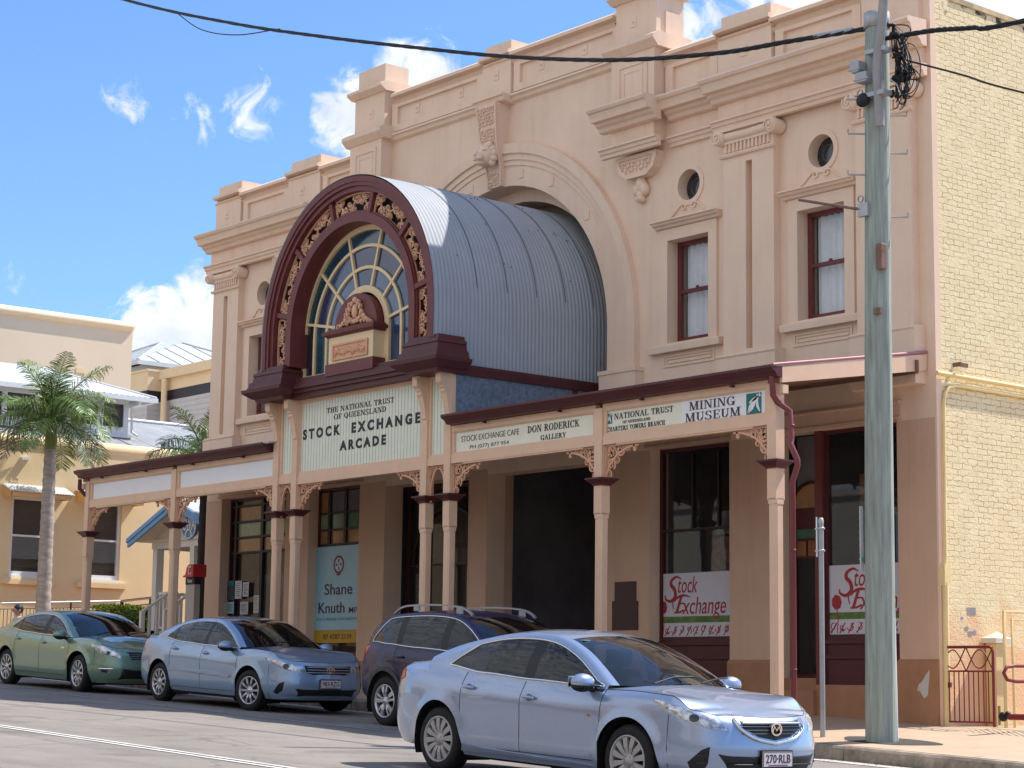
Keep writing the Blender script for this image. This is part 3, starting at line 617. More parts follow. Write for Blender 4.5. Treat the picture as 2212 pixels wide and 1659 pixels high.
# bays left of the arcade
so, yq = shop(-6.03, -4.25, .62)
f = MB(); f.box(X(-6.03)+.06, X(-4.25)-.06, yq-.01, yq+.06, 2.83, 2.88)
for r_ in (3.16, 3.5): f.box(X(-5.95), X(-4.3), yq-.008, yq+.06, r_-.02, r_+.02)
for b in (-5.62, -5.05): f.box(X(b)-.04, X(b)+.04, yq-.012, yq+.07, 2.85, 3.98)
f.build('glazing_bar', DARKW, so)
for i, (b0, b1) in enumerate(((-5.97, -5.66), (-5.58, -5.09), (-5.01, -4.31))):
    for j, (r0, r1) in enumerate(((2.88, 3.14), (3.18, 3.48), (3.52, 3.94))):
        mm_ = [[OCH, PLG, OCH], [AMB, GRN, DARK], [AMB, GRN, DARK]][i][j]
        MB().box(X(b0), X(b1), yq+.03, yq+.036, r0, r1).build('stained_pane', mm_, so)
so, yq = shop(-9.45, -6.9, .9)
f = MB()
for r_ in (2.83, 3.16, 3.5, 3.85): f.box(X(-9.4), X(-6.95), yq-.01, yq+.06, r_-.02, r_+.02)
for b in (-9.2, -8.15): f.box(X(b)-.05, X(b)+.05, yq-.012, yq+.07, .95, 3.98)
f.build('glazing_bar', DARKW, so)
for (b0, b1), cs_ in (((-9.14, -8.21), (OCH, PLG, AMB)), ((-8.09, -6.97), (OCH, GRN, DARK))):
    for (r0, r1), c_ in zip(((2.86, 3.13), (3.19, 3.47), (3.53, 3.82)), cs_): MB().box(X(b0), X(b1), yq+.03, yq+.036, r0, r1).build('stained_pane', c_, so)
slab(X(-9.4), X(-6.95), .9, 2.4, YW+.9, mat('grey_blind', (.34, .34, .33), .8, var=.4, vs=2), so, 'blind')
# arcade entrance, left leaf: glazed doors under a fanlight
ex0, ex1, ey = X(-3.38), X(-.75), YW+.55
d = MB(); frame(d, ex0, ex1, 0, 3.9, ey, .08, .08, (X(-2.7), X(-2.0), X(-1.35)), (2.35,))
do = P('arcade_door', d, MAROON2); pq(ex0, ex1, .1, 3.85, ey+.04).build('pane', GLASS, do)
MB().ribbon(circ((ex0+ex1)/2, 2.35, 1.1, 24, 0, math.pi), .06, ey-.01, ey+.07).build('fan_frame', DARKW, do)
MB().plate(circ((ex0+ex1)/2, 2.35, 1.05, 24, 0, math.pi), [], ey+.06, ey+.08).build('fan_pane', mat('dim_amber', (.05, .03, .02), .3, var=.3), do)
slab(X(-3.2), X(-2.75), .6, 2.2, ey+.1, mat('grey_photo', (.22, .24, .23), .6, var=.8, vs=14), do, 'poster'); slab(X(-2.3), X(-2.1), .7, 2.15, ey+.1, PALE, do, 'poster'); slab(X(-1.3), X(-.95), 1.75, 2.2, ey+.1, mat('pale_notice', (.45, .45, .42), .6, var=.3, vs=6), do, 'poster')
# arcade passage
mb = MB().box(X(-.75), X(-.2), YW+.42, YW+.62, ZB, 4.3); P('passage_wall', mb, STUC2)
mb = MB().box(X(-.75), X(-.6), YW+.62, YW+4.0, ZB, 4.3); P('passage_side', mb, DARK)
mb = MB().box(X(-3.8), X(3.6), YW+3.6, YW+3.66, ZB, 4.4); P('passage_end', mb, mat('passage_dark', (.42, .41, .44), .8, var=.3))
# ------------------------------------------------------------------ street verandah
YF = 20.4                                                          # face of the fascia
def oct_(h, c): return [(-h+c, -h), (h-c, -h), (h, -h+c), (h, h-c), (h-c, h), (-h+c, h), (-h, h-c), (-h, -h+c)]
def post_mesh(top):
    mb = MB(); h = .085
    mb.pbox(oct_(h, .001), 2.6, top, 'z'); mb.pbox(oct_(h*.93, .028), -.55, 2.56, 'z'); mb.pbox(oct_(h, .02), 2.54, 2.62, 'z'); mb.pbox(oct_(h, .001), -1.6, -.55, 'z')
    return mb
def cap_mesh():
    mb = MB()
    for z0, z1, a, b in ((3.03, 3.06, .1, .11), (3.06, 3.12, .12, .175), (3.12, 3.145, .185, .185)):
        mb.add([(-a, -a, z0), (a, -a, z0), (a, a, z0), (-a, a, z0), (-b, -b, z1), (b, -b, z1), (b, b, z1), (-b, b, z1)], [(3, 2, 1, 0), (4, 5, 6, 7), (0, 1, 5, 4), (1, 2, 6, 5), (2, 3, 7, 6), (3, 0, 4, 7)])
    return mb
POSTS = [-9.82, -6.25, 6.27, 9.82]; INNER = [-2.58, -1.97, 1.92, 2.56]
def posts(lst, top):
    first = None
    for d in lst:
        if first is None:
            first = post_mesh(top).build('verandah_post', TIMB, bld); first.location = (X(d), YF+.085, 0)
            cap_mesh().build('post_capital', MAROON2, first, local=True)
        else: copy_of(first, (X(d), YF+.085, 0))
posts(POSTS, 4.2); posts(INNER, 5.16)
# rails of the fascia
mb = MB(); spans = [(-9.74, -6.33), (-6.17, -2.66), (2.64, 6.19), (6.35, 9.74)]
for a, b in spans:
    for z0, z1, dy in ((3.64, 3.79, 0), (4.16, 4.26, 0)):
        mb.box(X(a), X(b), YF+dy+.02, YF+.12, z0, z1)
    mb.plate(rect(X(a), X(b), 3.785, 4.165), [rect(X(a)+.07, X(b)-.07, 3.815, 4.145)], YF+.035, YF+.1)
    mb.box(X(a)+.3, X(b)-.3, YF+.03, YF+.11, 3.615, 3.642)
for a, b in ((-2.5, -2.05), (2.0, 2.48)):
    mb.box(X(a), X(b), YF+.02, YF+.12, 3.64, 3.77)
    mb.plate(rect(X(a), X(b), 3.765, 5.16), [rect(X(a)+.06, X(b)-.06, 3.82, 5.1)], YF+.035, YF+.1)
mb.box(X(-1.89), X(1.84), YF+.02, YF+.12, 3.6, 3.74)
mb.plate(rect(X(-1.89), X(1.84), 3.735, 5.18), [rect(X(-1.87), X(1.82), 3.8, 5.1)], YF+.035, YF+.1)
mb.plate(rect(X(-1.88), X(1.83), 3.77, 5.14), [rect(X(-1.845), X(1.795), 3.83, 5.075)], YF+.05, YF+.09)
P('fascia', mb, TIMB)
# gutters
GUT = [(YF-.02, 4.265), (YF-.12, 4.27), (YF-.15, 4.32), (YF-.22, 4.36), (YF-.24, 4.385), (YF-.24, 4.42), (YF-.22, 4.42), (YF-.20, 4.405), (YF-.02, 4.405)]
for a, b in ((-10.0, -2.7), (2.68, 10.05)):
    mb = MB().pbox(GUT, X(a), X(b), 'x')
    for i in range(4): q = X(a)+(X(b)-X(a))*(i+.5)/4; mb.box(q-.02, q+.02, YF-.1, YF-.02, 4.215, 4.245)
    P('gutter', mb, MAROON2)
# roof over the footpath, rafters, end boards
for a, b in ((-9.95, -2.6), (2.58, 10.0)):
    mb = MB().pbox([(YF-.15, 4.40), (YF-.15, 4.43), (YW-.001, 4.96), (YW-.001, 4.93)], X(a), X(b), 'x'); P('verandah_roof', mb, ROOF)
mb = MB()
for d in [-9.3+.62*i for i in range(31)]: mb.pbox([(YF+.12, 4.2), (YF+.12, 4.4), (YW-.26, 4.88), (YW-.26, 4.68)], X(d)-.025, X(d)+.025, 'x')
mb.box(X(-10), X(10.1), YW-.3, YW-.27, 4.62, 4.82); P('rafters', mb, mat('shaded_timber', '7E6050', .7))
for d in (-9.98, 10.0):
    mb = MB().pbox([(YF-.02, 4.19), (YF-.02, 4.41), (YW-.02, 4.94), (YW-.02, 4.70)], X(d), X(d)+.05, 'x'); mb.box(X(d)-.28, X(d)+.04, YF+.0, YF+.11, 4.05, 4.17)
    o = P('barge_board', mb, TIMB)
    MB().tube([(X(d)+.04, YF-.2, 4.42), (X(d)+.04, YW+.02, 4.98)], .022, 8).build('roll_trim', mat('pink_trim', 'B0787A', .5), o)
# downpipes
mb = MB(); q = X(9.93)
mb.tube([(q, YF-.1, 4.28), (q, YF-.08, 4.02), (q+.02, YF-.02, 3.93), (q+.16, YF+.08, 3.8), (q+.17, YF+.1, 3.42), (q+.19, YF+.06, 3.34), (q+.31, YF+.06, 3.12), (q+.31, YF+.06, 3.04), (q+.2, YF+.08, 2.82), (q+.2, YF+.08, -.9)], .042, 12)
for z in (3.6, 1.9, .3): mb.lathe([(.042, -.012), (.049, -.012), (.049, .012), (.042, .012)], (q+.2-.03*(z > 3), YF+.08+.02*(z > 3), z), 12)
P('downpipe', mb, mat('red_brown_pipe', '74383A', .4, var=.08))
mb = MB(); q = X(-9.96); mb.tube([(q, YF-.1, 4.25), (q, YF-.1, 4.05), (q+.05, YF+.02, 3.92), (q+.16, YF+.1, 3.85)], .045, 10); P('downpipe', mb, MAROON2)

# ---- cast-iron lace
def fern(mb, s, x, z, k, y0, y1, M=None):
    """one scroll with leaves, size k"""
    mb.ribbon(spiral(x, z, k*.12, k*.42, 0, s*5.2, 16), k*.12, y0, y1, M)
    mb.ribbon(spiral(x, z, k*.3, k*.5, s*2.6, s*7.2, 10), k*.07, y0+.001, y1-.001, M)
    for j in range(5):
        a = j*1.257+.3; mb.ribbon([(x, z), (x+k*.16*math.cos(a), z+k*.16*math.sin(a)), (x+k*.3*math.cos(a+.25), z+k*.3*math.sin(a+.25))], k*.17, y0, y1, M, taper=lambda t: 1-.75*t)
def bracket(sgn, w, h, name='lace_bracket'):
    """quarter arch bracket: corner at (0,0) top by the post, runs w out and h down"""
    mb = MB(); S_ = sgn
    arc = [(S_*(w-w*math.sin(t)), -h+h*math.cos(t)*.86+.0*t) for t in [math.pi/2*k/16 for k in range(17)]]
    arc = [(S_*(w-(w-.02)*math.sin(t)), -(h-.05)+(h-.05)*math.cos(t)-.045) for t in [math.pi/2*k/16 for k in range(17)]]
    mb.ribbon(arc, .03, -.018, .018); mb.ribbon([(0, -.012), (S_*w, -.012)], .024, -.016, .016); mb.ribbon([(S_*.012, 0), (S_*.012, -h)], .024, -.016, .016)
    for (u, v, k) in ((.13, .12, .24), (.12, .30, .2), (.32, .1, .2), (.48, .065, .12), (.07, .44, .13), (.24, .24, .13)):
        if u < w*.95 and v < h: fern(mb, S_ if u > .2 else -S_, S_*u*w/.7, -v*h/.56, k*min(w, h)/.56, -.012, .012)
    for i in range(6): mb.ribbon([(S_*(.1+.1*i)*w/.7, -.01), (S_*(.08+.1*i)*w/.7, -.05-.012*(5-i))], .012, -.01, .01)
    if w > .4:
        mb.ribbon([(S_*(w-.07), 0), (S_*(w-.07), -.09)], .035, -.018, .018); mb.ball((S_*(w-.07), 0, -.11), .028, n=6); mb.box(S_*w-.05, S_*w+.05, -.02, .02, -.025, .0)
    return mb
LB = {}
def place_bracket(d, sgn, w=.7, h=.55, z=3.635):
    k = (sgn, w, h)
    if k not in LB:
        LB[k] = bracket(sgn, w, h).build('lace_bracket', LACE, bld, recalc=False); LB[k].location = (X(d), YF+.085, z)
    else: copy_of(LB[k], (X(d), YF+.085, z))
for d, s in ((-9.73, 1), (-6.34, -1), (-6.16, 1), (-2.67, -1), (2.65, 1), (6.18, -1), (6.36, 1), (9.73, -1)): place_bracket(d, s)
for d, s in ((-1.88, 1), (1.83, -1)): place_bracket(d, s, .7, .52, 3.6)
for d, s in ((-2.49, 1), (-2.06, -1), (2.01, 1), (2.47, -1)): place_bracket(d, s, .215, .6)
# consoles on the four tall posts
CON = [(YF+.0, 5.17), (YF-.2, 5.17), (YF-.22, 5.1), (YF-.21, 4.98), (YF-.15, 4.93), (YF-.14, 4.9), (YF-.11, 4.88), (YF-.12, 4.84), (YF-.09, 4.8), (YF-.05, 4.66), (YF-.02, 4.5), (YF-.025, 4.44), (YF+.0, 4.44)]
for d in INNER: mb = MB().pbox(CON, X(d)-.065, X(d)+.065, 'x'); P('console', mb, TIMB)

# ------------------------------------------------------------------ barrel canopy
ZC, RV = 6.3, 2.605
mb = MB(); n = 52; rows = []
for i in range(n*6+1):
    y = YF-.37+(YW+.9-YF+.37)*i/(n*6); r_ = RV+.006*math.cos(2*math.pi*i/6)
    rows.append([(XC+r_, y, 5.3), (XC+r_, y, 5.8)]+[(XC+r_*math.cos(math.pi*k/40), y, ZC+r_*math.sin(math.pi*k/40)) for k in range(41)]+[(XC-r_, y, 5.8), (XC-r_, y, 5.3)])
mb.grid(rows)
cv = P('canopy_roof', mb, IRON, recalc=False)
mb = MB()
for i in range(5):                                                 # sheet laps
    y = YF+.55+.66*i; mb.ribbon([(XC+(RV+.013)*math.cos(R(a)), ZC+(RV+.013)*math.sin(R(a))) for a in range(8, 173, 4)], .004, y, y+.012, lambda a, b, c: (a, c, b))
rnd = random.Random(5)
for i in range(26):
    a = R(rnd.choice((18, 40, 62, 64, 84, 110, 150))+rnd.uniform(-2, 2)); y = YF+.2+rnd.random()*2.9; mb.ball((XC+(RV+.015)*math.cos(a), y, ZC+(RV+.015)*math.sin(a)), .012, n=4)
mb.build('sheet_lap', mat('lap_shadow_grey', (.10, .11, .12), .6, .3), cv)
for s in (-1, 1):
    mb = MB(); a, b = sorted((XC+s*(RV-.12), XC+s*(RV+.1)))
    mb.pbox([(a, 5.13), (b, 5.13), (b+.03 if s > 0 else b, 5.26), (b+.03 if s > 0 else b, 5.3), (a if s > 0 else a-.03, 5.3), (a if s > 0 else a-.03, 5.26)], YF+.02, YW+.1)
    mb.box(a+.02, b-.02, YW-.45, YW-.35, 4.75, 5.13)
    P('canopy_beam', mb, MAROON2)
for s in (-1, 1):
    mb = MB(); a, b = sorted((XC+s*(RV+.02), XC+s*(RV+.06))); mb.box(a, b, YF+.1, YW-.01, 4.3, 5.13)
    P('canopy_side_panel', mb, FLAT)
# front: maroon hoop, lace ring, inner hoop
def hoop(r0, r1, y0, y1, zb=5.72):
    m_ = MB(); o_ = circ(XC, ZC, r1, 56, 0, math.pi); i_ = circ(XC, ZC, r0, 56, math.pi, 0)
    return m_.plate([(XC+r0, zb), (XC+r1, zb)]+o_+[(XC-r1, zb), (XC-r0, zb)]+i_, [], y0, y1)
mb = hoop(2.33, 2.55, YF-.3, YF-.02); m2 = hoop(2.42, 2.57, YF-.34, YF-.29); mb.add(m2.v, m2.f); m2 = hoop(2.49, 2.585, YF-.36, YF-.33); mb.add(m2.v, m2.f)
m2 = hoop(1.79, 1.96, YF-.28, YF+.2); mb.add(m2.v, m2.f); m2 = hoop(1.93, 1.99, YF-.25, YF-.2); mb.add(m2.v, m2.f)
SEP = (10.6, 42.2, 73.9, 106.1, 137.8, 169.4)
for a in SEP:
    ca, sa = math.cos(R(a)), math.sin(R(a)); q = lambda r_, t_: (XC+r_*ca-t_*sa, ZC+r_*sa+t_*ca)
    mb.pbox([q(1.95, -.045), q(2.34, -.045), q(2.34, .045), q(1.95, .045)], YF-.27, YF-.05)
ca_ = P('canopy_arch', mb, MAROON)
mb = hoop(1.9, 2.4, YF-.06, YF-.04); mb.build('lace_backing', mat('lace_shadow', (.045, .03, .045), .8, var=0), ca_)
def polarM(base, sgn=1): return lambda a, b, y: (XC+(1.965+b)*math.cos(R(base)-sgn*a/2.14), y, ZC+(1.965+b)*math.sin(R(base)-sgn*a/2.14))
def lace_panel(L, M):
    mb = MB(); y0, y1 = YF-.2, YF-.17; H = .36; p_ = .34; n_ = max(1, round(L/p_)); p_ = L/n_
    for e in ((.012,), (H-.012,)): mb.ribbon([(L*k/20, e[0]) for k in range(21)], .026, y0, y1, M)
    for e in (.012, L-.012): mb.ribbon([(e, 0), (e, H)], .026, y0, y1, M)
    for i in range(n_):
        x = p_*(i+.5); up_ = 1 if i % 2 else -1
        mb.ribbon([(x-p_/2+p_*t, H/2-up_*H*.42*math.cos(math.pi*t)) for t in [k/10 for k in range(11)]], .022, y0, y1, M)
        for fx_, fz_, fk in ((-.42, .5, .16), (.0, .8, .17), (.0, .2, .17), (-.27, .28 if up_ > 0 else .72, .15), (.27, .72 if up_ > 0 else .28, .15)): fern(mb, 1 if fz_ > .5 else -1, x+fx_*p_, H*fz_, fk*.74, y0+.002, y1, M)
        for sx_, s2 in ((-.27, -up_), (.27, up_)):
            cx_, cz_ = x+sx_*p_, H/2+s2*H*.17
            mb.ribbon(spiral(cx_, cz_, .02, p_*.27, (0 if s2 > 0 else math.pi)+i, (0 if s2 > 0 else math.pi)+i+s2*6.6, 18), .018, y0, y1, M)
            for j in range(5):
                a = j*1.257+i; mb.ribbon([(cx_, cz_), (cx_+.03*math.cos(a), cz_+.03*math.sin(a)), (cx_+.062*math.cos(a), cz_+.062*math.sin(a))], .034, y0-.006, y1, M, taper=lambda t: 1-.75*t)
    return mb
lst = [(169.4, 137.8), (137.8, 106.1), (106.1, 73.9), (73.9, 42.2), (42.2, 10.6)]
for a, b in lst: lace_panel(R(a-b)*2.14-.11, polarM(a-1.5)).build('lace_panel', LACE, ca_, recalc=False)
for s in (-1, 1):                                                  # panels on the legs
    Ltop = R(10.6)*2.14+.55-.06
    def M(a, b, y, s=s):
        if a < .55: return (XC+s*(1.965+b), y, ZC-.55+a)
        t = (a-.55)/2.14; return (XC+s*(1.965+b)*math.cos(t), y, ZC+(1.965+b)*math.sin(t))
    lace_panel(Ltop, M).build('lace_panel', LACE, ca_, recalc=False)
# pedestal blocks and base beam
mb = MB()
def step(x0, x1, yb, prof):
    """moulding stacked in steps: (z0,z1,projection)"""
    for z0, z1, e0, e1 in prof:
        mb.add([(x0-e0, yb-e0, z0), (x1+e0, yb-e0, z0), (x1+e0, yb+.5, z0), (x0-e0, yb+.5, z0), (x0-e1, yb-e1, z1), (x1+e1, yb-e1, z1), (x1+e1, yb+.5, z1), (x0-e1, yb+.5, z1)],
               [(3, 2, 1, 0), (4, 5, 6, 7), (0, 1, 5, 4), (1, 2, 6, 5), (2, 3, 7, 6), (3, 0, 4, 7)])
for s in (-1, 1):
    a, b = sorted((XC+s*1.93, XC+s*2.68)); 
    step(a, b, YF-.3, [(5.14, 5.2, .06, .08), (5.2, 5.3, .12, .26), (5.3, 5.36, .26, .27), (5.36, 5.42, .2, .18), (5.42, 5.5, .17, .16), (5.5, 5.62, .12, .1), (5.62, 5.68, .12, .1), (5.68, 5.76, .06, .04)])
for z0, z1, e in ((5.14, 5.22, .0), (5.22, 5.29, .05), (5.29, 5.36, .1), (5.36, 5.43, .04), (5.43, 5.5, .0)):
    mb.box(XC-1.95, XC+1.95, YF-.16-e, YF+.25, z0, z1-.002)
P('canopy_base', mb, MAROON2)
# stained fanlight
ZF, yf = 6.2, YF+.1
RF = [.76, 1.13, 1.52, 1.90]; rad = [10.6, 42.2, 73.9, 106.1, 137.8, 169.4]
mb = MB()
def ring(r_, w_, y0, y1, zb=5.5): mb.ribbon([(XC+r_, zb), (XC+r_, zb+.35)]+circ(XC, ZF, r_, 40, 0, math.pi)+[(XC-r_, zb+.35), (XC-r_, zb)], w_, y0, y1)
ring(1.86, .13, yf-.06, yf+.06); ring(1.52, .055, yf-.045, yf+.03); ring(1.13, .055, yf-.045, yf+.03); ring(.74, .12, yf-.06, yf+.05)
for a in rad: ca, sa = math.cos(R(a)), math.sin(R(a)); mb.ribbon([(XC+.7*ca, ZF+.7*sa), (XC+1.86*ca, ZF+1.86*sa)], .05, yf-.05, yf+.025)
mb.box(XC-1.92, XC+1.92, yf-.07, yf+.06, 5.44, 5.56)
fl = P('fanlight', mb, CREAMT)
def pane(m_):
    return [mat('teal_glass', (.012, .05, .075), .12, var=.35, vs=3, spec=.9), mat('blue_glass', (.025, .05, .11), .12, var=.3, vs=3, spec=.9), mat('sea_glass', (.06, .10, .17), .12, var=.3, vs=3, spec=.9), mat('violet_glass', (.03, .033, .08), .12, var=.3, vs=3, spec=.9), mat('dusk_glass', (.02, .018, .03), .1, var=.3, vs=3, spec=.9)][m_]
cuts = [0]+[R(a) for a in rad]+[math.pi]
TBL = {0: [1, 2, 2, 1, 2, 2, 2], 1: [1, 1, 3, 3, 1, 3, 0], 2: [0, 3, 0, 0, 0, 0, 4]}
for k in range(3):
    for i in range(7):
        a0, a1 = cuts[i], cuts[i+1]; m_ = 8
        pl = [(XC+RF[k+1]*math.cos(a0+(a1-a0)*j/m_), ZF+RF[k+1]*math.sin(a0+(a1-a0)*j/m_)) for j in range(m_+1)]+[(XC+RF[k]*math.cos(a1-(a1-a0)*j/m_), ZF+RF[k]*math.sin(a1-(a1-a0)*j/m_)) for j in range(m_+1)]
        if i == 0: pl = [(XC+RF[k], 5.5), (XC+RF[k+1], 5.5)]+pl
        if i == 6: pl = pl[:m_+1]+[(XC-RF[k+1], 5.5), (XC-RF[k], 5.5)]+pl[m_+1:]
        MB().pbox(pl, yf-.005, yf+.005).build('stained_pane', pane(TBL[k][i]), fl)
MB().plate(stadium(XC, 2.45, ZC, 5.2), [], YF+.75, YF+.78).build('loft_back', DARK, fl)
# pedestal with the relief and the crest above it
mb = MB(); y = YF-.2
mb.box(XC-.66, XC+.68, y, yf+.05, 5.62, 6.1); P('crest_pedestal', mb, CREAMT)
mb = MB().plate(rect(XC-.53, XC+.54, 5.68, 5.97), [rect(XC-.49, XC+.50, 5.715, 5.935)], y-.03, y)
mb.box(XC-.53, XC+.54, y-.008, y-.001, 5.68, 5.97)
rnd = random.Random(9)
for i in range(15):
    a = XC-.42+i*.06; z = 5.82+.02*math.sin(i*1.3); mb.ball((a, y-.02, z), .025+.012*rnd.random(), .02, .04+.03*rnd.random(), 5); mb.ribbon(spiral(a, z+(.03 if i % 2 else -.035), .01, .04, i, i+4.5, 8), .016, y-.025, y-.004)
P('relief_panel', mb, mat('peach_relief', 'D8A583', .6))
mb = MB(); mb.box(XC-.72, XC+.72, y-.03, yf+.04, 5.42, 5.625)
step(XC-.68, XC+.69, y+.01, [(6.1, 6.14, .02, .05), (6.14, 6.2, .09, .1), (6.2, 6.24, .04, .03)])
mb.pbox([(XC-.62, 6.22), (XC+.62, 6.22)]+circ(XC, 6.24, .64, 24, 0, math.pi, .6), y+.1, yf+.03)
P('crest_board', mb, MAROON)
mb = MB(); yy = y+.08; rnd = random.Random(4)
mb.ball((XC, yy, 6.52), .075, .05, .13, 8); mb.ball((XC, yy, 6.72), .06, .05, .06, 7)
for s in (-1, 1):
    for (a, z, k) in ((.1, 6.66, .05), (.16, 6.58, .06), (.2, 6.48, .06), (.17, 6.4, .05), (.27, 6.4, .06), (.34, 6.34, .055), (.42, 6.3, .05), (.1, 6.36, .06), (.22, 6.32, .05), (.5, 6.27, .035)):
        mb.ball((XC+s*a, yy, z), k*.8, .045, k, 6); mb.ribbon(spiral(XC+s*(a+.02), z, .015, k*1.05, rnd.random()*6, rnd.random()*6+4, 9), .02, yy-.05, yy)
mb.ball((XC, yy, 6.34), .08, .04, .05, 6)
P('crest', mb, LACE)
# ------------------------------------------------------------------ signs (each hangs on the building: things of their own)
def board(name, d0, d1, z0, z1, m, label, cat='sign', y=YF+.07, grooves=False):
    mb = MB().box(X(d0), X(d1), y, y+.03, z0, z1)
    o = mb.build(name, m, None, label=label, cat=cat)
    if grooves:
        g = MB(); a = X(d0)+.06
        while a < X(d1)-.03: g.box(a-.004, a+.004, y-.002, y+.002, z0+.02, z1-.02); a += .0905
        g.build('board_joint', mat('joint_shadow_paint', (.36, .37, .32), .8, var=0), o)
    return o
bs = board('sign_board', -1.86, 1.81, 3.8, 5.1, BOARD, 'big cream boarded sign under the barrel canopy with bold black capitals', grooves=True)
YS = YS_
put('THE NATIONAL TRUST', -29.88, -27.86, 4.81, 4.905, YS, BLACK, bs, serif=True)
put('OF QUEENSLAND', -29.65, -28.09, 4.675, 4.77, YS, BLACK, bs, serif=True)
put('STOCK', -30.62, -29.45, 4.39, 4.58, YS, BLACK, bs, bold=.05, space=1.6); put('EXCHANGE', -29.10, -27.11, 4.385, 4.575, YS, BLACK, bs, bold=.05, space=1.6)
put('ARCADE', -29.45, -28.07, 4.1, 4.28, YS, BLACK, bs, bold=.05, space=1.5)
board('side_panel', -2.45, -2.1, 3.81, 5.11, BOARD, 'narrow cream boarded panel between the paired posts left of the big sign', 'panel', grooves=True)
board('side_panel', 2.05, 2.43, 3.81, 5.11, BOARD, 'narrow cream boarded panel between the paired posts right of the big sign', 'panel', grooves=True)
board('sign_board', -9.68, -6.39, 3.81, 4.15, SIGNB, 'blank white sign board at the far left end of the verandah')
board('sign_board', -6.11, -2.72, 3.81, 4.15, SIGNB, 'blank white sign board just left of the paired posts')
b2 = board('sign_board', 2.7, 6.13, 3.81, 4.15, SIGNW, 'cream sign board with thin grey cafe lettering and a black gallery name')
put('STOCK EXCHANGE CAFE', -25.98, -24.51, 3.965, 4.06, YS, GREYL, b2, bold=-.006); put('PH (077) 877 954', -25.75, -24.76, 3.815, 3.895, YS, GREYL, b2, bold=-.006)
put('DON RODERICK', -24.30, -23.07, 3.965, 4.075, YS, BLACK, b2, serif=True); put('GALLERY', -23.98, -23.38, 3.825, 3.905, YS, BLACK, b2, serif=True)
b3 = board('sign_board', 6.41, 9.68, 3.81, 4.15, SIGNW, 'cream and white museum sign board at the right end with a teal emblem')
MB().box(-20.92, X(9.68), YF+.0685, YF+.07, 3.81, 4.15).build('white_half', SIGNB, b3)
put('NATIONAL TRUST', -22.29, -21.03, 3.995, 4.085, YS, BLACK, b3, serif=True); put('OF QUEENSLAND', -22.10, -21.51, 3.92, 3.96, YS, BLACK, b3, serif=True); put('CHARTERS TOWERS BRANCH', -22.45, -21.20, 3.82, 3.89, YS, BLACK, b3, serif=True)
put('MINING', -20.70, -19.78, 3.975, 4.1, YS, MAUVE, b3, serif=True); put('MUSEUM', -20.78, -19.68, 3.815, 3.94, YS, MAUVE, b3, serif=True)
def emblem(x0, x1, z0, z1, y, par):
    MB().box(x0, x1, y-.003, y, z0, z1).build('emblem_ground', TEAL, par); q = MB(); w_, h_ = x1-x0, z1-z0
    f_ = lambda a, b: (x0+a*w_, z0+b*h_)
    for p_ in ([(.1, .06), (.25, .35), (.5, .65), (.8, .85)], [(.1, .06), (.4, .3), (.55, .5), (.7, .8)], [(.9, .1), (.75, .35), (.72, .6), (.82, .85)], [(.2, .55), (.45, .68), (.65, .75), (.85, .82)]):
        q.ribbon([f_(*c_) for c_ in p_], w_*.14, y-.006, y-.003, taper=lambda t: .25+.9*math.sin(math.pi*min(1, t+.05)))
    q.ribbon([f_(.8, .8), f_(.9, .98)], w_*.05, y-.006, y-.003); q.ball((x0+.9*w_, y-.004, z0+.86*h_), w_*.06, .002, n=5); q.ball((x0+.72*w_, y-.004, z0+.9*h_), w_*.05, .002, n=5)
    q.build('emblem', SIGNB, par)
emblem(-22.56, -22.41, 3.955, 4.105, YS, b3); emblem(-19.635, -19.345, 3.82, 4.115, YS, b3)
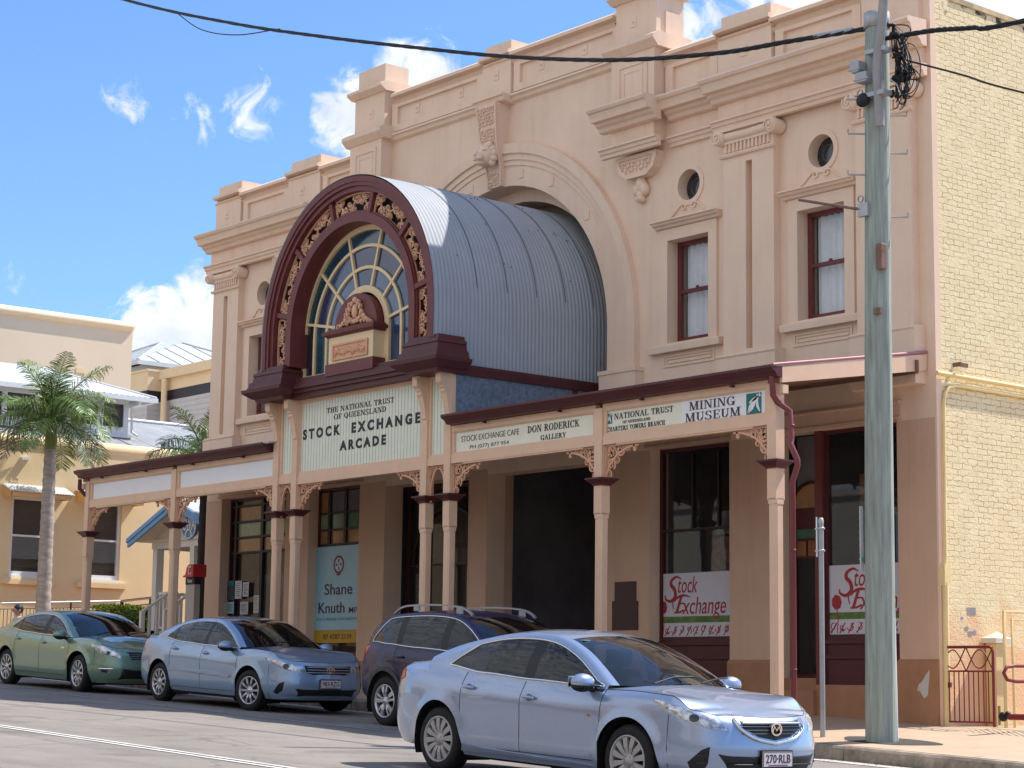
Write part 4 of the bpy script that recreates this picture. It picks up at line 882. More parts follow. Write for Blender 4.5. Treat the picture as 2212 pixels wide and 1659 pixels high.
# posters behind the shop glass
PW = mat('poster_white', (.62, .60, .66), .5, var=.03); RED = mat('poster_red', (.36, .03, .035), .5, var=0); GRB = mat('poster_green', (.12, .20, .05), .6, var=.35, vs=9); CORAL = mat('coral_red', (.40, .07, .05), .6, var=.1)
def cr2(P, x0, n=6):
    Q = [(2*P[0][0]-P[1][0], 2*P[0][1]-P[1][1])]+list(P)+[(2*P[-1][0]-P[-2][0], 2*P[-1][1]-P[-2][1])]; o = []
    for i in range(1, len(Q)-2):
        for k in range(n):
            t = k/n; o.append(tuple(.5*(2*b+(c-a)*t+(2*a-5*b+4*c-d)*t*t+(3*b-a-3*c+d)*t**3) for a, b, c, d in zip(*Q[i-1:i+3])))
    return [(a+x0, b) for a, b in o+[P[-1]]]
def cafe_poster(x0, label, wd):
    y = YW+.25; o = MB().box(x0, x0+wd, y, y+.006, .87, 1.93).build('shop_poster', PW, None, label=label, cat='poster')
    put('tock', x0+.52, x0+.98, 1.6, 1.87, y, RED, o, shear=.22, bold=.002); put('xchange', x0+.62, x0+1.63, 1.16, 1.53, y, RED, o, shear=.22, bold=.002)
    sw = lambda t: .35+1.1*math.sin(math.pi*t)
    q2 = lambda P, x0: [tuple(p)[:2] for p in cr2(P, x0)]
    MB().ribbon(q2([(.60, 1.83), (.50, 1.87), (.38, 1.82), (.36, 1.74), (.44, 1.66), (.46, 1.55), (.36, 1.47), (.24, 1.50), (.22, 1.57)], x0), .045, y-.006, y, taper=sw).build('lettering', RED, o)
    mb = MB().ribbon(q2([(.82, 1.53), (.66, 1.56), (.52, 1.53), (.44, 1.46)], x0), .03, y-.006, y, taper=sw); mb.ribbon(q2([(.60, 1.54), (.55, 1.42), (.50, 1.29)], x0), .05, y-.0065, y)
    mb.ribbon(q2([(.46, 1.54), (.40, 1.44), (.42, 1.34)], x0), .018, y-.0062, y); mb.ribbon(q2([(.53, 1.415), (.62, 1.43), (.68, 1.425)], x0), .025, y-.0068, y); mb.ribbon(q2([(.44, 1.28), (.56, 1.285), (.66, 1.32)], x0), .03, y-.007, y); mb.build('lettering', RED, o)
    MB().box(x0, x0+wd, y-.003, y, 1.11, 1.215).build('green_band', GRB, o)
    mb = MB(); mb.ribbon([(x0+.17, .9), (x0+.19, 1.1), (x0+.165, 1.3)], .014, y-.005, y-.003)
    for k in range(7): a = k*.9; mb.plate(circ(x0+.165+.045*math.cos(a), 1.37+.06*math.sin(a), .055, 10), [], y-.006-.0004*k, y-.003)
    rnd = random.Random(2)
    for i in range(int(wd/.17)):
        a = x0+.1+i*.17; s = 1 if i % 2 else -1
        mb.ribbon(spiral(a, .99, .015, .07, i, i+s*5, 12), .014, y-.005, y-.002); mb.ribbon([(a-.05, .9), (a, .97), (a+.06, 1.06)], .016, y-.0055, y-.002)
        for k in range(3): mb.plate(circ(a+.05*rnd.uniform(-1, 1), .98+.06*rnd.uniform(-1, 1), .014, 6), [], y-.0058-.0003*k, y-.002)
    mb.build('flower_print', RED, o)
cafe_poster(-24.88, 'white cafe poster with red script in the wide window right of the arcade entrance', 1.72)
cafe_poster(-21.06, 'white cafe poster with red script in the corner window behind the utility pole', 1.5)
y = YW+.2
LB_ = mat('pale_blue_vinyl', (.30, .52, .62), .25, var=.08, vs=2); YEL = mat('yellow_vinyl', (.46, .27, .02), .35, var=.05); PURP = mat('plum_vinyl', (.05, .02, .06), .4, var=0)
o = MB().box(-35.08, -33.2, y, y+.006, 1.12, 2.82).build('office_poster', LB_, None, label='tall pale blue office poster with name lettering and yellow base strip', cat='poster')
MB().box(-35.08, -33.2, y-.002, y+.006, .86, 1.117).build('yellow_strip', YEL, o)
put('Shane', -34.62, -33.63, 1.83, 2.06, y, PURP, o, bold=.012); put('Knuth', -34.82, -33.89, 1.46, 1.68, y, PURP, o, bold=.012); put('MP', -33.74, -33.44, 1.46, 1.57, y, PURP, o, bold=.012)
put('STATE MEMBER FOR DALRYMPLE', -34.89, -33.3, 1.31, 1.37, y, BLUE2 if 'BLUE2' in globals() else mat('grey_blue_ink', (.12, .22, .34), .5, var=0), o); put('07 4787 2139', -34.62, -33.63, .935, 1.04, y-.002, mat('olive_ink', (.14, .07, .02), .5, var=0), o, bold=.01)
mb = MB().plate(circ(-34.135, 2.44, .185, 24), [circ(-34.135, 2.44, .14, 24)], y-.004, y); mb.box(-34.2, -34.07, y-.0045, y, 2.22, 2.28); mb.build('emblem_ring', MAROON, o)
mb = MB().plate(circ(-34.135, 2.44, .138, 20), [], y-.003, y); mb.build('emblem_ground', PW, o)
mb = MB()
for k in range(4):
    a = k*math.pi/2; mb.pbox([(-34.135+.01*math.cos(a+1.57)+.01*math.cos(a), 2.44+.01*math.sin(a+1.57)+.01*math.sin(a)), (-34.135+.12*math.cos(a+.38), 2.44+.12*math.sin(a+.38)), (-34.135+.12*math.cos(a-.38), 2.44+.12*math.sin(a-.38))], y-.0055, y-.003)
mb.build('emblem_cross', mat('cross_blue', (.05, .22, .36), .4, var=0), o)
NOT = mat('notice_paper', (.52, .53, .55), .6, var=.12, vs=18)
for i, (a, b, z0, z1, lab) in enumerate(((-38.05, -37.78, 1.84, 2.23, 'tall white notice with small print in the left shop window, next to the dark poster'), (-37.74, -37.5, 1.88, 2.19, 'short white notice in the left shop window, right of the tall white one'), (-38.37, -38.08, 1.53, 1.78, 'small bluish notice low in the left corner of the shop window'), (-37.82, -37.5, 1.5, 1.77, 'printed white notice low in the middle of the left shop window'), (-37.29, -37.08, 1.52, 1.9, 'narrow white notice beside the dark bar of the left shop window'))):
    y = YW+.2; o = MB().box(a, b, y, y+.004, z0, z1).build('window_notice', NOT if i != 2 else LB_, None, label=lab, cat='notice', group='notices in the left shop window')
    mb = MB()
    for k in range(7): z = z1-.06-k*(z1-z0-.08)/7; mb.box(a+.04, b-.04-.03*(k % 3), y-.001, y, z, z+.012)
    mb.build('print_line', GREYL, o)
o = MB().box(-38.4, -38.1, YW+.2, YW+.204, 1.82, 2.24).build('window_notice', mat('dark_poster', (.05, .07, .08), .4, var=.9, vs=10), None, label='dark picture poster with a teal top in the left shop window', cat='poster')
MB().box(-38.4, -38.1, YW+.197, YW+.2, 2.14, 2.24).build('teal_strip', mat('teal_strip', (.02, .16, .2), .4), o)
mb = MB().pbox([(-25.67, 1.0), (-25.04, 1.0), (-25.04, 1.48), (-25.09, 1.48), (-25.09, 1.81), (-25.61, 1.81), (-25.61, 1.49), (-25.67, 1.49)], YW-.03, YW-.009)
o = mb.build('wall_plaque', mat('dark_plaque', '4A3230', .5, var=.1), None, label='dark maroon stepped plaque on the pier right of the arcade entrance', cat='plaque')
# flag hanging in the arcade
fx0, fx1, fz0, fz1, fy = X(.95), X(2.05), .75, 2.75, YW+3.0
g = [[(fx0+(fx1-fx0)*i/24, fy+.05*math.sin(i*.9), z) for i in range(25)] for z in (fz0, fz1)]
fl_ = MB().grid(g).build('flag', mat('navy_flag', (.08, .085, .19), .8, var=.2), None, label='dark blue flag with union cross and white star hung inside the arcade', cat='flag')
mb = MB(); M_ = lambda a, b, c: (fx0+a*(fx1-fx0), fy-.07+c, fz0+b*(fz1-fz0))
for p_ in ([(.02, .98), (.45, .55)], [(.55, .98), (.3, .75)], [(.05, .2), (.25, .5)], [(.25, .02), (.25, .98)], [(.0, .55), (.5, .55)], [(.3, .5), (.5, .3)]): mb.ribbon(p_, .05, 0, .01+.002*p_[0][0], M_)
st = []
for k in range(14): rr = (.12 if k % 2 == 0 else .05); st.append((.75+rr*1.5*math.sin(k*math.pi/7), .55+rr*.8*math.cos(k*math.pi/7)))
mb.add([M_(a, b, .002) for a, b in st]+[M_(.75, .55, .002)], [(i, (i+1) % 14, 14) for i in range(14)]); mb.build('flag_device', mat('flag_white', (.5, .5, .54), .8, var=0), fl_)
MB().ribbon([(.25, .02), (.25, .98)], .03, -.004, 0, M_).ribbon([(0, .55), (.5, .55)], .03, -.006, -.002, M_).build('flag_cross', mat('flag_red', (.32, .06, .07), .8, var=0), fl_)
MB().tube([(fx0-.05, fy, fz1+.03), (fx1+.2, fy, fz1+.03)], .015, 8).build('flag_rail', mat('pale_rail', (.25, .25, .24), .5), fl_)
# ------------------------------------------------------------------ road, kerbs, footpath
ASPH = mat('asphalt', (.235, .205, .18), .9, var=.2, vs=.7, bump=.45, bs=70)
t = ASPH.node_tree; p = t.nodes['Principled BSDF']; src = p.inputs['Base Color'].links[0].from_socket; co = next(n for n in t.nodes if n.type == 'TEX_COORD')
def layer(src, scale, lo, hi, amt, col, detail=6, mp=None):
    v = co.outputs['Object']
    if mp: m_ = t.nodes.new('ShaderNodeMapping'); m_.inputs['Scale'].default_value = mp; t.links.new(v, m_.inputs[0]); v = m_.outputs[0]
    n = t.nodes.new('ShaderNodeTexNoise'); n.inputs['Scale'].default_value = scale; n.inputs['Detail'].default_value = detail; t.links.new(v, n.inputs['Vector'])
    r = t.nodes.new('ShaderNodeMapRange'); r.inputs[1].default_value = lo; r.inputs[2].default_value = hi; r.inputs[4].default_value = amt; t.links.new(n.outputs[0], r.inputs[0])
    x = t.nodes.new('ShaderNodeMix'); x.data_type = 'RGBA'; x.inputs[7].default_value = (*col, 1); t.links.new(r.outputs[0], x.inputs[0]); t.links.new(src, x.inputs[6]); return x.outputs[2]
src = layer(src, 120, .5, .75, .55, (.40, .37, .34), 2); src = layer(src, 90, .52, .7, .5, (.08, .075, .07), 2); src = layer(src, .9, .58, .66, .45, (.12, .105, .095), 8); src = layer(src, 1, .55, .7, .25, (.10, .09, .085), 5, (.06, 1.6, 1))
vo = t.nodes.new('ShaderNodeTexVoronoi'); vo.feature = 'DISTANCE_TO_EDGE'; vo.inputs['Scale'].default_value = .28; nw = t.nodes.new('ShaderNodeTexNoise'); nw.inputs['Scale'].default_value = 1.3; nw.inputs['Detail'].default_value = 6; t.links.new(co.outputs['Object'], nw.inputs['Vector'])
va = t.nodes.new('ShaderNodeVectorMath'); va.operation = 'ADD'; t.links.new(co.outputs['Object'], va.inputs[0]); t.links.new(nw.outputs['Color'], va.inputs[1]); t.links.new(va.outputs[0], vo.inputs['Vector'])
cr_ = t.nodes.new('ShaderNodeMapRange'); cr_.inputs[1].default_value = .012; cr_.inputs[2].default_value = .004; cr_.inputs[4].default_value = .3; t.links.new(vo.outputs['Distance'], cr_.inputs[0])
xx = t.nodes.new('ShaderNodeMix'); xx.data_type = 'RGBA'; xx.inputs[7].default_value = (.05, .045, .04, 1); t.links.new(cr_.outputs[0], xx.inputs[0]); t.links.new(src, xx.inputs[6]); t.links.new(xx.outputs[2], p.inputs['Base Color'])
KERB = mat('kerb_concrete', (.27, .22, .17), .9, var=.6, vs=3.5, bump=.3, bs=30)
PATH = mat('footpath_concrete', (.46, .33, .23), .9, var=.12, vs=1.5, bump=.2, bs=50)
CHAN = mat('channel_concrete', (.46, .43, .38), .9, var=.2, vs=2)
def axis(lo, hi, fine, far):
    a = [lo+(hi-lo)*i/fine for i in range(fine+1)]
    return [-far]+[-far/3]+a+[far/3]+[far]
gx = axis(-150, 55, 60, 900); gy = axis(-30, 60, 40, 900)
mb = MB().grid([[(x, y, gz(x, y)-.06 if y < 20.05 else gz(x, 20)-.06) for y in gy] for x in gx]); mb.build('ground', mat('dry_ground', (.22, .18, .13), .95, var=.25, vs=.4), kind='structure')
def sheet(name, x0, x1, ys, f, m, dz, nx=90, kind='structure'):
    mb = MB().grid([[(x0+(x1-x0)*i/nx, y, f(x0+(x1-x0)*i/nx, y)+dz) for y in ys] for i in range(nx+1)]); return mb.build(name, m, kind=kind)
sheet('road', -150, 55, [-3.5, 0, 4, 8, 12, 16, 19.7], gz, ASPH, 0)
sheet('gutter_channel', -150, 55, [19.55, 19.98], gz, CHAN, .006)
K0 = 20.0
mb = MB()
for i in range(60):
    x0, x1 = -130+2.5*i, -130+2.5*(i+1)-.012
    a, b = fz(x0, K0), fz(x1, K0); c0, c1 = gz(x0, K0)-.1, gz(x1, K0)-.1
    v = []
    for x, t_, bt in ((x0, a, c0), (x1, b, c1)): v += [(x, K0-.02, bt), (x, K0, t_-.03), (x, K0+.03, t_), (x, K0+.15, t_+.004), (x, K0+.15, bt)]
    mb.add(v, [(0, 1, 6, 5), (1, 2, 7, 6), (2, 3, 8, 7), (3, 4, 9, 8), (0, 4, 3, 2, 1), (5, 6, 7, 8, 9)])
mb.build('kerb', KERB, kind='structure')
sheet('footpath', -150, 55, [K0+.151, 21.5, 23.5, 60], fz, PATH, 0)
mb = MB()                                                          # score lines of the footpath slabs
for i in range(70):
    x = -60+i*1.2
    if x < 30: mb.add([(x, K0+.15, fz(x, K0+.15)+.004), (x+.012, K0+.15, fz(x, K0+.15)+.004), (x+.012, 26, fz(x, 26)+.004), (x, 26, fz(x, 26)+.004)], [(0, 1, 2, 3)])
mb.build('footpath_joint', mat('joint_dark', (.16, .12, .09), .9), kind='structure')
rnd = random.Random(31); mb = MB()
for i in range(900):
    x = rnd.uniform(-45, -8); y = 19.97-abs(rnd.gauss(0, .22)); z = gz(x, y)+.01; a = rnd.random()*6.3; l = rnd.uniform(.015, .05)
    mb.add([(x, y, z), (x+l*math.cos(a), y+l*math.sin(a), z+.006), (x+l*math.cos(a+.5)*.8, y+l*math.sin(a+.5)*.8, z)], [(0, 1, 2)])
mb.build('gutter_litter', mat('dry_leaf', (.16, .10, .05), .9, var=.4, vs=5), kind='stuff')
LINE = mat('line_paint', (.62, .60, .56), .7, var=.25, vs=7)
sheet('centre_line', -150, 40, [10.72, 10.80], gz, LINE, .006); sheet('centre_line', -150, 40, [10.88, 10.96], gz, LINE, .006)
sheet('edge_line', -150, 40, [16.42, 16.50], gz, mat('worn_line', (.40, .38, .36), .8, var=.5, vs=9), .006)
sheet('opposite_kerb', -150, 55, [-3.9, -3.52], gz, KERB, .15); sheet('opposite_footpath', -150, 55, [-8, -3.9], gz, PATH, .16)

# ------------------------------------------------------------------ the sunlit row across the street (seen only in glass and paint)
OPP = [(-78, -58, 7.5, 'C9B894'), (-58, -41, 6.2, 'C8C0B0'), (-41, -24, 7.8, 'B08A66'), (-24, -8, 6.4, 'C9BA9C'), (-8, 9, 8.2, 'BFA888'), (9, 30, 6.6, 'B8AC9E')]
for i, (x0, x1, h, c_) in enumerate(OPP):
    zb = gz((x0+x1)/2, 0); o = thing('shop_building', ((x0+x1)/2, -8, zb), ['cream parapet shop', 'white low shop', 'tan two storey shop', 'pale yellow shop', 'tall beige shop', 'grey beige shop'][i]+' across the street behind the viewpoint', 'building')
    mb = MB().plate(rect(x0+.05, x1-.05, zb-1, zb+h), [rect(x0+1.2+k*(x1-x0-1)/4, x0+1.2+k*(x1-x0-1)/4+2.4, zb+.5, zb+2.7) for k in range(4)]+([rect(x0+1.8+k*(x1-x0-1)/4, x0+2.9+k*(x1-x0-1)/4, zb+4.6, zb+6) for k in range(4)] if h > 7 else []), -8, -8.4)
    mb.box(x0+.05, x1-.05, -14, -8.9, zb-1, zb+h-.8); mb.box(x0, x1, -8.5, -7.85, zb+h, zb+h+.25); mb.build('wall', mat('far_wall_'+c_, c_, .85), o)
    MB().box(x0+.1, x1-.1, -8.88, -8.7, zb-1, zb+h-1).build('window_glass', DARK, o)
    MB().box(x0+.1, x1-.1, -8, -5.2, zb+3.1, zb+3.3).build('awning', ROOF, o)
# ------------------------------------------------------------------ cream building on the left
LW = mat('cream_render', 'E6CDA2', .85, var=.04, vs=1.2, bump=.1, bs=30)
LW2 = mat('cream_render_pale', 'E6D2B6', .85, var=.03, vs=.8)
CORR = mat('white_corrugated', (.62, .63, .63), .5, .15, var=.08)
SASHW = mat('window_white', (.74, .74, .74), .4, var=.02)
def corr_sheet(mb, P00, P10, P01, pitch=.09, amp=.012):
    """corrugated sheet: P00->P10 across the ribs, P00->P01 along them"""
    a, b, c = Vector(P00), Vector(P10), Vector(P01); u = b-a; v = c-a; n_ = u.cross(v).normalized(); k = max(4, int(u.length/pitch*4))
    mb.grid([[a+u*(i/k)+n_*amp*math.cos(math.pi*i/2), a+u*(i/k)+v+n_*amp*math.cos(math.pi*i/2)] for i in range(k+1)]); return mb
lb = thing('cream_building', (-50.5, 24, .8), 'cream rendered building with shaded windows, corrugated roof and glazed roof lantern on the left', 'building')
def Lp(n, mb, m, par=None, **k): return mb.build(n, m, par or lb, **k)
XL = -50.0
W1, W2 = (24.15, 25.25), (26.32, 27.42)
mb = MB().plate(rect(8, 33, -.5, 6.4), [rect(a, b, 2.72, 4.86) for a, b in (W1, W2)]+[rect(21.9, 23.0, 2.72, 4.86)], XL, XL-.35, 'x'); mb.box(XL-14, XL-.35, 8, 8.3, -.5, 6.3); Lp('wall', mb, LW)
mb = MB().tube([(XL-.15, 7.9, 6.34), (XL-.15, 33, 6.34)], .2, 12); Lp('parapet_roll', mb, LW)
for a, b in ((21.9, 23.0), W1, W2):
    f = MB().plate(rect(a, b, 2.72, 4.86), [rect(a+.08, b-.08, 2.9, 3.82), rect(a+.08, b-.08, 3.87, 4.8)], XL-.06, XL-.14, 'x')
    f.box(XL-.08, XL+.03, a-.02, b+.02, 2.70, 2.78)
    o = Lp('sash_window', f, SASHW)
    bl_ = MB()
    for k in range(44): z = 2.9+k*.044; bl_.add([(XL-.2, a+.06, z), (XL-.2, b-.06, z), (XL-.175, b-.06, z+.03), (XL-.175, a+.06, z+.03)], [(0, 1, 2, 3)])
    bl_.box(XL-.26, XL-.25, a, b, 2.8, 4.84); bl_.build('blind', mat('brown_blind', (.10, .085, .075), .6, var=.1), o)
    MB().add([(XL-.1, a+.07, 2.88), (XL-.1, b-.07, 2.88), (XL-.1, b-.07, 4.82), (XL-.1, a+.07, 4.82)], [(0, 1, 2, 3)]).build('pane', PANE, o)
    mb = MB().pbox([(XL-.02, 2.55), (XL+.1, 2.55), (XL+.11, 2.66), (XL+.08, 2.7), (XL-.02, 2.73)], 0, 1, 'y') if 0 else MB()
    mb.pbox([(a-.2, 2.55), (b+.2, 2.55), (b+.2, 2.68), (a-.2, 2.68)], XL-.02, XL+.11, 'x'); mb.pbox([(a-.16, 2.68), (b+.16, 2.68), (b+.14, 2.72), (a-.14, 2.72)], XL-.02, XL+.08, 'x'); Lp('window_sill', mb, LW)
    h0, h1 = a-.32, b+.42
    mb = corr_sheet(MB(), (XL+.01, h0, 5.2), (XL+.01, h1, 5.2), (XL+.6, h0, 4.96)); o = Lp('window_hood', mb, CORR)
    mb = MB()
    for q in (h0+.03, h1-.1):
        mb.add([(XL, q, 5.16), (XL+.56, q, 4.93), (XL+.56, q, 4.83), (XL, q, 4.83), (XL, q+.04, 5.16), (XL+.56, q+.04, 4.93), (XL+.56, q+.04, 4.83), (XL, q+.04, 4.83)], [(0, 1, 2, 3), (7, 6, 5, 4), (0, 4, 5, 1), (2, 6, 7, 3), (1, 5, 6, 2)])
    mb.box(XL+.52, XL+.57, h0+.03, h1-.06, 4.82, 4.93); mb.build('hood_frame', mat('ochre_timber', 'DDB27A', .6, var=.05), o)
mb = MB().plate(rect(24.07, 24.3, 5.25, 5.37), [rect(24.09, 24.28, 5.27, 5.35)], XL+.02, XL-.01, 'x')
for k in range(3): mb.box(XL, XL+.012, 24.09, 24.28, 5.28+k*.025, 5.29+k*.025)
Lp('wall_vent', mb, LW2)
mb = MB().box(XL, XL+.12, 24.32, 24.56, 5.86, 5.93); mb.box(XL+.02, XL+.1, 24.34, 24.54, 5.84, 5.86); Lp('wall_light', mb, WHITE)
mb = corr_sheet(MB(), (XL-.4, 8, 6.3), (XL-.4, 33, 6.3), (XL-6, 8, 8.05), .1, .013)
for i in range(30): y = 9+i*.82; mb.add([(XL-.41, y, 6.325), (XL-.41, y+.03, 6.325), (XL-5.9, y+.03, 8.05), (XL-5.9, y, 8.05)], [(0, 1, 2, 3)])
mb.tube([(XL-6, 8, 8.08), (XL-6, 33, 8.08)], .08, 8); Lp('main_roof', mb, mat('grey_roof_iron', (.44, .45, .45), .5, .25, var=.15, vs=2))
# roof lantern
mb = MB().plate(rect(19.0, 29.15, 7.15, 8.25), [rect(20.0+k*.92, 20.75+k*.92, 7.42, 8.06) for k in range(0)]+[rect(19.3+k*1.0, 20.15+k*1.0, 7.42, 8.1) for k in range(10) if k < 9]+[rect(28.33, 29.0, 7.42, 8.1)], XL-3.0, XL-3.12, 'x')
mb.box(XL-7, XL-3.12, 29.0, 29.15, 7.15, 8.25); mb.box(XL-2.95, XL-2.85, 19, 29.2, 7.1, 7.16); lt = Lp('roof_lantern', mb, SASHW)
MB().add([(XL-3.06, 19, 7.3), (XL-3.06, 29.1, 7.3), (XL-3.06, 29.1, 8.2), (XL-3.06, 19, 8.2)], [(0, 1, 2, 3)]).build('lantern_glass', mat('lantern_glass', (.03, .04, .045), .08, var=.3, spec=.7), lt)
ey0, ey1, ex = 18.4, 29.75, XL-2.45
mb = MB(); zE, zA = 8.3, 9.35; ap0, ap1 = Vector((XL-5.6, 22.5, zA)), Vector((XL-5.6, 27.4, zA))
A_, B_ = Vector((ex, ey0, zE)), Vector((ex, ey1, zE)); C_ = Vector((XL-9, ey1, zE)); D_ = Vector((XL-9, ey0, zE))
def rib(p0, p1, q0, q1, k):
    g = []
    for i in range(k*4+1): t = i/(k*4); a = p0.lerp(p1, t); b = q0.lerp(q1, t); o_ = Vector((0, 0, .012*math.cos(math.pi*i/2))); g.append([a+o_, b+o_])
    mb.grid(g)
rib(A_, B_, ap0, ap1, 60); rib(B_, C_, ap1, ap1, 30); rib(D_, A_, ap0, ap0, 30); mb.tube([B_, ap1], .05, 6); mb.tube([A_, ap0], .05, 6)
mb.build('lantern_roof', CORR, lt)
mb = MB().box(ex-.08, ex+.04, ey0, ey1+.04, 8.16, 8.29); mb.box(XL-9, ex, ey1-.08, ey1+.04, 8.16, 8.29); mb.box(ex-.4, ex-.06, 29.2, 29.3, 8.05, 8.16); mb.build('lantern_gutter', SASHW, lt)
mb = MB().tube([(XL-2.9, 29.2, 8.1), (XL-2.9, 29.22, 7.3), (XL-2.6, 29.25, 7.15)], .04, 8); mb.build('lantern_pipe', WHITE, lt)
# tall cream hall behind
o = thing('tall_hall', (-66, 25, 1), 'tall plain cream hall with rounded coping rising behind the lantern roof', 'building')
mb = MB().box(-75, -60, 5, 33.03, 0, 11.8); mb.build('wall', LW2, o); mb = MB().tube([(-60.05, 5, 11.8), (-60.05, 33.0, 11.8)], .17, 12); mb.tube([(-60.05, 32.98, 11.8), (-75, 32.98, 11.8)], .17, 12); mb.build('coping', mat('coping_cream', 'F1DDBA', .8, var=.03), o)
MB().box(-60, -59.98, 31.0, 31.3, 10.05, 10.22).build('wall_vent', LW, o)
# office block with the dark band
o = thing('banded_block', (-78, 47, 2), 'flat roofed cream block with a dark band and grey boards behind the palm', 'building')
G1 = mat('grey_boards', 'BDBDBE', .7, var=.06, vs=3); BAND = mat('dark_band', (.03, .025, .03), .5, var=.1)
mb = MB().box(-84, -80.2, 45.0, 60, 13.03, 13.95).box(-80.3, -66, 45.75, 60, 13.03, 13.6); mb.box(-80.25, -66, 45.55, 46.1, 13.55, 13.98); mb.box(-84.03, -80.15, 44.95, 45.6, 13.9, 14.0); mb.build('upper_wall', mat('tan_render', 'E2CCA8', .8, var=.03), o)
mb = MB().box(-84, -80.22, 45.02, 60, 12.55, 13.03).box(-80.3, -66, 45.77, 60, 12.58, 13.03); mb.build('dark_band', BAND, o)
mb = MB().box(-84, -80.22, 45.03, 60, 1, 12.55).box(-80.3, -66, 45.78, 60, 1, 12.58)
for k in range(40): z = 12.4-k*.24; mb.box(-84, -80.21, 45.01, 45.04, z, z+.02); mb.box(-80.22, -80.2, 45.02, 45.8, z, z+.02); mb.box(-80.2, -66, 45.76, 45.79, z, z+.02)
mb.build('board_wall', G1, o)
MB().tube([(-79.55, 45.5, 13.5), (-79.55, 45.5, 1)], .14, 12).build('downpipe', mat('tan_render', 'E2CCA8'), o)
# far hip-roofed house
o = thing('hip_roof_house', (-115, 66, 4), 'pale blue house with grey hipped iron roof far behind the cream hall', 'building')
MB().box(-123, -108.9, 60.7, 73, 3, 19.2).build('wall', mat('pale_blue_wall', 'C3CDD6', .8), o)
mb = MB(); e0 = [(-123.6, 60, 19.35), (-108.2, 60, 19.35), (-108.2, 73.6, 19.35), (-123.6, 73.6, 19.35)]; a0, a1 = (-116.4, 66.2, 22.1), (-115.4, 67.2, 22.1)
mb.add(e0+[a0, a1], [(0, 1, 4), (1, 2, 5, 4), (2, 3, 5), (3, 0, 4, 5)])
for i in range(1, 9):
    x = -123.6+i*1.71; k = 1-abs(x+115.9)/7.7; mb.tube([(x, 60.0, 19.38), (x, 60+6.2*k, 19.38+2.75*k)], .03, 4, cap=False); y = 60+i*1.5; k = 1-abs(y-66.8)/6.8; mb.tube([(-108.2, y, 19.38), (-108.2-7.2*k, y, 19.38+2.75*k)], .03, 4, cap=False)
for q in e0[:3]: mb.tube([q, a0 if q != e0[2] else a1], .13, 6)
mb.build('roof', mat('pale_roof_iron', (.50, .52, .53), .55, .2, var=.1), o)
mb = MB().box(-123.7, -108.1, 59.9, 60.05, 19.1, 19.36).box(-108.25, -108.1, 60.05, 73.6, 19.1, 19.36); mb.build('gutter', mat('pale_gutter', (.62, .65, .66), .5), o)

# ------------------------------------------------------------------ blue-gabled porch with steps
pb = thing('porch', (-43, 26, .7), 'white timber porch with blue gable barges, round emblem and white stair rails', 'porch')
BLUEB = mat('barge_blue', '6F9CC6', .5, var=.05); WT = mat('porch_white', (.62, .61, .58), .55, var=.05); WT2 = mat('porch_cream', (.66, .60, .50), .6, var=.04)
ax_, az_ = -42.99, 4.40
mb = MB()
for s in (-1, 1):
    e = (ax_+s*2.2, az_-.87)
    mb.pbox([(ax_, az_), e, (e[0], e[1]-.19), (ax_, az_-.2)], 24.97, 25.03); mb.pbox([(ax_, az_+.02), (e[0], e[1]+.02), (e[0], e[1]-.08), (ax_, az_-.08)], 24.93, 24.97)
mb.build('barge_board', BLUEB, pb)
mb = MB()
for s in (-1, 1): corr_sheet(mb, (ax_, 24.98, az_+.04), (ax_, 31, az_+.04), (ax_+s*2.25, 24.98, az_-.85), .09)
mb.build('roof', CORR, pb)
mb = MB().pbox([(ax_-2.1, 3.5), (ax_+2.1, 3.5), (ax_, az_-.04)], 25.6, 25.66); mb.box(ax_-2.1, ax_+2.1, 25.57, 25.6, 3.48, 3.56)
for s in (-1, 1): mb.add([(ax_, 25.03, az_-.06), (ax_+s*2.15, 25.03, az_-.92), (ax_+s*2.15, 31, az_-.92), (ax_, 31, az_-.06)], [(0, 1, 2, 3)])
mb.build('gable', WT2, pb)
mb = MB().box(-45.1, -40.9, 25.62, 25.74, 3.32, 3.5).box(-45.1, -44.98, 25.7, 31, 3.32, 3.5).box(-45.25, -40.8, 25.66, 31, 3.5, 3.52); mb.build('beam', WT, pb)
for q in (-44.9, -43.12, -41.0): mb = MB().box(q-.1, q+.1, 25.6, 25.8, .3, 3.32); mb.build('porch_post', WT, pb)
mb = MB().plate(circ(-43.2, 3.79, .36, 30, rz=.31), [], 25.53, 25.57); em = mb.build('emblem', mat('emblem_blue', '5F87AE', .5, var=0), pb)
put('CWA', -43.5, -42.9, 3.7, 4.0, 25.53, WHITE, em, bold=.02)
MB().ribbon(spiral(-43.2, 3.58, .14, .14, R(200), R(-20), 10), .04, 25.52, 25.53).ribbon(circ(-43.2, 3.79, .33, 28, rz=.285), .025, 25.52, 25.53, closed=True).build('emblem_line', WHITE, em)
MB().box(-45.1, -40.9, 25.6, 31, .2, 1.3).build('porch_floor', mat('porch_boards', (.25, .24, .23), .7), pb)
MB().box(-43.0, -40.9, 29.0, 29.1, 1.3, 3.4).build('porch_wall', WT, pb)
mb = MB()
for k in range(4): mb.box(-44.0, -42.9, 25.6-.28*(k+1), 25.6-.28*k, .2, 1.3-.17*(k+1))
mb.build('stair', mat('stair_grey', (.30, .30, .29), .7), pb)
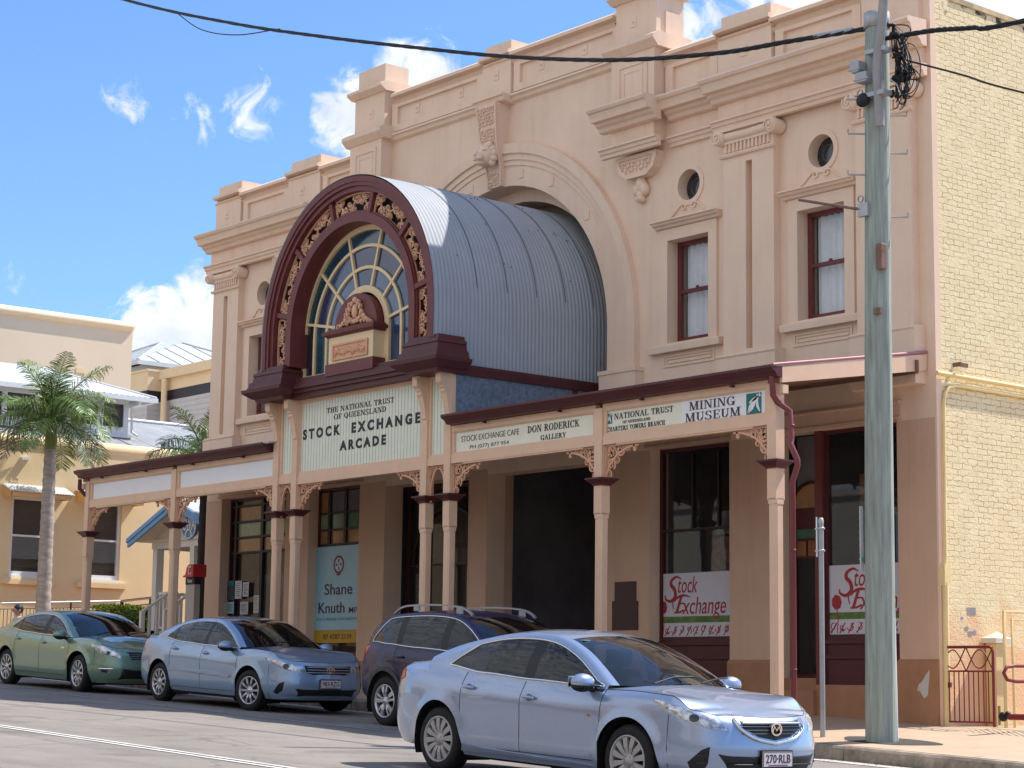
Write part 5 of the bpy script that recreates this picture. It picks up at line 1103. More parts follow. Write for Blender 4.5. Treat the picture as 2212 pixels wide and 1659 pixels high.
def rail(p0, p1, n_, zlo, nm='stair_rail', m_=WT, r_=.035, sq=.03):
    mb = MB(); p0, p1 = Vector(p0), Vector(p1); d_ = (p1-p0); L_ = math.hypot(d_.x, d_.y); ux, uy = d_.x/L_, d_.y/L_
    def bar(a, b, h, w_): 
        nx, ny = -uy*w_, ux*w_; mb.add([(a.x+nx, a.y+ny, a.z-h), (a.x-nx, a.y-ny, a.z-h), (a.x-nx, a.y-ny, a.z), (a.x+nx, a.y+ny, a.z), (b.x+nx, b.y+ny, b.z-h), (b.x-nx, b.y-ny, b.z-h), (b.x-nx, b.y-ny, b.z), (b.x+nx, b.y+ny, b.z)], [(0, 1, 2, 3), (7, 6, 5, 4), (0, 4, 5, 1), (1, 5, 6, 2), (2, 6, 7, 3), (3, 7, 4, 0)])
    bar(p0, p1, .07, r_); bar(p0-Vector((0, 0, zlo)), p1-Vector((0, 0, zlo)), .06, r_*.7)
    for k in range(n_+1):
        q = p0.lerp(p1, k/n_); e = sq if 0 < k < n_ else sq*1.7; mb.box(q.x-e, q.x+e, q.y-e, q.y+e, q.z-zlo-(.02 if 0 < k < n_ else .35), q.z-.02)
    return mb.build(nm, m_, pb if m_ is WT else None)
rail((-44.0, 25.62, 2.3), (-44.0, 24.8, 1.76), 4, .85); rail((-42.9, 25.62, 2.3), (-42.9, 24.8, 1.76), 4, .85)
rail((-44.88, 25.7, 2.25), (-44.0, 25.7, 2.25), 5, .85, 'porch_rail'); rail((-42.9, 25.7, 2.25), (-41.0, 25.7, 2.25), 10, .85, 'porch_rail'); rail((-44.9, 25.8, 2.25), (-44.9, 29, 2.25), 12, .85, 'porch_rail')

# ------------------------------------------------------------------ ramp railing, hedges, palms
BRN = mat('brown_metal', (.07, .05, .04), .4, .4, var=.1); STEEL = mat('bright_steel', (.55, .55, .55), .3, .8, var=.05)
def railing(a, b, n_, h, label):
    a, b = Vector(a), Vector(b); o = thing('ramp_railing', (a.x, a.y, a.z-h), label, 'railing')
    MB().tube([a, b], .032, 8).build('top_rail', BRN, o); mb = MB().tube([a-Vector((0, 0, .16)), b-Vector((0, 0, .16))], .012, 6).tube([a-Vector((0, 0, h-.12)), b-Vector((0, 0, h-.12))], .012, 6)
    for k in range(n_+1): q = a.lerp(b, k/n_); mb.tube([q-Vector((0, 0, .16)), q-Vector((0, 0, h-.1))], .009, 5)
    mb.build('balusters', BRN, o)
    for k in range(0, n_+1, 14): q = a.lerp(b, k/n_); MB().tube([q, q-Vector((0, 0, h+.3))], .028, 8).build('rail_post', BRN, o)
    MB().tube([a+Vector((.12, -.1, -.02)), b+Vector((.12, -.1, -.02))], .02, 8).build('hand_rail', STEEL, o)
railing((-48.7, 16.5, 1.62), (-48.7, 26.8, 2.18), 98, .95, 'low brown metal ramp railing along the cream wall behind the green car')
railing((-48.7, 26.85, 2.17), (-45.6, 26.85, 2.27), 30, .95, 'brown metal railing rising to the porch behind the clipped hedge')
MB().box(-50, -48.85, 12, 26.9, .2, 1.15).box(-50, -45.4, 26.95, 28.5, .2, 1.2).build('ramp', mat('brick_red_ramp', (.22, .09, .05), .85, var=.2, vs=6), None, kind='structure')
LEAF = [mat('hedge_leaf_%d' % i, c, .5, var=.25, vs=6) for i, c in enumerate([(.17, .24, .02), (.10, .16, .015), (.26, .32, .03)])]
def hedge(x0, x1, y0, y1, z0, z1, seed, label):
    rnd = random.Random(seed); o = thing('hedge', ((x0+x1)/2, (y0+y1)/2, z0), label, 'hedge')
    MB().box(x0+.08, x1-.08, y0+.08, y1-.08, z0, z1-.07).build('hedge_core', mat('hedge_dark', (.02, .04, .008), .8, var=.5, vs=12), o)
    for j in range(3):
        mb = MB()
        for i in range(1400):
            u, v, t_ = rnd.random(), rnd.random(), rnd.choice((0, 1, 2, 2, 3, 4))
            p_ = [(x0, y0+v*(y1-y0), z0+u*(z1-z0)), (x1, y0+v*(y1-y0), z0+u*(z1-z0)), (x0+u*(x1-x0), y0+v*(y1-y0), z1), (x0+u*(x1-x0), y0, z0+v*(z1-z0)), (x0+u*(x1-x0), y1, z0+v*(z1-z0))][t_]
            c = Vector(p_)+Vector([rnd.gauss(0, .025) for _ in range(3)]); d = Vector([rnd.gauss(0, 1) for _ in range(3)]).normalized(); e = d.orthogonal().normalized(); s = rnd.uniform(.02, .04)
            mb.add([c-d*s, c+e*s*.5, c+d*s, c-e*s*.5], [(0, 1, 2, 3)])
        mb.build('leaves', LEAF[j], o, recalc=False)
hedge(-46.7, -45.6, 24.85, 25.72, .6, 1.9, 1, 'larger clipped box hedge behind the green car, left of its pair')
hedge(-46.2, -45.2, 25.8, 26.35, .6, 1.84, 2, 'smaller clipped box hedge right beside the white stair rail')
PG = [mat('palm_green_%d' % i, c, .42, var=.2, vs=5, spec=.5) for i, c in enumerate([(.10, .17, .035), (.16, .24, .045), (.05, .10, .03), (.26, .30, .10)])]
def palm(base, zc, r0, r1, shaft, n_, L_, seed, label, trunk_m, dead=2, droop=1.0):
    rnd = random.Random(seed); o = thing('palm_tree', base, label, 'palm'); bx, by, bz = base
    mb = MB(); zs = zc-shaft; n = 60
    prof = [(r0+(r1-r0)*k/n+.014*(1 if k % 3 == 0 else 0)*(r0/.2)+.1*r0*math.exp(-k/4), bz-.3+(zs-bz+.3)*k/n) for k in range(n+1)]
    mb.lathe(prof, (bx, by, 0), 18); mb.build('trunk', trunk_m, o)
    if shaft > .2: MB().lathe([(r1*1.0, zs-.01), (r1*1.08, zs+shaft*.3), (r1*.9, zs+shaft*.7), (r1*.6, zs+shaft)], (bx, by, 0), 16).build('crownshaft', mat('crownshaft_green', (.16, .20, .04), .4, var=.15, vs=4), o)
    else: MB().ball((bx, by, zc), r1*1.2, n=7).build('crownshaft', PG[2], o)
    for i in range(n_):
        az = i*2.39996+rnd.uniform(-.2, .2); t_ = i/(n_-1); el = R(84-92*t_**.8+rnd.uniform(-8, 8)); L = L_*rnd.uniform(.85, 1.1)*(1 if t_ > .1 else .8); isdead = i >= n_-dead
        p = Vector((bx, by, zc-.05)); h = Vector((math.cos(az), math.sin(az), 0)); pts = [p.copy()]; e = el; e_ = []
        for k in range(16):
            p = p+(h*math.cos(e)+Vector((0, 0, math.sin(e))))*(L/16); pts.append(p.copy()); e -= R((4.5 if t_ < .2 else 8.0)*droop*(1.5 if k > 9 else 1))
            e = max(e, R(-80)); e_.append(e)
        mb = MB().tube(pts, .02, 5, rs=[.032*(1-k/18) for k in range(17)])
        side = Vector((-math.sin(az), math.cos(az), 0))
        for k in range(int(54*L/2)):
            s = .1+.9*k/(54*L/2); idx = min(15, int(s*16)); f_ = s*16-idx; q = pts[idx].lerp(pts[idx+1], min(1, f_)); tan = (pts[idx+1]-pts[idx]).normalized(); upv = side.cross(tan)
            if upv.z < 0: upv = -upv
            ll = L*.30*math.sin(math.pi*(.12+.86*s))**.6*rnd.uniform(.8, 1.1)
            for sd in (-1, 1):
                d = (side*sd*.8+tan*.55+upv*rnd.uniform(-.15, .5)).normalized(); w_ = .010+.005*rnd.random(); wv = tan.cross(d).cross(d).normalized()*w_
                a1 = q+d*ll*.5+Vector((0, 0, -.04*ll)); hg = max(.25, math.cos(e_[idx])); a2 = q+d*ll*.85+Vector((0, 0, -.34*ll*hg)); a3 = q+d*ll*.95+Vector((0, 0, -.62*ll*hg))
                mb.add([q-wv*.5, q+wv*.5, a1+wv, a1-wv, a2+wv*.7, a2-wv*.7, a3], [(0, 1, 2, 3), (3, 2, 4, 5), (5, 4, 6)])
        mb.build('frond', mat('dead_frond', (.16, .11, .07), .8, var=.2) if isdead else PG[rnd.choice((0, 0, 1, 1, 2)) if t_ > .12 else rnd.choice((1, 3))], o, recalc=False)
TRK = mat('palm_trunk_grey', (.36, .315, .285), .9, var=.3, vs=3, bump=.2, bs=20, stretch=(1, 1, 5))
palm((-48.0, 24.18, .85), 6.8, .20, .15, .85, 24, 2.2, 11, 'royal palm with ringed grey trunk and green crownshaft before the cream wall', TRK, dead=1, droop=.55)
palm((-40.80, 24.5, .3), 5.15, .12, .10, .1, 17, 1.75, 23, 'palm with dark slender trunk half hidden by the left end of the arcade', mat('palm_trunk_dark', (.035, .026, .022), .9, var=.4, vs=5), dead=0, droop=.6)

# ------------------------------------------------------------------ payphone, bench with a seated person
o = thing('payphone', (-37.65, 22.6, fz(-37.6, 22.6)), 'payphone with a red hood on a pale cabinet beside the left pier', 'payphone')
zb = fz(-37.6, 22.6)
MB().box(-37.76, -37.41, 22.3, 22.44, zb-.05, 2.08).build('cabinet', mat('phone_pale', (.48, .42, .38), .6, var=.05), o)
MB().box(-37.77, -37.40, 22.44, 22.54, zb-.05, 2.24).build('back_panel', mat('phone_dark', (.05, .04, .04), .5), o)
mb = MB().box(-37.765, -37.405, 22.29, 22.44, 2.08, 2.23); bp_ = mb.build('black_band', BLACK, o); put('Telstra', -37.7, -37.5, 2.12, 2.2, 22.29, WHITE, bp_)
prof = [(-37.8, 2.235), (-37.38, 2.235), (-37.38, 2.5), (-37.55, 2.5), (-37.6, 2.485), (-37.64, 2.45), (-37.67, 2.39), (-37.69, 2.33), (-37.71, 2.28), (-37.79, 2.265)]
hd = MB().pbox(prof, 22.24, 22.56).build('hood', mat('phone_red', (.55, .02, .03), .3, var=.03, spec=.5), o)
MB().ribbon([(-37.57, 2.44), (-37.47, 2.455)], .035, 22.23, 22.24).ribbon(spiral(-37.51, 2.35, .06, .06, R(120), R(350), 10), .03, 22.23, 22.24, taper=lambda t: 1-.5*t).build('white_symbol', WHITE, hd)
zb = fz(-42.4, 20.75)
o = thing('bench', (-42.4, 20.8, zb), 'timber street bench on the footpath behind the green car', 'bench')
mb = MB()
for k in range(4): mb.box(-43.2, -41.6, 20.6+k*.11, 20.69+k*.11, zb+.43, zb+.46)
mb.build('seat', mat('bench_timber', (.18, .10, .05), .7), o)
for q in (-43.0, -41.8): MB().box(q-.03, q+.03, 20.62, 21.0, zb-.02, zb+.43).build('leg', BRN, o)
pn = thing('person', (-42.4, 20.75, zb), 'seated person with dark hair and a pale patterned shirt at the left edge', 'person')
me = bpy.data.meshes.new('body'); J = [(0, 0, .52), (0, .02, .72), (0, .02, .93), (0, 0, 1.03), (.17, .02, .96), (.24, -.03, .72), (.2, -.24, .62), (-.17, .02, .96), (-.24, -.03, .72), (-.2, -.24, .62), (.1, 0, .52), (.11, -.42, .54), (.11, -.44, .09), (.11, -.58, .05), (-.1, 0, .52), (-.11, -.42, .54), (-.11, -.44, .09), (-.11, -.58, .05)]
Ed = [(0, 1), (1, 2), (2, 3), (2, 4), (4, 5), (5, 6), (2, 7), (7, 8), (8, 9), (0, 10), (10, 11), (11, 12), (12, 13), (0, 14), (14, 15), (15, 16), (16, 17)]
rr = [.15, .15, .13, .055, .07, .05, .035, .07, .05, .035, .1, .07, .045, .04, .1, .07, .045, .04]
bm_ = bmesh.new(); ly = bm_.verts.layers.skin.verify(); vv = [bm_.verts.new(Vector(p)) for p in J]
for a_, b_ in Ed: bm_.edges.new((vv[a_], vv[b_]))
for i, r_ in enumerate(rr): vv[i][ly].radius = (r_, r_)
vv[0][ly].use_root = True
bm_.to_mesh(me); bm_.free()
me.materials.append(mat('patterned_shirt', (.50, .48, .48), .8, var=.5, vs=9))
b_ = link('body', me, pn, True); md = b_.modifiers.new('s', 'SKIN'); md.use_smooth_shade = True; b_.modifiers.new('u', 'SUBSURF').levels = 2; b_.modifiers['u'].render_levels = 2
SKIN = mat('skin', (.42, .24, .17), .6, var=.05)
mb = MB().ball((-42.4, 20.74, zb+1.17), .085, .1, .115, 10).ball((-42.4, 20.63, zb+1.16), .018, .025, .03, 5); 
for s in (-1, 1): mb.ball((-42.4+s*.088, 20.75, zb+1.16), .015, .03, .035, 5); mb.ball((-42.4+s*.2, 20.46, zb+.61), .035, .055, .03, 6)
mb.tube([(-42.4, 20.75, zb+1.0), (-42.4, 20.75, zb+1.1)], .05, 8); hd = mb.build('head', SKIN, pn)
mb = MB().ball((-42.4, 20.765, zb+1.2), .1, .115, .115, 10); mb.build('hair', mat('dark_hair', (.02, .02, .03), .6, var=.2, vs=20), pn)
# ------------------------------------------------------------------ utility pole and its cables
POLE = mat('treated_pole', (.29, .325, .285), .9, var=.28, vs=3.5, bump=.35, bs=14, stretch=(5, 5, .35))
GALV = mat('galvanised_steel', (.38, .39, .40), .5, .5, var=.15); BLK = mat('black_cable', (.012, .012, .015), .5, var=0); GBOX = mat('grey_fuse_box', (.36, .37, .40), .5, var=.05); RUST = mat('rusty_iron', (.20, .12, .09), .7, .2, var=.3, vs=9)
px, py = -17.66, 20.9; zg = fz(px, py)
po = thing('utility_pole', (px, py, zg), 'weathered green grey timber utility pole by the kerb with cables and fuse boxes', 'pole')
def prad(z): return .205-.045*(z-zg)/9.8
n = 40; mb = MB(); rnd = random.Random(8); rows = []
for i in range(n+1):
    z = zg-.5+(9.2-zg+.5)*i/n; rows.append([(px+.1*(z-zg)/9.8+prad(z)*(1+.03*math.sin(3*a+z*.5)+.015*math.sin(7*a+1))*math.cos(a), py+prad(z)*(1+.03*math.sin(3*a+z*.5))*math.sin(a), z) for a in [2*math.pi*k/24 for k in range(25)]])
mb.grid(rows); mb.add(rows[-1][:24], [tuple(range(24))]); mb.build('timber_pole', POLE, po)
mb = MB().lathe([(.172, 9.0), (.178, 9.0), (.178, 9.22), (.02, 9.26)], (px+.095, py, 0), 20); mb.build('pole_cap', mat('lead_cap', (.42, .41, .41), .6, .3, var=.2, vs=8), po)
cpx = lambda z: px+.1*(z-zg)/9.8
f_ = py-.2
mb = MB().tube([(cpx(7.5)+.27-.06, f_, 7.55), (cpx(8.3)+.2, f_-.04, 8.3), (cpx(8.5)+.22, f_-.05, 8.5), (cpx(8.9)+.3, f_-.06, 8.9), (cpx(9.2)+.45, f_-.1, 9.9), (cpx(9.2)+.6, f_-.1, 11.0)], .065, 12); mb.build('conduit_arm', mat('grey_conduit', (.30, .28, .27), .5, .2, var=.15), po)
mb = MB()
for z in (8.0, 8.6): mb.box(cpx(z)+.02, cpx(z)+.34, f_-.08, f_+.1, z-.03, z+.03)
mb.build('conduit_clamp', GALV, po)
for dx_, z, sgn in ((-1, 8.0, -1), (-1, 7.52, -1), (-1, 6.95, -1), (1, 7.78, 1), (1, 7.25, 1), (1, 6.37, 1)):
    c = cpx(z); r_ = prad(z); d_ = Vector((.637, .771, 0))*sgn; a = Vector((c, py, z))+d_*r_*.9
    MB().tube([a, a+d_*.25, a+d_*.25+Vector((0, 0, .06))], .013, 6).build('step_peg', GALV, po)
for z, sx in ((8.1, -1), (6.62, -1)): MB().ribbon(circ(cpx(z)-.17, z, .045, 14), .016, py-.17, py-.15, closed=True).build('eye_bolt', GALV, po)
for i, (x0, z0, w_, h_) in enumerate(((-.23, 8.36, .16, .16), (-.14, 8.2, .2, .14))):
    mb = MB().box(cpx(8.3)+x0, cpx(8.3)+x0+w_, f_-.1, f_+.05, z0, z0+h_, .02); mb.box(cpx(8.3)+x0-.02, cpx(8.3)+x0+w_+.02, f_-.11, f_+.02, z0+.03, z0+.05); mb.build('fuse_box', GBOX, po)
MB().ball((cpx(7.95)-.03, f_-.06, 7.95), .11, .07, .1, 7).build('black_junction', BLK, po)
mb = MB().tube([(cpx(6.5)-.12, f_, 6.46), (cpx(6.5)-1.2, f_-.05, 6.78)], .022, 8); mb.build('stay_rod', RUST, po); MB().box(cpx(6.45)-.17, cpx(6.45)+.0, f_-.02, f_+.04, 6.36, 6.54).build('stay_plate', GALV, po)
MB().box(cpx(5.8)+.12, cpx(5.8)+.22, py-.19, py-.09, 5.6, 5.95, .01).build('rusty_bracket', RUST, po)
MB().box(cpx(5)+.08, cpx(5)+.2, py-.2, py-.15, 5.0, 5.08).build('metal_tag', RUST, po)
MB().tube([(px+.145, py+.155, zg), (px+.13, py+.13, 2.2)], .018, 8).build('ground_conduit', WHITE, po)
mb = MB().box(px-.145, px-.13, py-.2, py-.14, 1.6, 2.45)
for k in range(9): mb.box(px-.148, px-.128, py-.203, py-.19, 1.65+k*.09, 1.67+k*.09)
mb.build('marker_strip', mat('strip_white', (.5, .5, .5), .5), po)
MB().ball((px-.12, py-.17, 1.75), .02, .01, .03, 5).build('green_tag', mat('green_tag', (.02, .25, .10), .5), po)
mb = MB(); rnd = random.Random(21); kn = [(.02, 8.98), (.07, 8.86), (.22, 8.7), (.1, 8.62), (.16, 8.52), (.12, 8.45), (.1, 8.3), (.05, 8.22), (.2, 8.2), (.27, 8.17), (.06, 8.0), (.14, 7.97), (.24, 7.96), (.36, 8.3)]
K0_ = cpx(8.4)+.26
for a, z in kn:
    for k in range(3): mb.ball((K0_+a+rnd.uniform(-.03, .03), py-.04+rnd.uniform(-.04, .04), z+rnd.uniform(-.03, .03)), rnd.uniform(.02, .045), .03, rnd.uniform(.02, .05), 4)
mb.tube([(K0_+.03, py, 8.23), (K0_+.16, py, 8.2), (K0_+.28, py, 8.19)], .055, 7); mb.build('cable_clamp', BLK, po)
mb = MB()
for i in range(60):
    p0, p1 = rnd.choice(kn), rnd.choice(kn); mdx = rnd.uniform(-.1, .4); mdz = rnd.uniform(-.3, .12)
    a, b, c = Vector((K0_+p0[0], py, p0[1])), Vector((K0_+(p0[0]+p1[0])/2+mdx, py+rnd.uniform(-.15, .1), (p0[1]+p1[1])/2+mdz)), Vector((K0_+p1[0], py, p1[1]))
    mb.tube([a*(1-t)**2+b*2*t*(1-t)+c*t*t for t in [k/10 for k in range(11)]], rnd.choice((.005, .007, .009)), 5)
for (r_, c, z) in ((.30, .24, 8.3), (.22, .1, 8.0), (.38, .34, 8.25), (.2, .2, 7.95)): mb.tube([(K0_+c+r_*.55*math.cos(t), py-.08, z+r_*math.sin(t)) for t in [R(-100+k*14) for k in range(16)]], .007, 5)
mb.build('wire_loops', BLK, po)
MB().tube([(K0_+.05, py-.1, 8.2), (K0_+.16, py-.1, 8.1), (K0_+.22, py-.1, 7.95)], .009, 5).tube([(K0_-.05, py-.12, 8.2), (K0_-.06, py-.12, 8.08), (K0_+.05, py-.12, 7.95)], .008, 5).build('pale_wire', mat('pale_wire', (.45, .47, .45), .5), po)
def spline(P, n=12):
    o_ = []; P = [Vector(p) for p in P]; Q = [P[0]*2-P[1]]+P+[P[-1]*2-P[-2]]
    for i in range(1, len(Q)-2):
        for k in range(n):
            t = k/n; a, b, c, d = Q[i-1:i+3]; o_.append(.5*((2*b)+(c-a)*t+(2*a-5*b+4*c-d)*t*t+(3*b-a-3*c+d)*t**3))
    return o_+[P[-1]]
main = spline([(-17.76, py, 9.05), (-19.22, py, 9.22), (-20.61, py, 9.38), (-22.85, py, 9.80), (-25.5, py, 10.48), (-28.1, py, 11.26), (-31.05, py, 12.18), (-34.41, py, 13.29), (-38.9, py, 14.94), (-48, py, 18.6)], 30)
mb = MB()
for k in range(4): mb.tube([p+Vector((0, 0.019*math.cos(i*.33+k*1.571), 0.019*math.sin(i*.33+k*1.571))) for i, p in enumerate(main)], .018, 6)
cb_ = mb.build('power_cable', BLK, None, label='thick black twisted cable crossing the sky from upper left to the pole', cat='cable')
mb = MB().tube(spline([(-36.7, py, 14.11), (-35.6, py, 13.45), (-34.2, py, 12.99), (-32.6, py, 12.72)], 8), .012, 5)
MB().tube([(-18.0, py, 9.1), (-18.7, py, 9.17)], .035, 8).build('strain_clamp', GALV, cb_)
m2 = spline([(-17.5, py, 8.84), (-16.6, py, 8.74), (-15.96, py, 8.62), (-15.15, py, 8.51), (-10, py, 8.2), (0, py+1, 8.6)], 20); mb2 = MB()
for k in range(4): mb2.tube([p+Vector((0, .019*math.cos(i*.5+k*1.571), .019*math.sin(i*.5+k*1.571))) for i, p in enumerate(m2)], .017, 6)
mb2.build('power_cable', BLK, None, label='thick black twisted cable leaving the pole towards the upper right edge', cat='cable')
MB().tube(spline([(-17.3, py, 8.53), (-17.16, py, 8.48), (-16.13, py, 8.02), (-15.18, py, 7.57), (-12, py+1, 6.3)], 8), .015, 6).build('service_cable', BLK, None, label='thin black service cable sagging right from the pole past the brick wall', cat='cable')
mb.build('service_cable', BLK, None, label='short thin black strand hanging under the thick cable at the top left', cat='cable')
# asphalt collar round the pole
MB().add([(px-.95+.0*k, 0, 0) for k in range(0)], []) if 0 else None
c_ = [(px+.05+.75*math.cos(t)*(1+.12*math.sin(3*t)), py+.1+.42*math.sin(t)) for t in [2*math.pi*k/24 for k in range(24)]]
MB().add([(a, b, fz(a, b)+.006) for a, b in c_], [tuple(range(24))]).build('asphalt_collar', mat('dark_patch', (.06, .055, .05), .9, var=.2), None, kind='structure')
# bare sign post
q = (-18.57, 20.8); zg2 = fz(*q)
so = thing('sign_post', (q[0], q[1], zg2), 'bare grey steel sign post with two brackets standing left of the utility pole', 'post')
MB().lathe([(.036, zg2-.2), (.036, 2.27)], (q[0], q[1], 0), 14).build('tube', GALV, so); MB().lathe([(.036, 2.27), (.038, 2.3), (.03, 2.34), (.001, 2.35)], (q[0], q[1], 0), 14).build('cap', mat('clear_cap', (.5, .5, .5), .3), so)
for z in (2.2, 1.9): mb = MB().lathe([(.037, z-.015), (.044, z-.015), (.044, z+.015), (.037, z+.015)], (q[0], q[1], 0), 12); mb.box(q[0]-.1, q[0]-.03, q[1]-.012, q[1]+.012, z-.012, z+.012); mb.box(q[0]+.03, q[0]+.06, q[1]-.012, q[1]+.012, z-.012, z+.012); mb.build('bracket', STEEL, so)
MB().box(q[0]-.085, q[0]-.075, q[1]-.01, q[1]+.01, 1.82, 2.36).build('sign_strap', STEEL, so)

# ------------------------------------------------------------------ gate, pier, pipes by the brick wall
GATE = mat('gate_maroon', '7A2A2C', .45, var=.1)
gx0, gx1, gy_ = -18.80, -17.86, 23.56; gb = fz(-18.3, gy_)
go = thing('iron_gate', (gx0, gy_, gb), 'maroon iron gate with interlaced hoops beside the brick wall', 'gate')
mb = MB().tube([(gx0, gy_, gb+.02), (gx0, gy_, .6), (gx0+.02, gy_, .65), (gx0+.06, gy_, .67), (gx1-.06, gy_, .67), (gx1-.02, gy_, .65), (gx1, gy_, .6), (gx1, gy_, gb+.02)], .022, 8); mb.tube([(gx0, gy_, .33), (gx1, gy_, .33)], .013, 6); mb.tube([(gx0, gy_, gb+.08), (gx1, gy_, gb+.08)], .014, 6); mb.build('frame', GATE, go)
mb = MB()
for k in range(1, 11): a = gx0+(gx1-gx0)*k/11; mb.tube([(a, gy_, .33), (a, gy_, gb+.08)], .009, 6)
mb.build('bars', GATE, go)
mb = MB(); W_g = (gx1-gx0)/2
for k in range(2):
    c = gx0+W_g*(k+.5)
    for s in (1, -1): mb.tube([(c+W_g*.5*t, gy_+.004*s, .5+s*(.13*(1-(t/.6)**2)*1.0-.0) if abs(t) <= .6 else .5-s*.17*((abs(t)-.6)/.4)) for t in [-1+.1*j for j in range(21)]], .010, 6)
mb.build('hoops', GATE, go); MB().box(gx0+.14, gx0+.2, gy_-.02, gy_+.02, .1, .17).build('latch', GATE, go)
po2 = thing('gate_pier', (-18.45, 24.65, fz(-18.4, 24.6)), 'cream gate pier with a pale pyramid cap behind the maroon gate', 'pier')
MB().box(-18.68, -18.50, 24.48, 24.74, -.6, .75, .01).build('shaft', mat('pier_cream', 'DDC695', .8, var=.06), po2)
mb = MB().box(-18.72, -18.46, 24.43, 24.80, .75, .82); mb.add([(-18.72, 24.43, .82), (-18.46, 24.43, .82), (-18.46, 24.80, .82), (-18.72, 24.80, .82), (-18.59, 24.61, .92)], [(0, 1, 4), (1, 2, 4), (2, 3, 4), (3, 0, 4)]); mb.build('cap', mat('pier_cap', (.62, .62, .55), .7, var=.06), po2)
YP = mat('cream_pipe', 'E6CF96', .6, var=.06)
xw = XR+.06
mb = MB().tube([(xw+.02, 23.45, 4.64), (xw+.02, 30, 4.62)], .035, 8); mb.build('wall_pipe', YP, None, label='long straight cream pipe running level along the brick wall', cat='pipe')
mb = MB().tube([(xw, 23.58, -.5), (xw, 23.6, 2.6), (xw, 23.62, 4.2), (xw, 23.66, 4.36), (xw, 23.75, 4.46), (xw, 23.95, 4.5), (xw, 30, 4.48)], .026, 8); mb.box(xw-.04, xw+.045, 23.52, 23.66, 1.55, 1.85); mb.tube([(xw+.01, 23.56, -.5), (xw+.01, 23.57, 1.6)], .045, 8); mb.build('wall_conduit', YP, None, label='cream conduit rising up the brick wall corner and bending right under the pipe', cat='pipe')
mb = MB().box(XR+.02, XR+.16, 23.9, 23.93, 4.78, 4.84).box(XR+.1, XR+.13, 23.93, 24.12, 4.78, 4.84); mb.build('wall_bracket', RUST, None, label='small rusty bracket on the brick wall just above the cream pipe', cat='bracket')
mb = MB().tube([(-18.3, 24.42, -.5), (-18.3, 24.42, 1.2), (-18.3, 26, 1.22)], .03, 8).tube([(-18.3, 24.62, -.5), (-18.3, 24.6, 1.09), (-18.3, 26, 1.09)], .022, 8); mb.build('pipe_frame', YP, None, label='cream painted pipe frame standing against the foot of the brick wall', cat='pipe')
mb = MB().tube([(-17.3, 24.6, .41), (-17.3, 23.3, .4), (-17.3, 23.12, .38), (-17.3, 23.05, .3), (-17.3, 23.12, .21), (-17.3, 23.3, .19), (-17.3, 24.6, .2)], .026, 10); hr = mb.build('hand_rail', GATE, None, label='looped maroon handrail end at the right edge beyond the gate', cat='handrail')
MB().tube([(-17.3, 24.2, .2), (-17.3, 24.2, -.6)], .026, 8).build('rail_post', GATE, hr)
mb = MB().tube([(-17.9, 23.95, -.30), (-17.2, 24.0, -.30)], .045, 10); vo = mb.build('water_pipe', GATE, None, label='maroon water pipe lying at the foot of the brick wall', cat='pipe')
mb = MB().ball((-18.0, 23.95, -.3), .07, n=6).ball((-17.92, 23.95, -.27), .05, n=6); mb.build('valve', BLK, vo); MB().tube([(-18.08, 23.97, -.42), (-18.08, 23.97, -.15)], .02, 6).build('brass_tap', mat('brass', (.4, .3, .12), .4, .7), vo)
mb = MB()
for i in range(9):
    for j in range(5): a, b = -17.9+i*.12, 23.0+j*.11; mb.lathe([(.03, 0), (.022, .008), (.001, .009)], (a, b, fz(a, b)+.004), 8)
mb.build('tactile_paving', mat('tactile_buff', (.52, .42, .30), .8), None, kind='stuff')
# marks left on the corner of the building
mb = MB().pbox([(-19.12+.1*a, .02+.17*b) for a, b in ((0, .2), (.5, .1), (1.3, -.5), (1.9, -.2), (2.2, 1.1), (2.3, 1.9), (1.6, 1.5), (.9, .9), (.3, .7))], YW-.058, YW-.05); mb.build('bare_patch', mat('bare_render', (.55, .53, .47), .8, var=.1), bld)
mb = MB()
for (a, b, r_) in ((24.1, .95, .05), (24.18, .88, .06), (24.28, .9, .05), (24.0, 1.1, .03)): mb.pbox(circ(a, b, r_, 9, rz=r_*.7), XR+.02, XR+.024, 'x')
mb.pbox(rect(24.12, 24.32, 1.15, 1.26), XR+.02, XR+.024, 'x'); mb.build('grey_patch', mat('grey_patch', (.34, .32, .32), .9, var=.2), bld)
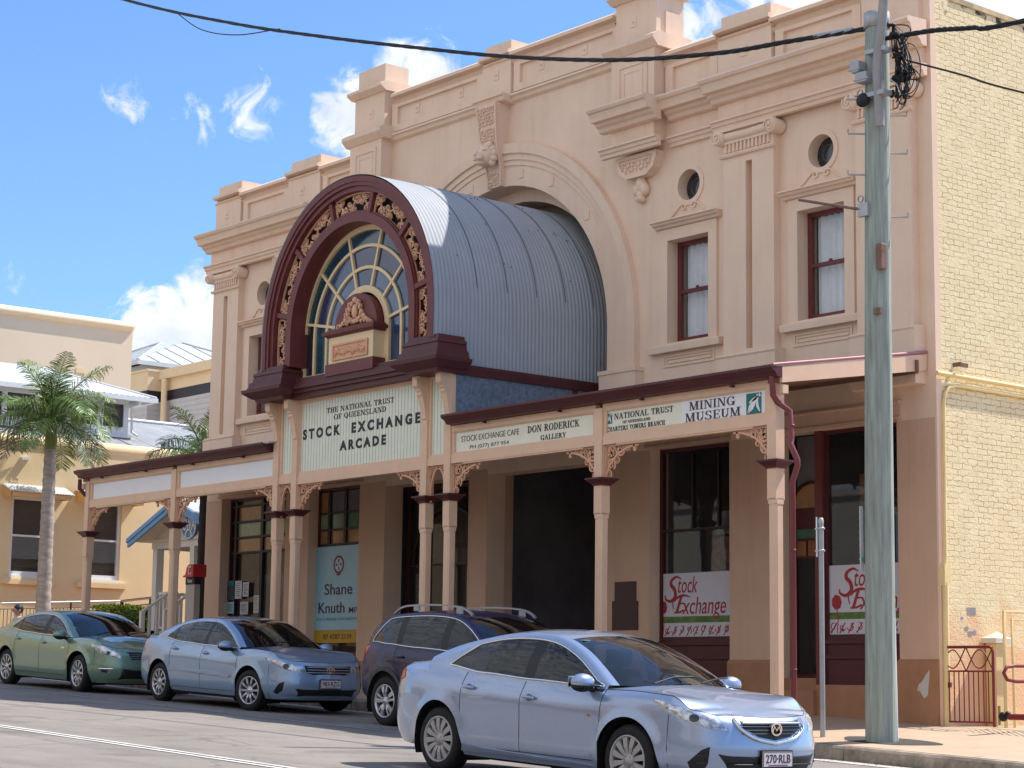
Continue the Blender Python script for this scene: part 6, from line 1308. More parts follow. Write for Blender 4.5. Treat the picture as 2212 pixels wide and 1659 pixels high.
# ------------------------------------------------------------------ cars
def cr(P, n):
    """Catmull-Rom through tuples, n steps a span; returns points and fractional key index"""
    P = [tuple(p) for p in P]; Q = [tuple(2*a-b for a, b in zip(P[0], P[1]))]+P+[tuple(2*a-b for a, b in zip(P[-1], P[-2]))]; o = []; ks = []
    for i in range(1, len(Q)-2):
        for k in range(n):
            t = k/n; o.append(tuple(.5*(2*b+(c-a)*t+(2*a-5*b+4*c-d)*t*t+(3*b-a-3*c+d)*t**3) for a, b, c, d in zip(*Q[i-1:i+3]))); ks.append(i-1+t)
    return o+[P[-1]], ks+[len(P)-1.0]
def interp(xs, ys, x):
    if x <= xs[0]: return ys[0]
    for a, b, c, d in zip(xs, xs[1:], ys, ys[1:]):
        if x <= b: return c+(d-c)*(x-a)/(b-a) if b > a else d
    return ys[-1]
def smooth_interp(pts, x, rev=False):
    xs = [p[0] for p in pts]
    for i in range(len(pts)-1):
        if xs[i] <= x <= xs[i+1]:
            a = pts[max(0, i-1)][1]; b = pts[i][1]; c = pts[i+1][1]; d = pts[min(len(pts)-1, i+2)][1]; t = (x-xs[i])/(xs[i+1]-xs[i])
            h = xs[i+1]-xs[i]; m0 = (c-a)/(xs[i+1]-xs[max(0, i-1)])*h; m1 = (d-b)/(xs[min(len(pts)-1, i+2)]-xs[i])*h
            return (2*t**3-3*t*t+1)*b+(t**3-2*t*t+t)*m0+(-2*t**3+3*t*t)*c+(t**3-t*t)*m1
    return pts[0][1] if x < xs[0] else pts[-1][1]
TYRE = mat('tyre_rubber', (.014, .014, .015), .75, var=.2, vs=8, bump=.2); LINER = mat('wheel_well', (.006, .006, .007), .9, var=0); TRIM = mat('black_trim', (.012, .012, .013), .45, var=0)
CHROME = mat('chrome', (.72, .72, .73), .12, 1, var=0); ALLOY = mat('alloy_silver', (.52, .53, .55), .32, .75, var=.05, vs=9); HUBCAP = mat('hubcap_silver', (.40, .39, .39), .42, .35, var=.06, vs=9)
LAMP = mat('headlamp_reflector', (.50, .52, .55), .15, .6, var=.65, vs=16); LAMPD = mat('headlamp_dark', (.05, .055, .07), .1, .3, var=.5, vs=14); TAIL = mat('tail_red', (.45, .012, .02), .12, var=.25, vs=10, spec=.7); AMBER = mat('lamp_amber', (.5, .16, .03), .2, var=.1)
SEAT = mat('seat_fabric', (.022, .022, .026), .9, var=.2, vs=12); CABIN = mat('cabin_dark', (.012, .012, .013), .85, var=.1); PLATE = mat('plate_white', (.62, .60, .60), .4, var=.02); PMAR = mat('plate_maroon', (.10, .012, .03), .5, var=0)
def paint(name, col, metal=.35):
    m = mat(name, col, .33, metal, var=.03, vs=40, spec=.5, coat=1.0); return m
def make_car(name, label, S_, X0, Y0, yaw=0):
    z0 = gz(X0, Y0); root = thing(name, (X0, Y0, z0), label, 'car', 'cars along the street', (0, math.atan(.042), yaw))
    PM = S_['paint']; wb = S_['wb']/2; FX, RX, HW = S_['fx'], S_['rx'], S_['hw']; rw = S_['rw']; Ra = rw+S_.get('gap', .055)
    B = lambda n, mb, m, par=root, **k: mb.build(n, m, par, local=True, **k)
    keys = [(FX, 0), (FX-.025, .34*HW/.9), (FX-.11, .60*HW/.9), (FX-.28, .78*HW/.9), (FX-.55, HW-.045), (wb, HW-.012), (wb-.65, HW-.005), (0, HW), (-wb+.65, HW), (-wb, HW-.012), (RX+.55, HW-.06), (RX+.22, HW-.15), (RX+.06, .56*HW/.9), (RX, 0)]
    n = 14; O, K = cr(keys, n); N_ = len(O)
    nrm = []
    for i in range(N_):
        a, b = O[max(0, i-1)], O[min(N_-1, i+1)]; dx, dy = b[0]-a[0], b[1]-a[1]; l = math.hypot(dx, dy); nrm.append((dy/l, -dx/l) if i not in (0, N_-1) else ((1, 0) if i == 0 else (-1, 0)))
    arc = [0]
    for i in range(1, N_): arc.append(arc[-1]+math.hypot(O[i][0]-O[i-1][0], O[i][1]-O[i-1][1]))
    prof = S_['prof']; NV = 16                                       # key -> rows (z, inset)
    pk = sorted(prof)
    def rows_at(k):
        a = max(q for q in pk if q <= k+1e-9); b = min(q for q in pk if q >= k-1e-9); t = 0 if a == b else (k-a)/(b-a); t = t*t*(3-2*t)
        return [(p[0]+(q[0]-p[0])*t, p[1]+(q[1]-p[1])*t) for p, q in zip(prof[a], prof[b])]
    PR = []
    for i in range(N_):
        r_, _ = cr(rows_at(K[i]), 3); r_.sort(key=lambda p: p[0]); PR.append(r_)
    def inset(i, z): return interp([p[0] for p in PR[i]], [p[1] for p in PR[i]], z)
    def pos(s, z, off=0):
        i = max(0, min(N_-2, int(s))); t = max(0, min(1, s-i)); ins = inset(i, z)*(1-t)+inset(i+1, z)*t-off
        nx, ny = nrm[i][0]*(1-t)+nrm[i+1][0]*t, nrm[i][1]*(1-t)+nrm[i+1][1]*t
        return Vector((O[i][0]*(1-t)+O[i+1][0]*t-nx*ins, O[i][1]*(1-t)+O[i+1][1]*t-ny*ins, z))
    def s_of_x(x, rear=False):
        for i in range(N_-1):
            if O[i][0] >= x >= O[i+1][0]: return i+(O[i][0]-x)/max(1e-6, O[i][0]-O[i+1][0])
        return N_-1
    def s_of_y(y):
        for i in range(N_-1):
            if O[i][1] <= y <= O[i+1][1]: return i+(y-O[i][1])/max(1e-6, O[i+1][1]-O[i][1])
        return 0
    def s_of_yr(y):
        for i in range(N_-2, -1, -1):
            if O[i+1][1] <= y <= O[i][1]: return i+1-(y-O[i+1][1])/max(1e-6, O[i][1]-O[i+1][1])
        return N_-1
    L_of = lambda s: arc[int(s)]+(arc[min(N_-1, int(s)+1)]-arc[int(s)])*(s-int(s))
    def s_of_L(L):
        for i in range(N_-1):
            if arc[i] <= L <= arc[i+1]: return i+(L-arc[i])/(arc[i+1]-arc[i])
        return N_-1
    def arch(x):
        z = 0
        for xw in (wb, -wb):
            if abs(x-xw) < Ra: z = max(z, rw+math.sqrt(Ra*Ra-(x-xw)**2))
        return z
    grid = []; flare = S_.get('flare', .012)
    for i in range(N_):
        zs = [PR[i][0][0]+(PR[i][-1][0]-PR[i][0][0])*(j/(NV-1)) for j in range(NV)]; az = arch(O[i][0]) if 4 <= K[i] <= 11 else 0; col = []
        for z in zs:
            z_ = max(z, min(az, PR[i][-1][0]-.02)); fl = 0
            for xw in (wb, -wb):
                d = math.hypot(O[i][0]-xw, z_-rw)
                if 4 <= K[i] <= 11: fl += flare*math.exp(-((d-Ra)/.05)**2)
            col.append(pos(i, z_, fl))
        grid.append(col)
    T = [g[-1] for g in grid]
    ic = min(range(N_), key=lambda i: abs(O[i][0]-S_['cowl'])+(0 if 4 < K[i] < 9 else 9)); idk = min(range(N_), key=lambda i: abs(O[i][0]-S_['deck'])+(0 if 7 < K[i] <= 13 else 9))
    doors = S_['doors']                                             # [(x0,x1),...] front to back
    parts = {'body': MB(), 'bonnet': MB(), 'windscreen': MB(), 'rear_window': MB()}; pl_ = {}
    fl_ = lambda p: Vector((p.x, -p.y, p.z))
    dm = {}; wm_ = {}
    def quad(mb, a, b, c, d, sd):
        if sd < 0: a, b, c, d = fl_(a), fl_(d), fl_(c), fl_(b)
        mb.add([a, b, c, d], [(0, 1, 2, 3)], True)
    sill = S_.get('sill', .30)
    for sd in (1, -1):
        for i in range(N_-1):
            xm = (O[i][0]+O[i+1][0])/2
            dn = next((k for k, (a, b) in enumerate(doors) if b < xm < a and 4 < K[i] < 10.5), None)
            for j in range(NV-1):
                a, b, c, d = grid[i][j], grid[i+1][j], grid[i+1][j+1], grid[i][j+1]
                if (a-d).length < 1e-4 and (b-c).length < 1e-4: continue
                mb = parts['body']
                if dn is not None and (a.z+d.z)/2 > sill and abs(abs(xm)-wb) > 0: mb = dm.setdefault((dn, sd), MB())
                quad(mb, a, b, c, d, sd)
        # bonnet
        C0, zc0 = T[0], S_['cz']; xe = T[ic].x+S_['bow']-.0; P_ = []
        for i in range(ic+1):
            q = (T[0].x-T[i].x)/(T[0].x-T[ic].x); Cx = T[0].x+(xe-T[0].x)*q; Cz = T[0].z+(zc0-T[0].z)*(1-(1-q)**1.6)
            P_.append([Vector((T[i].x+(Cx-T[i].x)*(1-(1-t)**2), T[i].y*(1-t), T[i].z+(Cz-T[i].z)*(1-(1-t)**2.4))) for t in [k/12 for k in range(13)]])
        for i in range(ic):
            for k in range(12): quad(parts['bonnet'], P_[i][k], P_[i+1][k], P_[i+1][k+1], P_[i][k+1], sd)
        # boot lid
        P_ = []; zd = S_['dz']; xd = T[idk].x-S_['rbow']
        for i in range(idk, N_):
            q = (T[i].x-T[N_-1].x)/(T[idk].x-T[N_-1].x); Cx = T[N_-1].x+(xd-T[N_-1].x)*q; Cz = T[N_-1].z+(zd-T[N_-1].z)*q
            P_.append([Vector((T[i].x+(Cx-T[i].x)*(1-(1-t)**2), T[i].y*(1-t), T[i].z+(Cz+.015*q-T[i].z)*(1-(1-t)**2.4))) for t in [k/10 for k in range(11)]])
        for i in range(len(P_)-1):
            for k in range(10): quad(parts['body'], P_[i][k], P_[i+1][k], P_[i+1][k+1], P_[i][k+1], sd)
        # cabin
        NS, NT = 9, 10; G = []
        wst, rst = S_['ws_top'], S_['rear_top']
        for i in range(ic, idk+1):
            b = T[i]; x = b.x; zc = smooth_interp(S_['roof'], x); H = max(.004, zc-b.z); c = .055*min(1, H/.4); He = max(.003, H-c); k_ = S_.get('tumble', .5); ye = b.y-k_*He; col = []
            bow = S_['bow']*max(0, min(1, (x-wst+.35)/(S_['cowl']-wst+.35)))-S_['rbow']*max(0, min(1, (rst+.3-x)/(rst+.3-S_['deck'])))
            f1 = min(.3, .025/He); f2 = 1-min(.42, .05/He); f2 = f1+(f2-f1)*max(.02, min(1, (x-S_['dlo'][1])/.34))**.6
            for j in range(NS):
                f = [0, f1]+[f1+(f2-f1)*q/5 for q in range(1, 6)]+[(f2+1)/2, 1]
                f = f[j]; col.append(Vector((x, b.y-k_*He*f+.035*math.sin(math.pi*f)*min(1, He/.4), b.z+He*f)))
            for k in range(1, NT+1):
                t = [0, .045, .1, .18, .28, .4, .52, .64, .76, .88, 1][k]; col.append(Vector((x+bow*(1-(1-t)**2), ye*(1-t), b.z+He+c*(1-(1-t)**2.2))))
            G.append(col)
        for ii in range(len(G)-1):
            i = ic+ii; xm = (T[i].x+T[i+1].x)/2
            for j in range(NS+NT-1):
                a, b, c, d = G[ii][j], G[ii+1][j], G[ii+1][j+1], G[ii][j+1]; mb = parts['body']
                if 1 <= j <= 5 and S_['dlo'][1] < xm < S_['dlo'][0]:
                    pl = next((1 for p0, p1 in S_['pillars'] if p1 < xm < p0), 0)
                    if pl: mb = pl_.setdefault((sd, sum(1 for p0, p1 in S_['pillars'] if xm < p1)), MB())
                    else:
                        kk = sum(1 for p0, p1 in S_['pillars'] if xm < p1); mb = wm_.setdefault((kk, sd), MB())
                elif j >= NS+1 and xm > wst: mb = parts['windscreen']
                elif j >= NS+2 and xm < rst: mb = parts['rear_window']
                quad(mb, a, b, c, d, sd)
        if sd > 0: GC = G
    for k in ('body', 'bonnet'): B(k, parts[k], PM, weld=True, recalc=False)
    for q_ in pl_.values(): B('pillar', q_, TRIM, weld=True, recalc=False)
    gw, gs = S_['glass_w'], S_['glass_s']
    B('windscreen', parts['windscreen'], gw, weld=True, recalc=False)
    if parts['rear_window'].v: B('rear_window', parts['rear_window'], gs, weld=True, recalc=False)
    for (k, sd), mb in wm_.items(): B('side_window', mb, gs, weld=True, recalc=False)
    hz = S_['handle_z']
    for (k, sd), mb in dm.items():
        d_ = B('door', mb, PM, weld=True, recalc=False); x0, x1 = doors[k]
        hx = x1+.13; p = pos(s_of_x(hx+.08), hz[k], .012); q = pos(s_of_x(hx-.1), hz[k]+.008, .012); m_ = pos(s_of_x(hx), hz[k]+.004, .034)
        pts = [p, p.lerp(m_, .6)+Vector((0, .006, 0)), m_, q.lerp(m_, .6)+Vector((0, .006, 0)), q]; pts = pts if sd > 0 else [fl_(v) for v in pts]
        B('handle', MB().tube(pts, .017, 8), S_.get('handle_m', PM), d_)
        w_ = [pos(s_of_x(hx-.01)+.0, hz[k], .003)]; c = w_[0] if sd > 0 else fl_(w_[0]); B('handle_recess', MB().ball(c, .05, .006, .035, 7), S_.get('recess', TRIM), d_)
    # shut lines
    mb = MB()
    for sd in (1, -1):
        f = (lambda p: p) if sd > 0 else fl_
        for x in sorted({round(q, 3) for ab in doors for q in ab}):
            s_ = round(s_of_x(x)); zt = T[s_].z; zl = max(sill, arch(O[s_][0])+.015)
            mb.tube([f(pos(s_, zl+(zt-zl)*t/9, -.001)) for t in range(10)], .0045, 5)
        a, b = round(s_of_x(doors[0][0])), round(s_of_x(doors[-1][1])); mb.tube([f(pos(s_, max(sill, arch(O[s_][0])+.015), -.001)) for s_ in range(a, b+1)], .0045, 5)
        mb.tube([f(T[i]+Vector((0, -.0, -.002))) for i in range(0, ic+1)], .0045, 5)
        s_ = s_of_x(S_.get('fender', FX-.5)); 
        mb.tube([f(pos(s_, arch(pos(s_, .5).x)+.03+(S_['lamp_z']-arch(pos(s_, .5).x)-.03)*t/5, -.001)) for t in range(6)], .004, 5)
    B('shut_lines', mb, TRIM)
    # chrome or black strip under and round the side glass
    for sd in (1, -1):
        mb = MB(); f = (lambda p: p) if sd > 0 else fl_
        sel = [ii for ii in range(len(GC)) if S_['dlo'][1]-.02 < GC[ii][0].x < S_['dlo'][0]+.02]
        mb.tube([f(GC[ii][1]+Vector((0, .006, 0))) for ii in sel], .010, 6)
        if S_.get('surround'): mb.tube([f(GC[ii][6]+Vector((0, .006, 0))) for ii in sel], .010, 6); mb.tube([f(GC[sel[-1]][j]+Vector((0, .006, 0))) for j in range(1, 7)], .010, 6); mb.tube([f(GC[sel[0]][j]+Vector((0, .006, 0))) for j in range(1, 7)], .010, 6)
        B('window_trim', mb, S_.get('trim_m', CHROME))
    # patches that follow the skin
    def patch(poly, off, n_=9, sd=1):
        """poly in (arc length from the nose, z)"""
        us = [p[0] for p in poly]; vs = [p[1] for p in poly]; pts = [Vector(p) for p in poly]
        E_ = [(i, (i+1) % len(poly)) for i in range(len(poly))]
        def inside(u, v):
            c = False
            for i, j in E_:
                (x1, y1), (x2, y2) = poly[i], poly[j]
                if (y1 > v) != (y2 > v) and u < (x2-x1)*(v-y1)/(y2-y1)+x1: c = not c
            return c
        for a in range(1, n_*2):
            for b in range(1, n_):
                u = min(us)+(max(us)-min(us))*a/(n_*2); v = min(vs)+(max(vs)-min(vs))*b/n_
                if inside(u, v) and min(abs(u-p[0])+abs(v-p[1]) for p in poly) > .012: pts.append(Vector((u, v)))
        vo, _, fo, _, _, _ = delaunay_2d_cdt(pts, E_, [], 1, 1e-6)
        fo = [f for f in fo if inside(sum(vo[i].x for i in f)/len(f), sum(vo[i].y for i in f)/len(f))]
        mb = MB()
        mid = (sum(us)/len(us), sum(vs)/len(vs))
        def P3(p, o_): v = pos(s_of_L(max(0, abs(p[0]))), p[1], o_); return Vector((v.x, v.y*(1 if p[0] >= 0 else -1)*sd, v.z))
        mb.add([P3(p, off) for p in vo], fo, True); nn = len(poly)
        mb.add([P3(p, off) for p in poly]+[P3(p, -.02) for p in poly], [(i, (i+1) % nn, nn+(i+1) % nn, nn+i) for i in range(nn)]); return mb
    def both(nm, poly, off, m_):
        o_ = []
        for sd in (1, -1): o_.append(B(nm, patch(poly, off, sd=sd), m_))
        return o_
    Ly = lambda y: L_of(s_of_y(y)); Lx = lambda x: L_of(s_of_x(x)); Lyr = lambda y: L_of(s_of_yr(y))
    ctx = dict(B=B, both=both, patch=patch, Ly=Ly, Lx=Lx, Lyr=Lyr, pos=pos, s_of_L=s_of_L, s_of_y=s_of_y, T=T, GC=GC, root=root, s_of_x=s_of_x, fl_=fl_, FX=FX, RX=RX, arch=arch)
    # wheels
    first = None
    def wheel(m_spoke, style):
        w_ = S_['tw']/2; R_ = rw; rr_ = S_['rim']
        hub = MB().lathe([(rr_*.98, w_*.55), (rr_+.008, w_*.95), (rr_+.02, w_), (R_-.035, w_*.96), (R_-.008, w_*.72), (R_, w_*.4), (R_, -w_*.4), (R_-.008, -w_*.72), (R_-.035, -w_), (rr_, -w_*.9)], (0, 0, 0), 40, 'y')
        for q in (-.3, 0, .3): hub.lathe([(R_+.001, w_*q-.004), (R_+.0012, w_*q+.004)], (0, 0, 0), 30, 'y')
        rim = MB().lathe([(rr_+.004, w_*.9), (rr_+.002, w_*1.0), (rr_-.012, w_*.97), (rr_-.022, w_*.7), (rr_-.03, -w_*.5)], (0, 0, 0), 40, 'y')
        sp = MB(); n_, wi, wo, tw = style['n'], style['wi'], style['wo'], style.get('twin', 0)
        def spoke(a, wi, wo, ri=.05, yi=.78, yo=.90):
            v = []
            for (r_, w1, y_) in ((ri, wi, yi), (rr_*.55, (wi+wo)/2, (yi+yo)/2+.1), (rr_-.008, wo, yo)):
                for s_ in (-1, 1):
                    for dy in (0, -.03): v.append((r_*math.cos(a)-s_*w1*math.sin(a), w_*y_+dy, r_*math.sin(a)+s_*w1*math.cos(a)))
            sp.add(v, [(0, 2, 6, 4), (4, 6, 10, 8), (0, 4, 5, 1), (4, 8, 9, 5), (2, 3, 7, 6), (6, 7, 11, 10), (8, 10, 11, 9)])
        for k in range(n_):
            a = 2*math.pi*k/n_+.2
            if tw: spoke(a-tw*.35, wi, wo, yi=.86); spoke(a+tw*.9, wi, wo); spoke(a-tw*.9, wi, wo)
            else: spoke(a, wi, wo)
        sp.lathe([(.001, w_*.98), (.025, w_*.97), (.03, w_*.93), (.062, w_*.86), (.07, w_*.7)], (0, 0, 0), 20, 'y')
        for k in range(5): a = k*1.2566; sp.lathe([(.001, w_*.95), (.009, w_*.94), (.01, w_*.8)], (.048*math.cos(a), 0, .048*math.sin(a)), 8, 'y')
        dk = MB().lathe([(.001, w_*.25), (rr_*.72, w_*.25), (rr_*.72, w_*.1)], (0, 0, 0), 24, 'y')
        t_ = hub.build('wheel', TYRE, root, local=True); rim.build('rim', m_spoke, t_, local=True); sp.build('spokes', m_spoke, t_, local=True); dk.build('brake_disc', mat('brake_disc', (.06, .06, .06), .5, .5), t_, local=True)
        return t_
    for xw in (wb, -wb):
        for sd in (-1, 1):
            if first is None: t_ = first = wheel(S_['wheel_m'], S_['spokes'])
            else: t_ = copy_of(first, parent=root)
            t_.location = (xw, sd*(HW-S_['tw']/2-.03), rw); st = S_.get('steer', 0) if xw > 0 else 0
            t_.rotation_euler = (0, .4+xw+.3*sd, (0 if sd > 0 else math.pi)+st)
    for xw in (wb, -wb):
        for sd in (1, -1):
            mb = MB(); y0, y1 = sd*(HW-.42), sd*(HW-.035); pr_ = [(xw+(Ra+.004)*math.cos(R(a)), rw+(Ra+.004)*math.sin(R(a))) for a in range(-28, 209, 8)]
            mb.grid([[(a, y0, b), (a, y1, b)] for a, b in pr_]); mb.add([(a, y0, b) for a, b in pr_], [tuple(range(len(pr_)))]); B('wheel_well', mb, LINER, recalc=False)
    mb = MB().box(RX+.4, FX-.4, -HW+.3, HW-.3, .17, .30); mb.box(-wb+Ra, wb-Ra, -HW+.08, HW-.08, .18, .28); mb.box(wb+Ra+.02, FX-.2, -HW+.42, HW-.42, .24, .5); mb.box(RX+.2, -wb-Ra-.02, -HW+.36, HW-.36, .28, .5); B('underbody', mb, LINER)
    # cabin fittings
    zb = T[(ic+idk)//2].z; xs_ = (S_['cowl']+S_['deck'])/2
    mb = MB().box(S_['deck']+.35, S_['cowl']-.1, -HW+.13, HW-.13, .3, zb-.30, .0); mb.box(S_['cowl']-.45, S_['cowl']+.02, -HW+.16, HW-.16, .5, zb-.035); mb.box(S_['deck']+.1, S_['deck']+.55, -HW+.2, HW-.2, .5, zb+.01)
    for sd in (1, -1): mb.box(S_['deck']+.4, S_['cowl']-.2, sd*(HW-.15), sd*(HW-.1), .4, zb-.03)
    B('cabin_trim', mb, CABIN)
    for sx, ns in ((S_['seat'], (-.36, .36)), (S_['seat']-.88, (-.38, .0, .38))):
        for y in ns:
            mb = MB(); w_ = .24 if len(ns) == 2 else .19
            mb.pbox([(sx+.28, zb-.42), (sx+.3, zb-.34), (sx-.02, zb-.3), (sx-.12, zb-.02), (sx-.2, zb+.12), (sx-.28, zb+.12), (sx-.2, zb-.42)], y-w_, y+w_)
            mb.pbox([(sx-.2, zb+.14), (sx-.17, zb+.24), (sx-.21, zb+.31), (sx-.28, zb+.31), (sx-.28, zb+.14)], y-.13, y+.13); mb.box(sx-.25, sx-.23, y-.05, y+.05, zb+.1, zb+.16); B('seat', mb, SEAT)
    mb = MB(); c = Vector((S_['cowl']-.55, -.36, zb-.02)); rg = [c+Vector((.06*math.sin(t), .18*math.cos(t), .17*math.sin(t))) for t in [R(k*15) for k in range(25)]]; mb.tube(rg, .015, 6); mb.tube([c+Vector((0, -.17, 0)), c+Vector((.04, 0, -.02)), c+Vector((0, .17, 0))], .015, 6); B('steering_wheel', mb, CABIN)
    B('inner_mirror', MB().ball((S_['ws_top']+.12, 0, smooth_interp(S_['roof'], S_['ws_top']+.12)-.1), .015, .11, .035, 6), CABIN)
    # door mirrors
    for sd in (1, -1):
        xm = S_['dlo'][0]-.16; b = pos(s_of_x(xm), T[round(s_of_x(xm))].z-.02, 0); c = Vector((xm+.02, b.y+.13, b.z+.075)); c2 = c if sd > 0 else fl_(c)
        mb = MB(); nn = 12; g = []
        for i in range(nn+1):
            t = math.pi*i/nn; g.append([c2+Vector((-.075+.15*math.sin(a/2)**1*(1 if True else 0)*math.sin(t)**.8, sd*.125*-math.cos(t), .075*math.sin(t)**.7*math.cos(a)+.0)) for a in [math.pi*2*k/16 for k in range(17)]])
        mb = MB().ball(c2, .085, .125, .078, 10); mm_ = B('door_mirror', mb, S_.get('mirror_m', PM))
        mb = MB().ball(c2+Vector((-.004, 0, -.03)), .084, .122, .06, 8); B('mirror_base', mb, TRIM, mm_)
        a = Vector((xm+.03, b.y-.03, b.z+.0)); a = a if sd > 0 else fl_(a); B('mirror_arm', MB().tube([a, c2+Vector((0, -sd*.06, -.05))], .028, 8), TRIM, mm_)
        MB().box(c2.x-.088, c2.x-.082, c2.y-.1, c2.y+.1, c2.z-.045, c2.z+.05).build('mirror_glass', CHROME, mm_, local=True)
        sl = [GC[ii] for ii in range(len(GC)) if GC[ii][0].x > S_['dlo'][0]-.3 and GC[ii][0].x < S_['dlo'][0]+.02]
    # wipers
    mb = MB(); zw = S_['cz']+.02; xc = S_['cowl']+S_['bow']
    mb.tube([(xc-.02, -.5, zw-.01), (xc-.09, -.2, zw+.045), (xc-.10, .08, zw+.055)], .009, 5).tube([(xc-.02, .1, zw), (xc-.07, .35, zw+.04), (xc-.14, .55, zw+.05)], .009, 5); B('wiper', mb, TRIM)
    return ctx
def plate(ctx, txt, z, w_=.372, h_=.134):
    B = ctx['B']; p = ctx['pos'](0, z, .012); x = p.x+.02
    o = B('number_plate', MB().box(x-.012, x, -w_/2, w_/2, z-h_/2, z+h_/2), PLATE)
    M = lambda a, b, c: (x+c, a, b)
    q = put(txt, -.155, .155, z-.032, z+.042, 0, PMAR, o, M=M, thick=.002, bold=.012); q.matrix_parent_inverse = Matrix(); q.location = (0, 0, 0)
    f = MB(); f.plate(rect(-w_/2, w_/2, z-h_/2, z+h_/2), [rect(-w_/2+.006, w_/2-.006, z-h_/2+.006, z+h_/2-.006)], x, x+.0015, 'x'); f.box(x, x+.0015, -.12, .12, z-.054, z-.047); f.build('plate_edge', PMAR, o, local=True)
    B('plate_holder', MB().box(x-.03, x-.012, -w_/2-.01, w_/2+.01, z-h_/2-.01, z+h_/2+.01), TRIM)
GW = glass('windscreen_glass', (.42, .46, .45), .9, .02); GS = glass('tinted_side_glass', (.16, .17, .18), .85, .02); GM = glass('clear_side_glass', (.40, .43, .42), .9, .02); GD = glass('privacy_glass', (.04, .045, .06), .7, .02)
def sedan_prof(f, zl, zh, zbelt, zdeck, zn, sk=.2):
    """f: nose heights; zn bonnet lip, zh bonnet side at wheel, zbelt window base, zdeck boot"""
    return {0: [(sk, .12), (sk+.1, .03), (.46, .0), (.58, .015), (zn-.06, .04), (zn, .10)],
            2: [(sk, .13), (sk+.1, .03), (.46, .0), (.58, .015), (zn-.05, .045), (zn+.015, .11)],
            3: [(sk, .10), (sk+.1, .03), (.46, .0), (.60, .015), (zn-.0, .04), (zn+.05, .10)],
            4: [(sk, .08), (sk+.1, .025), (.46, .0), (.64, .01), (zh-.075, .03), (zh-.015, .09)],
            5: [(sk, .05), (.35, .01), (.55, .0), (.72, .008), (zh-.06, .03), (zh, .11)],
            6: [(sk, .06), (.33, .015), (.55, .005), (.74, .0), (zbelt-.09, .03), (zbelt-.005, .085)],
            7: [(sk, .06), (.33, .018), (.55, .008), (.76, .0), (zbelt-.09, .025), (zbelt+.012, .08)],
            8: [(sk, .06), (.33, .018), (.55, .008), (.78, .0), (zbelt-.06, .025), (zbelt+.04, .08)],
            9: [(sk+.02, .05), (.36, .01), (.56, .0), (.80, .0), (zbelt-.02, .03), (zdeck-.055, .11)],
            10: [(sk+.04, .07), (.36, .015), (.56, .0), (.80, .0), (zdeck-.10, .04), (zdeck-.03, .13)],
            11: [(sk+.05, .08), (.38, .02), (.56, .0), (.80, .01), (zdeck-.10, .06), (zdeck-.035, .15)],
            13: [(sk+.06, .09), (.38, .02), (.56, .0), (.78, .04), (zdeck-.09, .08), (zdeck-.03, .14)]}
BLUE1 = paint('ice_blue_paint', lin('93A3BE'), .45); BLUE3 = paint('sky_blue_paint', lin('8BA3BE'), .35); GREENP = paint('sage_green_paint', lin('73907A'), .4); PLUM = mat('plum_paint', lin('241C40'), .4, 0, var=.03, vs=40, spec=.25, coat=.35)
# ---- silver-blue sedan passing in front
spec = dict(paint=BLUE1, wb=2.725, fx=2.335, rx=-2.42, hw=.895, rw=.322, tw=.215, rim=.222, gap=.06, flare=.022, prof=sedan_prof(0, .2, .93, .93, 1.08, .75), cowl=1.02, deck=-1.72, cz=.985, dz=1.11, bow=.30, rbow=.22,
            roof=[(-1.75, 1.10), (-1.4, 1.245), (-1.0, 1.36), (-.6, 1.43), (-.2, 1.445), (.15, 1.41), (.45, 1.31), (.75, 1.14), (1.04, .945)], ws_top=.22, rear_top=-.95, dlo=(.98, -1.30), pillars=[(-.02, -.16), (-.98, -1.02)], doors=[(1.0, -.09), (-.09, -1.0)], handle_z=(.80, .85), sill=.29,
            seat=.12, glass_w=GW, glass_s=GM, wheel_m=HUBCAP, spokes=dict(n=12, wi=.014, wo=.03), lamp_z=.75, trim_m=CHROME, surround=True, tumble=.52, recess=mat('handle_shadow_blue', lin('5A6F93'), .4), steer=.0)
c1_ = make_car('sedan_car', 'ice blue sedan in front with silver hubcaps and a winged emblem in its shield grille', spec, -14.72, 13.25)
B, both, Ly, Lx, pos = c1_['B'], c1_['both'], c1_['Ly'], c1_['Lx'], c1_['pos']; FX = 2.335
both('headlight', [(Ly(.50), .635), (Ly(.62), .645), (Lx(FX-.18), .665), (Lx(FX-.34), .715), (Lx(FX-.56), .80), (Lx(FX-.72), .875), (Lx(FX-.58), .865), (Lx(FX-.34), .805), (Lx(FX-.2), .775), (Ly(.62), .745), (Ly(.53), .695)], .006, LAMP)
both('lamp_unit', [(Lx(FX-.26)+.05*math.cos(t), .735+.035*math.sin(t)) for t in [k*.6283 for k in range(10)]], .009, LAMPD)
B('grille', c1_['patch']([(-Ly(.40), .735), (Ly(.40), .735), (Ly(.36), .66), (Ly(.2), .59), (Ly(.0)+.001, .56), (-Ly(.2), .59), (-Ly(.36), .66)], .004), TRIM)
mb = MB()
for pth in ([(.44, .745), (.40, .66), (.24, .575), (.0, .535)],):
    for s in (1, -1):
        pts = [pos(c1_['s_of_y'](abs(a)), z, .012) for a, z in pth]; pts = [Vector((v.x, v.y*s, v.z)) for v in pts]; mb.tube(spline(pts, 6), .016, 8)
B('grille_rim', mb, CHROME)
mb = MB()
for z in (.615, .645, .675): mb.tube([Vector((v.x, a, v.z)) for a, v in [(y, pos(c1_['s_of_y'](abs(y)), z, .010)) for y in [(-.5+.1*k)*(.36+(z-.6)*.8)*2 for k in range(11)]]], .004, 5)
